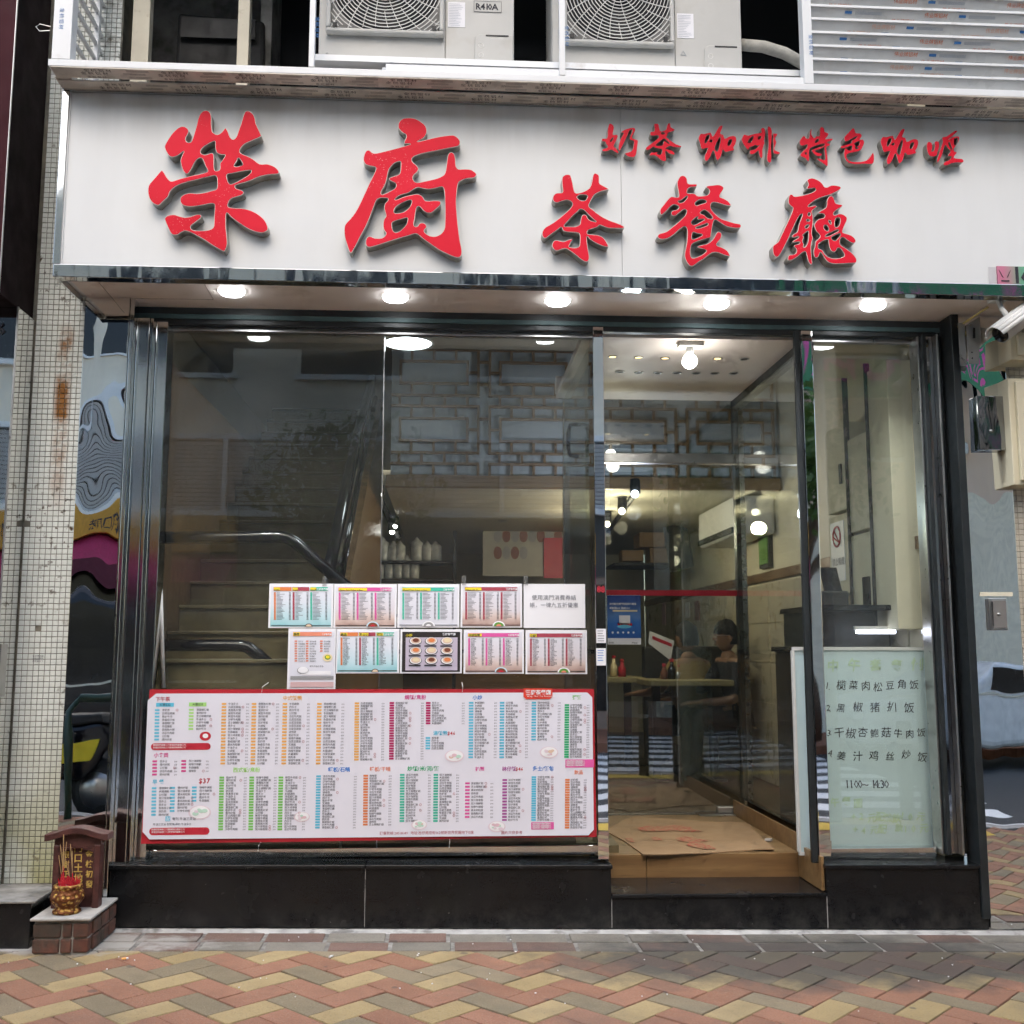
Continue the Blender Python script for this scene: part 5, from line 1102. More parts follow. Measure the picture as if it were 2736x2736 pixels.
for (x0,y0,x1,y1), kind, lab in SH:
    tl, br = P(x0,y0,SHY), P(x1,y1,SHY)
    t = thing('menu_sheet' if kind != 'notice' else 'notice_sheet', lab, 'menu' if kind != 'notice' else 'notice', ((tl.x+br.x)/2,SHY,br.z), 'sheets taped to the window')
    W_, H_ = x1-x0, y1-y0
    BX('paper', M['paper'], t, tl.x, br.x, SHY-.001, SHY+.001, br.z, tl.z)
    inks = {}; YT = SHY-.0035
    if kind == 'notice':
        txt('使用澳門消費券結', x0+22, y0+42, 15, 'ink_soft'); txt('帳，一律九五折優惠', x0+16, y0+62, 14.6, 'ink_soft')
    else:
        g = GR['sea' if 'drink' in kind else ('plain' if kind in ('green','breakfast') else 'wood')]
        m0, m1 = P(x0+5,y0+7,SHY), P(x1-5,y1-4,SHY)
        if kind == 'photos':
            BX('backdrop', pm('photo_back',(.03,.025,.025),.4), t, m0.x, m1.x, SHY-.0022, SHY-.0012, m1.z, m0.z)
            chip(x0+14,y0+66,W_-26,88,'lilac'); YT -= .001
            for i in range(3):
                for j in range(3):
                    dish(x0+40+i*42, y0+32+j*26, 17, (('dark',1),('white',.9),('peach',.75),(('brown','orange2','cream')[(i+j)%3],.5)), YT)
                    YT -= .003; chip(x0+22+i*42, y0+45+j*26, 32, 3.5, 'dark'); YT += .003
            txt('小炒', x0+14, y0+20, 9, 'yellow', .02); txt('榮廚茶餐廳', x1-52, y0+16, 7, 'white', .02)
        elif kind == 'breakfast':
            BX('backdrop', g, t, m0.x, m1.x, SHY-.0022, SHY-.0012, m1.z, m0.z)
            chip(x0+12,y0+15,W_-22,11,'salmon'); YT -= .001; chip(x0+13,y0+15,8,9,'yellow'); chip(x0+22,y0+15,8,9,'yellow'); YT -= .001; txt('早餐',x0+13,y0+19,8,'ink',.02); txt('榮廚茶餐廳',x1-36,y0+18,5,'white',.02); YT += .002
            for cxi, cx in enumerate((16,46,84)):
                for i in range(9 if cxi < 2 else 5):
                    chip(x0+cx,y0+34+i*6.6,7,3.6,'salmon'); txt(random.choice(DISH)[:4], x0+cx+10,y0+36.5+i*6.6,4.4,'ink')
            dish(x0+104,y0+78,13,(('cream',1),('leaf',.6),('yellow',.4)),YT,.8)
            dish(x0+38,y0+112,15,(('grey',1),('white',.9)),YT); txt('奄列,牛油三文治', x0+56,y0+103,5,'ink'); chip(x0+34,y0+119,W_-46,10,'white'); chip(x0+5,y0+132,W_-10,9,'grey'); chip(x0+5,y0+150,W_-10,14,'rose')
        else:
            BX('backdrop', g, t, m0.x, m1.x, SHY-.0022, SHY-.0012, m1.z, m0.z)
            heads = {'drinks':(('orange2',.0,.34,'Drinks'),('wine',.34,.66,'Toast'),('teal',.66,1,'Noodle')), 'drinks2':(('orange2',.0,.34,'飲品'),('wine',.34,.66,'多士小食'),('teal',.66,1,'粥麵')),
              'pink':(('pink',0,1,'Chinese Style Dishes on Rice'),), 'pink2':(('pink',0,1,'中式飯類'),), 'green':(('teal',0,1,'Western Style Dishes on Rice'),), 'red':(('wine',0,1,'Chinese Stir fry'),), 'red2':(('wine',0,1,'小炒'),)}[kind]
            hw = W_-22
            for k, u0, u1, s in heads:
                hx0 = x0+11+hw*u0; hx1 = x0+11+hw*u1-2; YT = SHY-.0035
                chip(hx0,y0+14.5,hx1-hx0,10,k); YT -= .001
                wl = min((hx1-hx0)*.55, len(s)*(9 if ord(s[0])>200 else 2.7)); chip(hx0+1,y0+14.5,wl,7.6,'yellow'); YT -= .001
                txt(s, hx0+2, y0+18, 7.6 if ord(s[0])>200 else 4.6, 'ink', .02)
            txt('榮廚茶餐廳', x1-43, y0+17.5, 6, 'white', .02); YT = SHY-.0035
            cols = [(u0, u1, k) for k, u0, u1, _ in heads] if len(heads) == 3 else [(i/3, (i+1)/3, heads[0][0]) for i in range(3)]
            nl = 20 if 'drink' not in kind else 21
            for u0, u1, k in cols:
                for i in range(nl):
                    yy = y0+25+i*(H_-45)/nl; cxx = x0+11+hw*u0
                    YT = SHY-.0035; chip(cxx+1,yy,5,3.2,k if k != 'teal' else 'teal'); YT -= .0006
                    if ord(heads[0][3][0]) > 200: txt(random.choice(DISH)[:random.choice((3,4,5))], cxx+8,yy+1.6,3.5,'ink')
                    else: chip(cxx+8,yy,random.uniform(8,24),.9,'ink'); 
                    chip(cxx+hw*(u1-u0)-9,yy,5,1.3,'ink')
            YT = SHY-.0035; chip(x0+5,y1-7,W_-10,2,'dark')
            col = {'pink':('sky','brown','red'),'pink2':('sky','brown','red'),'red':('white','leaf','salmon'),'red2':('white','leaf','salmon'),'green':('white','grey','white')}.get(kind, ('dark','peach','cream'))
            rr = 17 if 'drink' not in kind else 10; cxp = x0+W_*(.62 if kind != 'green' else .5)
            q = P(cxp,y1-4,YT)
            for i,(k,f) in enumerate(zip(col,(1,.78,.4))):
                pts = [(q.x+rr*f*.00187*math.cos(math.pi*j/14), YT-.0008-.0004*i, q.z+rr*f*.00187*math.sin(math.pi*j/14)*.8) for j in range(15)]; ib(k).poly(pts)
    for k, b in list(inks.items()):
        if b.f: b.build('print_'+k, M['i_'+k] if 'i_'+k in M else M[k], t)
# clear tape and hanging string of the sheets
tp = glassmat('tape_clear', (.93,.93,.93), 1.35, .25)
for i,(px,py) in enumerate(((862,1550),(1235,1548),(1400,1548))):
    q = P(px,py,SHY-.004)
    tag(MB().hexa([(q.x,SHY-.006,q.z-.03),(q.x+.02,SHY-.006,q.z-.03),(q.x+.02,SHY-.005,q.z-.03),(q.x,SHY-.005,q.z-.03)],[(q.x-.004,SHY-.008,q.z+.015),(q.x+.018,SHY-.008,q.z+.02),(q.x+.018,SHY-.007,q.z+.02),(q.x-.004,SHY-.007,q.z+.015)]).build('tape_strip', tp), ('clear tape strip at the top of the upper menu sheets, '+('leftmost','middle','rightmost')[i]), 'tape', 'tape on the menu sheets')
# stickers on the left jamb column
jx = (JC[0]+JC[1])/2
mb = MB(); q = P(1594,1583,.038); T(mb, '88', (q.x, .0375, q.z), .046, w=.02, sp=.8)
tag(mb.build('red_numerals', M['i_red']), 'red 88 numerals stuck on the narrow steel column left of the door', 'sticker')
for y0, y1 in ((1680,1718),(1732,1778)):
    a_ = P(1593,y0,.038); c_ = P(1619,y1,.038); o = tag(BX('column_notice', M['paper'], None, a_.x, c_.x, .0362, .0392, c_.z, a_.z), ('upper' if y0 < 1700 else 'lower')+' small white notice on the steel column left of the door', 'notice'); mb = MB()
    for k in range(5): mb.rect(a_.x+.006, c_.x-.006-random.random()*.012, a_.z-.012-k*.012, a_.z-.009-k*.012, .0355)
    mb.build('notice_print', M['i_blue'] if y0 > 1700 else M['ink_soft'], o)

# ------------------------------------------------------------------ payment poster on the inner door
PY_ = VY-.0055
a_, c_ = P(1622,1590,PY_), P(1713,1722,PY_)
po = thing('payment_poster', 'blue payment poster with white lettering on the inner glass door', 'poster', ((a_.x+c_.x)/2,PY_,c_.z))
BX('sheet', M['paper'], po, a_.x, c_.x, PY_-.001, PY_+.001, c_.z, a_.z)
hz = c_.z+(a_.z-c_.z)*.13
BX('blue_field', gradmat('poster_blue', [(0,(.02,.10,.36)),(.35,(.03,.16,.52)),(.5,(.10,.24,.55)),(1,(.015,.05,.26))]), po, a_.x, c_.x, PY_-.0022, PY_-.0012, hz, a_.z-.002)
inks = {}; YT = PY_-.0035
txt('支付寶全澳門地區商戶專享', 1628, 1616, 6.6*1.27, 'white', .02, .92); txt('單筆滿$68 滿減$100', 1628, 1627, 6.6*1.27, 'white', .02, .92)
chip(1637,1632,66,5,'cream'); chip(1654,1656,30,24,'white'); chip(1651,1668,38,6,'red')
q = P(1668,1674,YT); ib('cyan').disc((q.x,YT-.0005,q.z), .045, 20, 'y', .012)
for i in range(5): q = P(1637+i*14,1690,YT); ib('white').disc((q.x,YT,q.z), .007, 12)
txt('Alipay', 1688, 1719, 7, 'ink', .02); txt('支付寶', 1626, 1719, 6, 'ink')
for k, b in list(inks.items()): b.build('print_'+k, M['i_'+k] if 'i_'+k in M else M[k], po)

# ------------------------------------------------------------------ whiteboard behind the right window
WY = .262
a_, c_ = P(2122,1738,WY), P(2500,2272,WY)
wb = thing('whiteboard', 'pale aluminium framed whiteboard with four handwritten rice dishes behind the right window', 'whiteboard', ((a_.x+c_.x)/2,WY,c_.z))
BX('board', M['whiteboard'], wb, a_.x, c_.x, WY, WY+.012, c_.z, a_.z)
for bx in ((a_.x-.008,c_.x,a_.z+.0005,a_.z+.018),(a_.x-.008,c_.x,c_.z-.016,c_.z-.0005),(a_.x-.014,a_.x-.0005,c_.z,a_.z)): BX('frame', M['white_plastic'], wb, bx[0],bx[1],WY-.006,WY+.018,bx[2],bx[3])
inks = {}; YT = WY-.002
B = lambda u, v: (2120+u*.3003, 1720+v*.3003)
def hw(s, u0, u1, v, sz, k='marker'):
    q = P(*B(u0,v), YT); q1 = P(*B(u1,v), YT); n = len(s); st = (q1.x-q.x)/n
    for i, ch in enumerate(s):
        T(ib(k), ch, (q.x+i*st, YT, q.z+random.uniform(-.006,.006)), sz*.00176, w=0 if k == 'marker' else .02, jit=.22, shear=.10)
for s, u0, u1, v in (('1.',285,350,405),('榄菜肉松豆角饭',385,1140,405),('2.',295,350,600),('黑椒猪扒饭',380,1140,605),('3.',300,355,815),('干椒杏鲍菇牛肉饭',365,1200,825),('4.',312,360,1010),('姜汁鸡丝炒饭',385,1250,1030)):
    hw(s, u0, u1, v, 29 if len(s) > 2 else 25)
for i, ch in enumerate('11:00~14:30'):
    u = (455,492,508,535,570,612,690,715,752,770,805)[i]; q = P(*B(u,1285), YT); T(ib('marker'), ch, (q.x,YT,q.z), 33*.00176, shear=-.05)
hw('中午套餐例', 300, 1240, 230, 36, 'faded_yellow'); hw('午餐圖', 330, 640, 1440, 26, 'faded_yellow'); hw('+2元配熱飲10元', 515, 1170, 1575, 26, 'faded_yellow'); hw('+4元配凍飲10元'.replace('凍','冷'), 530, 1200, 1685, 26, 'faded_yellow')
for k, b in list(inks.items()): b.build({'marker':'handwriting','faded_yellow':'faded_writing'}[k], M[k], wb)
# ------------------------------------------------------------------ interior shell
IX0, IX1, IY1 = -1.75, 2.5, 8.2
fl = MB(); fl.box(-1.9, 2.6, VY-.02, IY1, .30, FLZ); struct(fl.build('interior_floor', M['dark_floor']))
struct(MB().box(.70, 1.95, .376, VY-.0205, .30, FLZ).build('entrance_floor', M['laminate_floor']))
struct(MB().box(-1.9, .699, .22, VY-.0205, .30, FLZ-.002).build('stair_hall_floor', M['dark_floor']))
struct(MB().box(1.951, 2.6, .22, VY-.0205, .30, FLZ-.002).build('desk_floor', M['dark_floor']))
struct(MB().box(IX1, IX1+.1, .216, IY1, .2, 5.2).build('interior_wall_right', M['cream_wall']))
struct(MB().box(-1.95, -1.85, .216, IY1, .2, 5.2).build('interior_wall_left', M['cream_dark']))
struct(MB().box(-1.84, 2.49, IY1, IY1+.1, .2, 5.2).build('interior_wall_back', M['cream_wall']))
struct(MB().box(-1.84, 2.49, .216, 8.1, 3.62, 3.7).build('interior_ceiling', M['beige_ceiling']))
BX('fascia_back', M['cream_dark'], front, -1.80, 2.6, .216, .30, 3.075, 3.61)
LY = 2.6
lz0 = P(1300,1283,LY).z
struct(MB().box(-.45, 2.49, LY+.03, 8.1, lz0-.06, lz0-.02).build('mezzanine_soffit', M['beige_ceiling']))
wn = thing('wainscot', 'cream tiled wainscot with a brown dado rail along the right inner wall', 'wainscot', (2.45,4,FLZ))
dz_ = 1.92
k = 0
for j in range(12):
    for i in range(5):
        y0 = .5+j*.62; z0 = FLZ+.01+i*.305
        BX('tile', M['tile_cream'], wn, IX1-.014, IX1-.002, y0, y0+.614, z0, z0+.30, bevel=.002)
BX('dado_rail', M['brown_wood'], wn, IX1-.03, IX1-.002, .3, 8.1, dz_, dz_+.07, bevel=.004)
BX('tile_backing', M['brown_wood'], wn, IX1-.0145, IX1-.0018, .4, 8.1, FLZ+.002, FLZ+.008)
# ------------------------------------------------------------------ lattice screen
ls = thing('lattice_screen', 'brown wooden lattice screen with pale blue panels across the upper dining room', 'screen', (1.0,LY,lz0))
bx0 = P(960,1270,LY).x
Zt = 3.61
BX('backing_panel', M['acrylic'], ls, -.42, 2.48, LY+.012, LY+.02, lz0, Zt)
BX('bottom_beam', M['lattice_wood'], ls, -.45, 2.48, LY-.03, LY+.03, lz0-.06, lz0+.03, bevel=.003)
def lat(u, v): q = P(960+u*.3623, 840+v*.3623, LY); return q.x, q.z
ux_ = (lat(1550,848)[0]-lat(550,848)[0])/1000; cx0, cz0 = lat(550,848); uz_ = (lat(550,348)[1]-cz0)/500
def bar(mb, u0, u1, v0, v1):   # cell coordinates, v downward
    mb.box(u0, u1, LY-.012, LY+.011, v0, v1)
bw = .020
for i in range(-1, 4):
    for j in range(-2, 2):
        ox = cx0+735*ux_*i; oz = cz0-420*uz_*j
        U = lambda u: ox+(u-550)*ux_
        V = lambda v: oz-(v-848)*uz_
        def frame(u0,u1,v0,v1,name):
            b = MB(); x0,x1,z0,z1 = U(u0),U(u1),V(v1),V(v0)
            if x1 < -.42 or x0 > 2.46 or z0 > Zt or z1 < lz0: return
            for q in ((x0,x1,z0,z0+bw),(x0,x1,z1-bw,z1),(x0,x0+bw,z0+bw,z1-bw),(x1-bw,x1,z0+bw,z1-bw)):
                x0_, x1_, z0_, z1_ = max(q[0],-.42), min(q[1],2.47), max(q[2],lz0+.031), min(q[3],Zt)
                if x1_ > x0_ and z1_ > z0_: bar(b, x0_, x1_, z0_, z1_)
            if b.f: b.build(name, M['lattice_wood'], ls)
        frame(215,885,668,1028,'outer_frame'); frame(293,805,758,940,'inner_frame')
        b = MB()
        for u in (385,548,710):
            for v0,v1 in ((686,758),(940,1010)): 
                x = U(u); z0, z1 = V(v1), V(v0)
                if -.4 < x < 2.45 and z0 > lz0+.03 and z1 < Zt: bar(b, x-bw/2, x+bw/2, z0+.001, z1-.001)
        for u0,u1 in ((233,293),(805,867)):
            z = V(848); x0, x1 = U(u0), U(u1)
            if -.42 < x0 and x1 < 2.46 and lz0+.05 < z < Zt-.05: bar(b, x0+.001, x1-.001, z-bw/2, z+bw/2)
        for v in (768,935):
            z = V(v); x0, x1 = U(885), U(950)
            if -.42 < x0 and x1 < 2.46 and lz0+.05 < z < Zt-.05: bar(b, x0+.001, x1-.001, z-bw/2, z+bw/2)
        for u in (298,462,628,795):
            x = U(u); z0, z1 = V(1088), V(1028)
            if -.4 < x < 2.45 and z0 > lz0+.02 and z1 < Zt: bar(b, x-bw/2, x+bw/2, max(z0,lz0+.031)+.001, z1-.001)
        if b.f: b.build('lattice_bars', M['lattice_wood'], ls)
# ------------------------------------------------------------------ staircase at the left
stc = thing('staircase', 'olive stone staircase with black rails rising inside behind the left window', 'staircase', (-1.0,.4,FLZ))
sxl, sxr = -1.46, -.62
for k in range(15):
    y = .33+.235*k; z = 1.346+.145*k
    if z > 3.55: break
    MB().box(sxl, sxr, y, y+.30, z-.145, z-.02).build('step', M['stair_stone'], stc)
    BX('tread', M['stair_stone'], stc, sxl, sxr, y-.015, y+.30, z-.0195, z, bevel=.004)
BX('landing_wall', M['stair_stone'], stc, -1.60, -.52, .300, .328, FLZ, 1.20)
for k in range(6):
    z = 1.2-.145*k; x = -.515+.22*k
    BX('lower_step', M['stair_stone'], stc, x, x+.30, .40, 1.05, FLZ, z-.07)
BX('side_wall', M['brown_wood'], stc, sxl-.30, sxl-.002, .33, 4.2, FLZ, 2.9)
pts = [(.36,1.0),(4.0,1.0),(4.0,3.55),(.36,1.30)]
MB().prismx(pts, sxr+.002, sxr+.05).build('string_board', M['laminate'], stc)
def rail(px_list, Y, r, name='handrail'):
    pts = [P(px,py,Y) for px,py in px_list]; return MB().tube(pts, r, 12).build(name, M['black_gloss'], stc, True)
rail(((405,1437),(600,1436),(750,1434),(768,1437),(790,1450),(900,1545),(1010,1640),(1120,1735)), .36, .032)
rail(((395,1724),(560,1724),(640,1725),(662,1729),(690,1750),(780,1828),(900,1930),(1010,2030)), .36, .031)
MB().tube([(-.62,.42,1.62),(-.62,.47,1.80),(-.62,1.9,2.78),(-.62,3.35,3.58)], .030, 12).build('flight_rail', M['black_gloss'], stc, True)
MB().tube([(-.60,.50,1.50),(-.60,1.9,2.47),(-.60,3.5,3.45)], .022, 10).build('flight_rail', M['black_gloss'], stc, True)
MB().prismx([(.5,1.52),(3.4,3.45),(3.4,3.57),(.5,1.74)], -.612, -.600).build('balustrade_panel', M['black_gloss'], stc)
wp = MB().tube([P(425,1440,.185), P(437,1838,.185)], .010, 8)
tag(wp.build('white_pole', M['white_plastic'], None, True), 'slim white pole standing against the left edge of the window', 'pole')
# ------------------------------------------------------------------ lights inside
def ceiling_disc(name, label, px, py, z, r, e, col=(1,.93,.82), power=None, shape='disc'):
    c = PZ(px, py, z); t = thing(name, label, 'light', c)
    MB().lathe([(r*1.05,0),(r*1.08,-.008),(r,-.010),(r*.98,-.004)], (c.x,c.y,z), 28, False).build('ring', M['white_plastic'], t, True)
    MB().disc((c.x,c.y,z-.005), r, 28, '-z').build('diffuser', emit('d_'+name, col, e), t)
    if power:
        L = bpy.data.lights.new('lamp','AREA'); L.shape = 'DISK'; L.size = r*2; L.energy = power; L.color = col
        lo = bpy.data.objects.new('lamp', L); COL.objects.link(lo); lo.location = (c.x,c.y,z-.02); lo.parent = t; lo.matrix_parent_inverse = rootinv(t)
    if z == 3.30: MB().tube([(c.x,c.y,z+.001),(c.x,c.y,3.62)], .012, 8).build('rod', M['steel_satin'], t)
    return t
ceiling_disc('ceiling_lamp', 'large round white ceiling lamp seen through the top of the window', 1090, 915, 3.30, .15, 6, (.86,.95,1), 1.6)
# track lights
tl = thing('track_light', 'black ceiling track with glowing spot heads seen through the door', 'light', (1.6,5,lz0-.1))
p0, p1 = PZ(1625,1420,lz0-.08), PZ(1700,1315,lz0-.08)
MB().tube([p0,p1], .02, 6).build('track', M['black_matte'], tl)
for (px,py,c) in ((1691,1317,(.8,.85,1)),(1657,1363,(1,.85,.6)),(1618,1398,(1,.85,.6))):
    q = PZ(px,py,lz0-.17)
    MB().lathe([(.035,.10),(.038,.0),(.034,-.002)], (q.x+.02,q.y+.02,q.z), 14).build('head', M['black_matte'], tl, True)
    MB().ball((q.x+.01,q.y-.02,q.z-.01), .027).build('lens', emit('spot_lens', c, 8), tl, True)
    L = bpy.data.lights.new('spot','POINT'); L.energy = 10; L.color = c; L.shadow_soft_size = .05
    lo = bpy.data.objects.new('spot', L); COL.objects.link(lo); lo.location = (q.x, q.y-.05, q.z-.14); lo.parent = tl; lo.matrix_parent_inverse = rootinv(tl)
t2 = thing('shelf_spot', 'black spot lamps on a short track above the shelf of packages', 'light', P(1020,1450,4.2))
for (px,py) in ((995,1317),(1015,1320),(1055,1405),(1048,1420)):
    q = P(px,py,4.2); MB().lathe([(.035,.08),(.04,0)], (q.x,q.y,q.z), 12).build('head', M['black_matte'], t2, True); MB().ball((q.x,q.y-.02,q.z-.005), .022).build('lens', emit('spot_small',(1,.97,.92),14), t2, True)
q0, q1 = P(1000,1300,4.25), P(1065,1440,4.25); MB().tube([q0,q1], .03, 6).build('track', M['black_matte'], t2)
# ------------------------------------------------------------------ shelf with packages, board, counter
sf = thing('storage_shelf', 'dark shelf of clear wrapped cup stacks beside the staircase', 'shelf', (P(1060,1560,4.4).x,4.4,FLZ))
xa, xb = P(975,1500,4.4).x, P(1215,1500,4.4).x
for py in (1498,1546,1640,1740): BX('board', M['black_matte'], sf, xa, xb, 4.4, 4.75, P(1060,py,4.4).z-.02, P(1060,py,4.4).z)
for x in (xa, xb): BX('upright', M['black_matte'], sf, x-.015, x+.015, 4.4, 4.75, FLZ, 2.45)
pk = pm('clear_wrap', (.55,.56,.52), .25, 0, .2, 25)
for i, (px,py) in enumerate(((1020,1498),(1048,1498),(1065,1498),(1112,1498),(1140,1498),(1163,1498),(1012,1546),(1035,1546),(1060,1546),(1085,1546),(1102,1546))):
    q = P(px,py,4.42); h = .17 if i % 3 else .20
    t = thing('cup_stack', 'clear wrapped stack of pale cups on the dark storage shelf', 'cups', (q.x,4.55,q.z), 'cup stacks on the shelf')
    MB().lathe([(.05,0),(.058,.02),(.058,h-.03),(.03,h-.01),(.008,h+.02)], (q.x,4.54,q.z+.001), 14).build('stack', pk, t, True)
wbk = thing('wall_menu_board', 'pale wall menu board with round dish pictures and a red panel deep inside', 'menu board', (P(1400,1540,5.5).x,5.5,1.8))
a_, c_ = P(1290,1397,5.5), P(1525,1540,5.5)
BX('board', pm('menuboard',(.42,.40,.34),.5), wbk, a_.x, c_.x, 5.5, 5.53, c_.z, a_.z)
for r in range(2):
    for i in range(8 if r == 0 else 4):
        q = P(1330+i*23,1432+r*45,5.49); MB().disc((q.x,5.495,q.z), .042, 14, 'y', .065).build('dish_picture', M['i_brown'] if (i+r)%2 else M['i_grey'], wbk)
a_, c_ = P(1453,1437,5.46), P(1530,1545,5.46); BX('red_panel', M['i_red'], wbk, a_.x, c_.x, 5.46, 5.49, c_.z, a_.z)
ct = thing('service_counter', 'dark brown service counter across the middle of the dining room', 'counter', (.4,4.9,FLZ))
BX('body', M['brown_wood'], ct, -.4, 1.2, 4.9, 5.4, FLZ, 1.35); BX('top', M['black_gloss'], ct, -.45, 1.25, 4.86, 5.42, 1.351, 1.39, bevel=.004)
cf = thing('ceiling_fan', 'dark ceiling fan with thin blades under the mezzanine soffit', 'fan', (P(1345,1375,4.6).x,4.6,lz0-.4))
q = P(1343,1380,4.6); MB().tube([(q.x,4.6,lz0-.061),(q.x,4.6,q.z)], .018, 8).build('rod', M['steel_satin'], cf)
MB().lathe([(.03,.05),(.08,.03),(.085,-.02),(.03,-.05)], (q.x,4.6,q.z), 18).build('motor', M['steel_satin'], cf, True)
for k in range(3):
    a = k*2.094+.2; d = Vector((math.cos(a),math.sin(a),0)); s = Vector((-d.y,d.x,0)); b0 = Vector((q.x,4.6,q.z)); 
    MB().hexa([b0+d*.09-s*.03, b0+d*.5-s*.06, b0+d*.5+s*.06+Vector((0,0,.02)), b0+d*.09+s*.03], [v+Vector((0,0,.006)) for v in (b0+d*.09-s*.03, b0+d*.5-s*.06, b0+d*.5+s*.06+Vector((0,0,.02)), b0+d*.09+s*.03)]).build('blade', M['black_matte'], cf)
# ------------------------------------------------------------------ right wall fittings near the window
ec = thing('electric_cabinet', 'cream steel electric cabinets with black trunking on the inner right wall', 'cabinet', (2.42,.8,1.7))
for (y0,y1,z0,z1) in ((.93,1.28,1.72,2.20),(.93,1.28,2.22,2.74),(.60,.92,1.55,2.05),(.60,.92,2.07,2.62),(.32,.59,1.5,2.95)):
    BX('door', M['cream_wall'], ec, 2.36, 2.499, y0, y1, z0, z1, bevel=.004)
for y in (.925,.595): BX('trunking', M['black_matte'], ec, 2.345, 2.375, y-.006, y+.006, 1.5, 3.0)
BX('window', M['black_gloss'], ec, 2.352, 2.3595, .66, .76, 1.62, 1.80)
BX('handle', M['black_matte'], ec, 2.35, 2.3595, 1.02, 1.05, 2.38, 2.50)
ns = thing('no_smoking_notice', 'white no smoking notice with a red ring on the cream cabinet', 'notice', (2.35,1.15,1.95))
BX('sheet', M['paper'], ns, 2.355, 2.359, 1.02, 1.24, 1.80, 2.16)
MB().tube([(2.353,1.13+.06*math.cos(t),2.07+.06*math.sin(t)) for t in [j*.3142 for j in range(21)]]+[(2.353,1.13+.06,2.07),(2.353,1.09,2.03),(2.353,1.17,2.11)], .006, 5).build('ring', M['i_red'], ns)
mb = MB(); T(mb, '禁止吸煙', (2.353,1.22,1.90), .05, (0,-1,0)); mb.build('lettering', M['ink_soft'], ns)
dk = thing('cash_desk', 'black cash desk with an illuminated shelf edge behind the right window', 'desk', (2.2,.7,FLZ))
BX('body', M['black_matte'], dk, 1.99, 2.43, .45, 1.25, FLZ, 1.38); BX('top', M['black_gloss'], dk, 1.97, 2.44, .42, 1.27, 1.381, 1.41, bevel=.004)
q0, q1 = P(2292,1688,.44), P(2396,1688,.44)
BX('hutch', M['black_matte'], dk, 2.0, 2.44, .62, 1.1, 1.411, 1.60)
BX('hutch_shelf', M['black_gloss'], dk, 1.98, 2.45, .40, 1.1, 1.601, 1.63)
tu = thing('tube_lamp', 'short bluish white fluorescent tube glowing under the cash desk shelf', 'light', ((q0.x+q1.x)/2,.46,q0.z))
MB().tube([(q0.x,.46,q0.z),(q1.x,.46,q1.z)], .010, 10).build('tube', M['tube_light'], tu, True); BX('batten', M['white_plastic'], tu, q0.x-.01, q1.x+.01, .455, .475, q0.z+.0105, q0.z+.03)
mo = thing('cash_register', 'dark cash register with a raised screen on the cash desk', 'cash register', (P(2228,1640,.75).x,.75,1.63))
a_, c_ = P(2200,1590,.7), P(2270,1640,.7)
BX('body', M['black_matte'], mo, a_.x, c_.x, .70, .95, 1.632, 1.72, bevel=.01); MB().hexa([(a_.x+.02,.72,1.721),(c_.x-.03,.72,1.721),(c_.x-.03,.74,1.721),(a_.x+.02,.74,1.721)],[(a_.x+.03,.82,1.86),(c_.x-.02,.82,1.86),(c_.x-.02,.84,1.86),(a_.x+.03,.84,1.86)]).build('screen', M['black_gloss'], mo)
# ------------------------------------------------------------------ dining room through the door
def table(x0, x1, y0, y1, zt, label, edge):
    t = thing('dining_table', label, 'table', ((x0+x1)/2,(y0+y1)/2,FLZ), 'dining tables')
    BX('top', edge, t, x0, x1, y0, y1, zt-.045, zt, bevel=.006)
    for x in (x0+.10, x1-.10): BX('leg', M['black_matte'], t, x-.03, x+.03, (y0+y1)/2-.03, (y0+y1)/2+.03, FLZ+.02, zt-.0455); BX('foot', M['black_matte'], t, x-.05, x+.05, y0+.08, y1-.08, FLZ+.001, FLZ+.02)
    return t
te = wood('table_edge', (.30,.25,.12), (.42,.36,.20))
tz = P(1850,1818,3.15).z
table(P(1738,1830,3.15).x, P(1962,1830,3.15).x, 3.15, 3.75, tz, 'olive wood table on dark legs in front of the two diners', te)
table(P(1600,1806,4.0).x, P(1725,1806,4.0).x, 4.0, 4.7, tz, 'table crowded with condiments left of the two diners', te)
def bottle(px, py, Y, h, r, mat, lab):
    q = P(px,py,Y); t = thing('condiment_bottle', lab, 'bottle', q); zz = tz+.001
    MB().lathe([(r,0),(r,h*.6),(r*.5,h*.75),(r*.45,h)], (q.x,Y,zz), 12).build('bottle', mat, t, True); MB().lathe([(r*.55,h+.0005),(r*.55,h+.025)], (q.x,Y,zz), 12).build('cap', M['i_red'], t)
for i,(px,Y,h,r,mk,lab) in enumerate(((1775,3.5,.10,.03,'i_brown','small brown sauce jar on the diners table, beside the dark bottle'),(1795,3.45,.14,.03,'black_gloss','dark soy sauce bottle on the diners table'),(1812,3.5,.09,.032,'steel_satin','steel topped jar on the diners table'),(1640,4.2,.16,.03,'i_cream','pale sauce bottle on the crowded left table'),(1662,4.25,.13,.035,'i_red','red sauce bottle on the crowded left table'))):
    bottle(px, 1800, Y, h, r, M[mk], lab)
mc = thing('menu_card', 'tilted white menu card with red print standing on the table beside the diners', 'menu card', P(1760,1800,3.6))
a_, b_, c_, d_ = P(1732,1718,3.6), P(1736,1686,3.6), P(1801,1712,3.6), P(1792,1765,3.6)
MB().add([a_,d_,c_,b_,a_+Vector((0,.004,0)),d_+Vector((0,.004,0)),c_+Vector((0,.004,0)),b_+Vector((0,.004,0))], [(0,1,2,3),(7,6,5,4),(0,4,5,1),(1,5,6,2),(2,6,7,3),(3,7,4,0)]).build('card', M['paper'], mc)
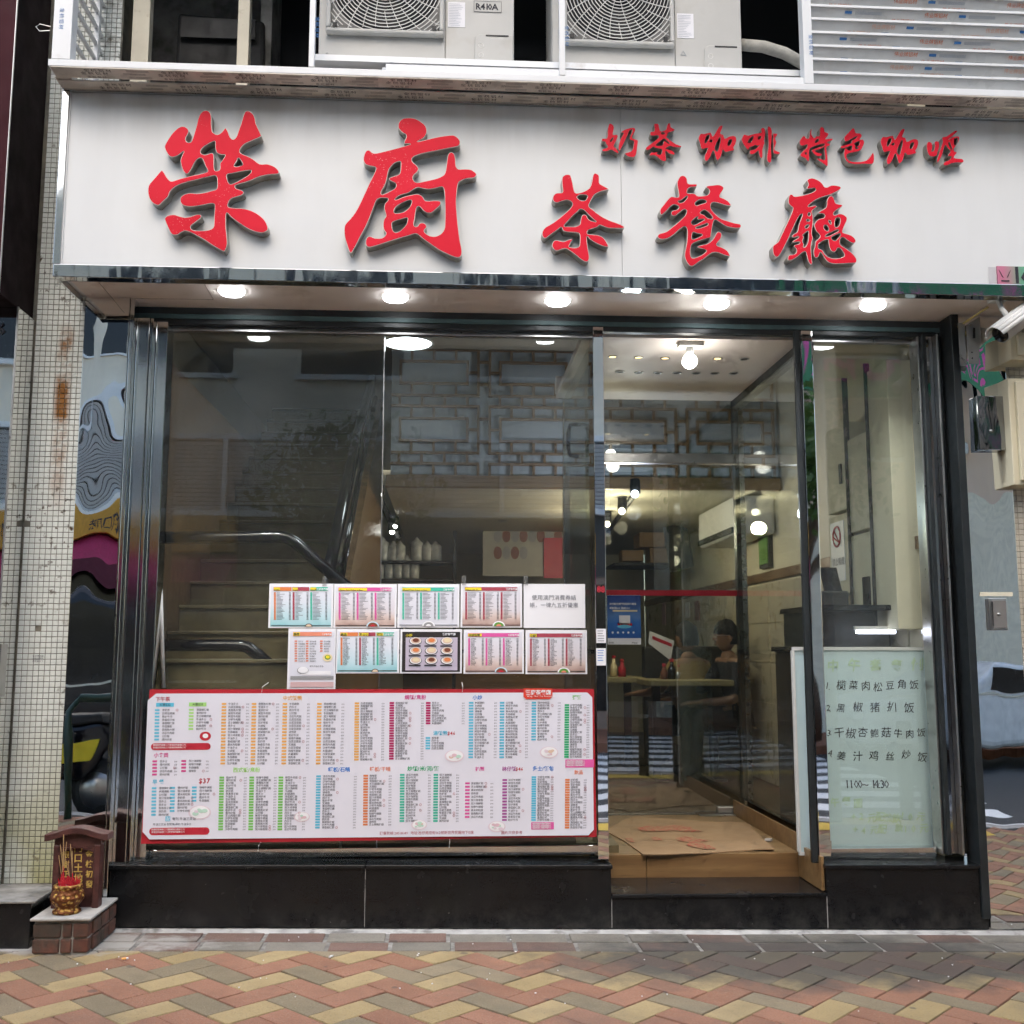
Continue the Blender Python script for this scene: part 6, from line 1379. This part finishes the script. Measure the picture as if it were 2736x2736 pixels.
e0, e1 = b_.lerp(c_,.1)+Vector((0,-.003,-.03)), b_.lerp(c_,.9)+Vector((0,-.003,-.03)); MB().poly([e0, e1, e1+Vector((0,0,-.03)), e0+Vector((0,0,-.03))][::-1]).build('red_band', M['i_red'], mc)
# bench behind
bn = thing('bench_seat', 'dark padded bench behind the diners against the right wall', 'bench', (2.2,4.4,FLZ))
BX('seat', M['black_matte'], bn, 1.75, 2.46, 3.85, 4.3, FLZ+.3, FLZ+.46, bevel=.02); BX('backrest', M['black_matte'], bn, 1.75, 2.46, 4.3, 4.42, FLZ+.3, FLZ+1.05, bevel=.02)
def person(name, label, hx, hy, hz, face, lean, shirt, arm=None, glasses=False):
    """seated figure: continuous skin-modifier body, head with nose and ears, hair as a child"""
    t = thing('person', label, 'person', (hx,hy,FLZ))
    f = Vector((math.cos(face), math.sin(face), 0)); s = Vector((-f.y, f.x, 0)); z = Vector((0,0,1))
    neck = Vector((hx,hy,hz-.15)); pel = Vector((hx,hy,FLZ+.50)) - f*lean
    chest = neck.lerp(pel,.35); V_, E_, R_ = [], [], []
    def vtx(p, r, par=None):
        V_.append(tuple(p)); R_.append(r)
        if par is not None: E_.append((par, len(V_)-1))
        return len(V_)-1
    p = vtx(pel,(.16,.13)); w = vtx(pel.lerp(neck,.35),(.145,.11),p); c = vtx(chest.lerp(neck,.25),(.165,.115),w); n = vtx(neck-z*.02,(.062,.062),c); n2 = vtx(neck+z*.05+f*.015,(.056,.058),n)
    for k in (-1,1):
        sh = chest.lerp(neck,.55)+s*(.185*k); a = vtx(sh,(.068,.068),c)
        el = sh - z*.27 + f*.07 + s*(.03*k); wr = el + f*.24 - z*.02 - s*(.10*k); hd = wr + f*.10
        if arm and k == arm: el = sh - z*.20 + f*.16; wr = el + f*.26 - z*.04; hd = wr + f*.09
        e = vtx(el,(.046,.046),a); q = vtx(wr,(.031,.027),e); h = vtx(hd,(.036,.018),q)
        for i_ in range(4):
            b0 = hd+s*((i_-1.5)*.016); v1 = vtx(b0+f*.035-z*.004,(.010,.010),h); vtx(b0+f*(.065+.006*(i_ in (1,2)))-z*.022,(.008,.008),v1)
        v1 = vtx(hd-f*.03+s*(-.03*k),(.011,.011),q); vtx(hd+f*.01+s*(-.045*k)-z*.01,(.009,.009),v1)
    for k in (-1,1):
        hp = pel+s*(.09*k); a = vtx(hp,(.10,.10),p); kn = vtx(hp+f*.42+z*.02,(.068,.068),a); ak = vtx(hp+f*.44-z*.40,(.045,.045),kn); vtx(hp+f*.56-z*.44,(.04,.035),ak)
    me = bpy.data.meshes.new('body'); me.from_pydata(V_, E_, []); o = bpy.data.objects.new('body', me); COL.objects.link(o)
    sk = o.modifiers.new('skin','SKIN'); 
    if not me.skin_vertices: bpy.context.view_layer.update()
    for i, r in enumerate(R_): me.skin_vertices[0].data[i].radius = r; me.skin_vertices[0].data[i].use_root = (i == 0)
    o.modifiers.new('sub','SUBSURF').levels = 2; o.modifiers['sub'].render_levels = 2
    dg = bpy.context.evaluated_depsgraph_get(); bm_ = bpy.data.meshes.new_from_object(o.evaluated_get(dg)); bpy.data.objects.remove(o)
    for mm in (M['skin'], shirt, M['trousers']): bm_.materials.append(mm)
    for pgn in bm_.polygons:
        pgn.use_smooth = True; cc = pgn.center; rel = cc - neck; fd = rel.dot(f); dn = -rel.z
        if rel.z > -.045: k = 0
        elif cc.z < pel.z+.06 : k = 2
        elif abs(rel.dot(s)) > .14 and dn > .30: k = 0
        elif fd > .22: k = 0
        else: k = 1
        pgn.material_index = k
    body = link(bm_, 'body', t)
    # head: ellipsoid shaped with jaw, nose and ears
    hc = Vector((hx,hy,hz)) + f*.02; hm = MB(); nn, kk = 20, 14
    for i in range(kk+1):
        th = math.pi*i/kk
        for j in range(nn):
            ph = 2*math.pi*j/nn; dx, dy, dz = math.sin(th)*math.cos(ph), math.sin(th)*math.sin(ph), -math.cos(th)
            x = .098*dx; y = .076*dy; zz = .118*dz
            if dz < -.1: k_ = 1+(dz+.1)*.30; y *= k_; x *= (k_ if dx < 0 else 1+(dz+.1)*.10)
            if dx > .6: x -= .006*(dz > .0)
            hm.v.append(tuple(hc + f*x + s*y + z*zz))
    for i in range(kk):
        for j in range(nn): hm.f.append((i*nn+j, i*nn+(j+1)%nn, (i+1)*nn+(j+1)%nn, (i+1)*nn+j)); hm.m.append(0)
    hm.add([hc+f*.094+z*.02, hc+f*.120-z*.022, hc+f*.09+s*.018-z*.030, hc+f*.09-s*.018-z*.030], [(0,2,1),(0,1,3),(1,2,3)])
    for k in (-1,1): hm.ball(tuple(hc-f*.005+s*(.078*k)-z*.005), .022, 10, 8, (.8,.5,1.3))
    for k in (-1,1): hm.ball(tuple(hc+f*.086+s*(.030*k)+z*.012), .011, 8, 6)
    hm.tube([hc+f*.088-s*.022-z*.058, hc+f*.096-z*.056, hc+f*.088+s*.022-z*.058], .006, 6)
    hd = hm.build('head', M['skin'], t, True)
    hr = MB(); random.seed(int(hx*1000))
    for i in range(kk+1):
        th = math.pi*i/kk
        for j in range(nn):
            ph = 2*math.pi*j/nn; dx, dy, dz = math.sin(th)*math.cos(ph), math.sin(th)*math.sin(ph), -math.cos(th)
            lim = .22 if dx > .3 else (-.45 if dx < -.2 else -.05)
            k_ = 1.14+random.uniform(-.05,.08) if dz > lim else .86
            hr.v.append(tuple(hc + f*(.098*dx*k_-.004) + s*(.078*dy*k_) + z*(.120*dz*k_+.004)))
    for i in range(kk):
        for j in range(nn): hr.f.append((i*nn+j, i*nn+(j+1)%nn, (i+1)*nn+(j+1)%nn, (i+1)*nn+j)); hr.m.append(0)
    hr.build('hair', M['hair'], hd, True)
    if glasses:
        g = MB()
        for k in (-1,1):
            cc = hc+f*.103+s*(.032*k)+z*.012; g.tube([cc+s*(.024*math.cos(a))+z*(.019*math.sin(a)) for a in [j*.5236 for j in range(13)]], .002, 5, False)
            g.tube([cc+s*(.024*k), hc+s*(.08*k)+z*.014], .002, 5)
        g.build('glasses', M['steel_satin'], hd)
    return t
h1 = P(1838,1706,3.62); person('person', 'diner in a mustard shirt seen from behind at the olive table, left of the two', h1.x, 3.62, h1.z, R(122), .05, M['shirt_mustard'], 1)
h2 = P(1945,1702,3.40); person('person', 'diner in a dark shirt and glasses looking down at the olive table', h2.x, 3.40, h2.z, R(190), .10, M['shirt_navy'], -1, True)
random.seed(21)
# wall air conditioner, TV, pictures
wa = thing('wall_air_conditioner', 'cream wall air conditioner high on the right dining wall', 'air conditioner', (2.35,3.6,2.2))
a_ = P(1820,1352,4.0); 
BX('casing', M['white_plastic'], wa, 2.18, 2.49, 2.75, 3.95, 2.26, 2.56, bevel=.03); BX('outlet', M['black_matte'], wa, 2.165, 2.179, 2.80, 3.90, 2.275, 2.32)
tv_ = thing('television', 'tilted grey television hanging from the ceiling above the diners', 'television', P(1800,1470,4.6))
q = [P(1772,1410,4.6), P(1790,1528,4.6), P(1845,1512,5.1), P(1825,1398,5.1)]
MB().hexa([q[0],q[1],q[2],q[3]], [v+Vector((.05,.06,0)) for v in q]).build('panel', pm('tv_grey',(.10,.13,.17),.25), tv_)
MB().tube([P(1818,1398,4.9), (P(1818,1398,4.9).x, 4.9, lz0-.06)], .02, 8).build('bracket', M['black_matte'], tv_)
for i,(px,py,w,h,mk,lab) in enumerate(((1778,1640,14,80,'palepink','narrow pale hanging scroll, leftmost on the tiled wall'),(1843,1630,14,50,'white','white paper note with writing on the tiled wall'),(1869,1632,9,62,'brown','dark narrow hanging strip on the tiled wall'))):
    X = IX1-.02; d = (X)*2845/(px-1194)-5.15
    q = P(px,py,d); t = tag(BX('wall_scroll', M['i_'+mk], None, X-.008, X-.0, d-.09, d+.09, q.z-h*.5*.0031, q.z+h*.5*.0031), lab, 'scroll')
pic = thing('picture_frame', 'thin framed picture high on the right dining wall by the door', 'picture', (2.46,3.0,2.2))
BX('frame', M['black_matte'], pic, 2.465, 2.498, 2.86, 3.12, 2.02, 2.85); BX('print', M['i_leaf'], pic, 2.458, 2.4645, 2.88, 3.10, 2.05, 2.82)
ta = thing('tea_tray_shelf', 'jumble of cream boxes on a ceiling shelf left of the television', 'boxes', P(1740,1470,5.2))
for (px,py,w,h) in ((1738,1385,30,34),(1745,1440,70,40),(1700,1480,60,30),(1770,1480,50,40)):
    q = P(px,py,5.2); BX('box', M['cardboard'] if px != 1738 else M['paper'], ta, q.x-w*.0018, q.x+w*.0018, 5.2+px%7*.03, 5.6+px%5*.05, q.z-h*.0018, q.z+h*.0018, bevel=.004)
BX('shelf_board', M['black_matte'], ta, P(1640,1500,5.2).x, P(1800,1500,5.2).x, 5.18, 5.75, P(1700,1503,5.2).z-.03, P(1700,1503,5.2).z-.005)
# cardboard mat on the entrance floor
cm = thing('cardboard_mat', 'flattened brown cardboard box with red print lying on the entrance floor', 'cardboard', (1.35,.8,FLZ))
def fp(u, v, dz=0): q = PZ(1580+u*.3623, 1900+v*.3623, FLZ+.006+dz); return (q.x, q.y, FLZ+.006+dz)
ou = [fp(128,895),(fp(250,960)),fp(380,1055,.0),fp(520,1055),fp(640,1050),fp(760,1046),fp(920,1040),fp(1100,1028),fp(1220,1018,.006),fp(1350,1012,.012),fp(1240,920),fp(1150,820),fp(840,815),fp(600,795),fp(320,775),fp(250,800),fp(128,860)]
cb_ = MB().poly([(x,y,z) for x,y,z in ou]).build('sheet', M['cardboard'], cm); cb_.modifiers.new('s','SOLIDIFY').thickness = .005
for pl_ in (((620,940),(680,922),(760,935),(870,955),(800,965),(900,1000),(920,1015),(840,1018),(740,1000),(700,985),(720,968),(650,958)), ((330,860),(420,845),(500,850),(600,840),(720,850),(760,870),(830,888),(700,888),(600,880),(480,888),(360,880)), ((435,930),(500,930),(525,950),(460,955)), ((245,935),(300,935),(320,965),(280,965))):
    MB().poly([fp(u,v,.0042) for u,v in pl_][::-1]).build('red_print', M['red_print'], cm)
b = MB()
for (u0,v0,u1,v1) in ((915,938,1030,990),(1020,900,1230,995),(1060,880,1330,990)):
    a0, a1 = Vector(fp(u0,v0,.0042)), Vector(fp(u1,v1,.0042)); n_ = Vector((0,.006,0)); b.poly([a0,a1,a1+n_,a0+n_])
b.build('brown_print', M['i_brown'], cm)
q = fp(1300,955); 
tag(MB().prismz([(q[0]-.02,q[1]-.01),(q[0]+.015,q[1]-.015),(q[0]+.03,q[1]+.01),(q[0],q[1]+.02)], q[2], q[2]+.01).build('paper_scrap', M['ash']), 'crumpled pale scrap beside the cardboard mat on the entrance floor', 'litter')
# ------------------------------------------------------------------ the street behind the camera (seen in steel and glass)
def ground(name, x0, x1, y0, y1, dz, mat, n=1):
    b = MB(); 
    for i in range(n):
        a, c = x0+(x1-x0)*i/n, x0+(x1-x0)*(i+1)/n
        b.poly([(a,y0,gz(a)+dz),(c,y0,gz(c)+dz),(c,y1,gz(c)+dz),(a,y1,gz(a)+dz)])
    return struct(b.build(name, mat))
ground('ground', -60, 60, -70, 40, -.30, M['kerb'])
ground('road', -40, 40, -10.2, -3.30, -.13, M['asphalt'])
kb = MB(); kb.hexa([(-40,-3.32,gz(-40)-.14),(40,-3.32,gz(40)-.14),(40,-3.14,gz(40)-.14),(-40,-3.14,gz(-40)-.14)],[(-40,-3.31,gz(-40)-.002),(40,-3.31,gz(40)-.002),(40,-3.14,gz(40)-.002),(-40,-3.14,gz(-40)-.002)]); struct(kb.build('kerb', M['kerb']))
zb_ = MB()
for k in range(8):
    y = -3.75-k*.80
    zb_.poly([(-1.2,y-.42,gz(-1.2)-.126),(5.2,y-.42,gz(5.2)-.126),(5.2,y,gz(5.2)-.126),(-1.2,y,gz(-1.2)-.126)])
struct(zb_.build('road_markings', M['road_white']))
ground('tactile_paving', -.6, 4.0, -3.05, -2.72, .004, M['tactile'])
op = MB(); op.hexa([(-40,-13,gz(-40)-.2),(40,-13,gz(40)-.2),(40,-10.2,gz(40)-.2),(-40,-10.2,gz(-40)-.2)],[(-40,-13,gz(-40)),(40,-13,gz(40)),(40,-10.2,gz(40)),(-40,-10.2,gz(-40))]); struct(op.build('opposite_pavement', pm('brickwalk', (.30,.13,.075), .8, 0, .25, 12)))
for i, (x, y) in enumerate(((2.1,-3.0),(3.7,-3.0),(-3.0,-3.0),(-4.6,-3.0),(6.5,-10.45),(4.5,-10.45),(2.5,-10.45))):
    t = thing('bollard', 'black steel bollard on the '+('near kerb' if y > -5 else 'far kerb')+' behind the camera, reflected in the door'+(' glass' if i == 0 else f', {["","second right","first left","second left","right far","middle far","left far"][i]}'), 'bollard', (x,y,gz(x)), 'street bollards')
    MB().lathe([(.055,0),(.055,.72),(.06,.73),(.06,.76),(.05,.78)], (x,y,gz(x)-.002), 18).build('post', M['black_matte'], t, True)
    MB().lathe([(.058,.60),(.058,.64)], (x,y,gz(x)), 18, False).build('band', M['steel_satin'], t, True)
# opposite building with louvres, awning and shops
FY = -13.0
OB = thing('opposite_building', 'pale building across the street with white louvres over a yellow sign and pink awning', 'building', (-5,FY,0))
BX('wall', pm('ob_wall', (.84,.77,.64), .8, 0, .08, 1), OB, -20, 4.2, FY-6, FY, 5.0, 9.0)
BX('shop_wall', pm('ob_brown', (.36,.26,.20), .6), OB, -20, 4.2, FY-6, FY, -.6, 2.6)
BX('lintel', pm('ob_dark', (.06,.055,.05), .5), OB, -20, 4.2, FY-6, FY+.02, 2.601, 4.999)
for x in range(-19, 4, 3):
    w = BX('shop_window', M['black_gloss'], OB, x+.2, x+2.6, FY-.02, FY+.012, .35, 2.5)
for x in (-8.6,-6.2,-3.8,-1.4,1.0):
    for k in range(16):
        MB().hexa([(x,FY+.03,3.78+k*.075),(x+2.3,FY+.03,3.78+k*.075),(x+2.3,FY+.06,3.78+k*.075),(x,FY+.06,3.78+k*.075)],[(x,FY+.09,3.83+k*.075),(x+2.3,FY+.09,3.83+k*.075),(x+2.3,FY+.12,3.83+k*.075),(x,FY+.12,3.83+k*.075)]).build('louvre', M['white_alu'], OB)
    BX('louvre_post', M['white_alu'], OB, x-.09, x-.01, FY+.0205, FY+.15, 3.7, 5.05)
for y0 in (3.66,5.0): BX('louvre_rail', M['white_alu'], OB, -8.8, 3.3, FY+.0205, FY+.16, y0, y0+.10)
for k in range(1):
    for x in range(-18, 4, 3): 
        f_ = BX('window', M['black_gloss'], OB, x+.4, x+2.2, FY-.02, FY+.012, 6.2+k*3.1, 7.8+k*3.1); BX('sill', M['white_alu'], f_, x+.3, x+2.3, FY+.0125, FY+.10, 6.1+k*3.1, 6.19+k*3.1)
ys = thing('yellow_sign', 'amber yellow shop sign across the street, reflected in the left mirror steel', 'sign', (-6.2,FY,3.1))
BX('panel', pm('amber',(.62,.30,.02),.4), ys, -9.0, -3.6, FY+.03, FY+.35, 3.02, 3.64, bevel=.02)
mb = MB()
T(mb, '和風味', (-4.6,FY+.352,3.15), .34, (-1,0,0), w=.02); T(mb, '中國茶', (-6.6,FY+.352,3.15), .34, (-1,0,0), w=.02); mb.build('lettering', M['ink'], ys)
aw = thing('pink_awning', 'dark pink canvas awning across the street below the amber sign', 'awning', (-6.2,FY,2.4))
MB().hexa([(-9.0,FY+.03,2.42),(-3.6,FY+.03,2.42),(-3.6,FY+1.1,2.42),(-9.0,FY+1.1,2.42)],[(-9.0,FY+.03,3.0),(-3.6,FY+.03,3.0),(-3.6,FY+.10,3.0),(-9.0,FY+.10,3.0)]).build('canopy', pm('awn',(.42,.03,.10),.7), aw)
BX('valance', pm('awn2',(.12,.012,.03),.7), aw, -9.0, -3.6, FY+1.101, FY+1.12, 2.18, 2.46)
B2 = thing('pink_building', 'tall pink and cream building across the street to the right', 'building', (12,-15,0))
BX('wall', pm('b2_pink', (.84,.64,.50), .8, 0, .06, 1), B2, 4.5, 24, -24, -15, 4.2, 16); BX('ground_floor', pm('b2_cream', (.86,.79,.64), .7), B2, 4.5, 24, -24, -15, -.6, 4.199)
for k in range(4):
    for x in (5.5,8,10.5,13,15.5,18): w = BX('window', M['black_gloss'], B2, x, x+1.3, -15.02, -14.985, 5.2+k*2.8, 6.8+k*2.8); BX('sill', M['white_alu'], w, x-.1, x+1.4, -14.984, -14.9, 5.1+k*2.8, 5.19+k*2.8)
gs = thing('green_sign', 'green sign with pink lettering high across the street, reflected in the sign trim', 'sign', (10,-14.8,6.5))
BX('panel', pm('gsign',(.03,.22,.09),.4), gs, 6.0, 13.0, -12.9, -12.75, 5.9, 8.3); mb = MB(); T(mb, '新世界花園', (12.6,-12.745,6.3), 1.3, (-1,0,0), w=.02); mb.build('lettering', M['i_pink'], gs)
BX('bracket', M['steel_satin'], gs, 9.2, 9.5, -15.0, -12.9, 7.0, 7.2)
# parked van, scooter, white car
def wheel(t, x, y, z, r, ax='y', w=.2):
    b = MB().lathe([(r*.6,-w/2),(r,-w/2+.02),(r,w/2-.02),(r*.6,w/2)], (0,0,0), 24)
    b.v = [(x+p[0], y+p[2], z+p[1]) for p in b.v] if ax == 'y' else [(x+p[2], y+p[0], z+p[1]) for p in b.v]
    o = b.build('wheel', M['black_matte'], t, True)
    b = MB().lathe([(.02,-w/2-.004),(r*.58,-w/2),(r*.58,w/2),(.02,w/2+.004)], (0,0,0), 20); b.v = [(x+p[0], y+p[2], z+p[1]) for p in b.v] if ax == 'y' else [(x+p[2], y+p[0], z+p[1]) for p in b.v]
    b.build('rim', M['steel_satin'], o, True)
def vehicle(name, label, cat, x, y, L_, prof, win, paint, w=1.75):
    zg_ = gz(x)-.13; t = thing(name, label, cat, (x,y,zg_))
    MB().prism([(x+a*L_, zg_+b_) for a, b_ in prof], y-w/2, y+w/2).build('body', paint, t, bevel=.09, seg=3)
    for a0, a1, z0, z1, sl_ in win:
        MB().prism([(x+a0*L_,zg_+z0),(x+a1*L_,zg_+z0),(x+a1*L_-sl_,zg_+z1),(x+a0*L_+sl_,zg_+z1)], y+w/2-.02, y+w/2+.008).build('window', M['black_gloss'], t)
    for a in (-.33,.33):
        for s in (-1,1): wheel(t, x+a*L_, y+s*(w/2-.1), zg_+.31, .31)
    BX('chrome_strip', M['steel_satin'], t, x-.40*L_, x+.42*L_, y+w/2+.002, y+w/2+.014, zg_+.92, zg_+.95)
    for s in (-1,1): BX('headlight', M['paper'], t, x-.505*L_, x-.47*L_, y+s*(w/2-.25)-.14, y+s*(w/2-.25)+.14, zg_+.62, zg_+.78, bevel=.03)
    return t
vehicle('parked_van', 'black people carrier parked across the street, reflected in the left mirror steel', 'van', -4.6, -9.0, 4.7, [(-.5,.32),(.5,.32),(.5,1.0),(.48,1.7),(.42,1.82),(-.12,1.84),(-.26,1.68),(-.36,1.12),(-.49,.98)], [(-.10,.14,1.08,1.62,.04),(.17,.44,1.08,1.62,.04),(-.31,-.13,1.08,1.58,.12)], pm('van_black',(.012,.012,.014),.12))
vehicle('white_car', 'white saloon car parked across the street, reflected in the right mirror steel', 'car', 7.6, -9.2, 4.4, [(-.5,.30),(.5,.30),(.5,.78),(.46,.92),(.30,.98),(.17,1.40),(-.12,1.42),(-.27,.98),(-.46,.86)], [(-.16,.02,.98,1.34,.12),(.04,.24,.98,1.34,.10)], pm('car_white',(.78,.78,.78),.15), 1.7)
sct = thing('parked_scooter', 'black motor scooter with yellow panels parked at the near kerb, reflected at the left', 'scooter', (-3.3,-3.75,gz(-3.3)-.13))
zs = gz(-3.3)-.13; X, Y_ = -3.3, -3.75
for dx in (-.62,.62): wheel(sct, X+dx, Y_, zs+.25, .25, 'y', .11)
MB().prism([(X-.35,zs+.30),(X+.55,zs+.34),(X+.78,zs+.62),(X+.70,zs+.78),(X+.10,zs+.74),(X-.02,zs+.42),(X-.30,zs+.42),(X-.42,zs+.95),(X-.55,zs+.95),(X-.50,zs+.5)], Y_-.15, Y_+.15).build('bodywork', M['black_gloss'], sct, bevel=.03)
MB().prism([(X+.1,zs+.745),(X+.72,zs+.785),(X+.70,zs+.86),(X+.15,zs+.84)], Y_-.13, Y_+.13).build('seat', M['black_matte'], sct, bevel=.02)
MB().prism([(X+.25,zs+.46),(X+.60,zs+.50),(X+.66,zs+.66),(X+.3,zs+.62)], Y_+.1505, Y_+.165).build('side_panel', M['i_yellow'], sct)
MB().tube([(X-.48,Y_-.33,zs+1.05),(X-.50,Y_,zs+.98),(X-.48,Y_+.33,zs+1.05)], .016, 8).build('handlebar', M['black_matte'], sct, True)
for s in (-1,1): MB().tube([(X-.49,Y_+s*.2,zs+1.0),(X-.46,Y_+s*.28,zs+1.18)], .006, 6).build('mirror_stem', M['black_matte'], sct); MB().ball((X-.46,Y_+s*.29,zs+1.21), .05, 12, 8, (.4,1,.7)).build('mirror', M['black_gloss'], sct, True)
# railing, lamp post and tree
for i, x in enumerate((-2.2,-3.9)):
    t = thing('kerb_railing', ('dark green hoop railing at the near kerb beside the scooter' if i == 0 else 'second dark green hoop railing at the near kerb, farther left'), 'railing', (x,-2.95,gz(x)))
    MB().tube([(x-.5,-2.95,gz(x)),(x-.5,-2.95,gz(x)+.8),(x-.42,-2.95,gz(x)+.9),(x+.42,-2.95,gz(x)+.9),(x+.5,-2.95,gz(x)+.8),(x+.5,-2.95,gz(x))], .03, 10).build('hoop', pm('rail_green',(.015,.05,.04),.4), t, True)
lp = thing('lamp_post', 'tall grey steel lamp post on the near pavement, reflected in the right steel column', 'lamp post', (3.05,-3.0,gz(3.05)))
MB().tube([(3.05,-2.9,gz(3.05)),(3.05,-2.9,2.0),(3.05,-2.9,7.5)], [.075,.07,.05], 14).build('pole', pm('galv',(.42,.42,.42),.5,.4), lp, True)
for z in (1.9,2.5): MB().lathe([(.074,0),(.074,.03)], (3.05,-2.9,z), 14, False).build('band', M['steel_satin'], lp)
MB().tube([(3.05,-2.9,7.4),(3.05,-3.6,7.7),(3.05,-4.4,7.7)], .03, 8).build('arm', M['steel_satin'], lp)
def tree(x, y, h, r, label, seed):
    rnd = random.Random(seed); t = thing('street_tree', label, 'tree', (x,y,gz(x)))
    tr = MB(); top = Vector((x+.1,y,h*.62)); tr.tube([(x,y,gz(x)),(x+.05,y,h*.3),top], [.14,.11,.06], 10)
    for k in range(7):
        a = rnd.uniform(0,6.28); e = Vector((x+math.cos(a)*r*.7, y+math.sin(a)*r*.7, h*rnd.uniform(.6,.95))); tr.tube([(x+.06,y,h*rnd.uniform(.35,.6)), e], [.05,.015], 6)
    tr.build('trunk', pm('bark'+str(seed),(.14,.10,.07),.9,bump=.6), t, True)
    lf = MB()
    for k in range(2600):
        u = Vector((rnd.gauss(0,1),rnd.gauss(0,1),rnd.gauss(0,1))).normalized()*r*(rnd.random()**.45)*(.75+.35*math.sin(k*.37))
        c = Vector((x,y,h*.78))+Vector((u.x,u.y,u.z*.85)); d1 = Vector((rnd.uniform(-1,1),rnd.uniform(-1,1),rnd.uniform(-1,1))).normalized()*.09; d2 = d1.orthogonal().normalized()*.045
        lf.poly([c-d1, c+d2, c+d1, c-d2])
    m = NT('leaf'+str(seed)); m.set(col=m.mix(m.mapr(m.noise(1.3,3),.3,.7),(.03,.07,.012),(.10,.19,.03)), rough=.6); lf.build('crown', m.m, t)
tree(5.6,-11.2,5.6,1.7,'leafy street tree across the road to the right',3); tree(-1.6,-11.3,5.0,1.5,'leafy street tree across the road behind the camera',5)

for o in COL.objects:
    n_ = o.name.split('.')[0]
    if n_.startswith(('print_','film_print','film_small','film_blue','label_print','notice_print','handwriting','faded_writing','lettering','gilt_char','stub_','lattice_bars','grille_wire','post_print','small_print','mortar_strip','crown')): o['kind'] = 'stuff'
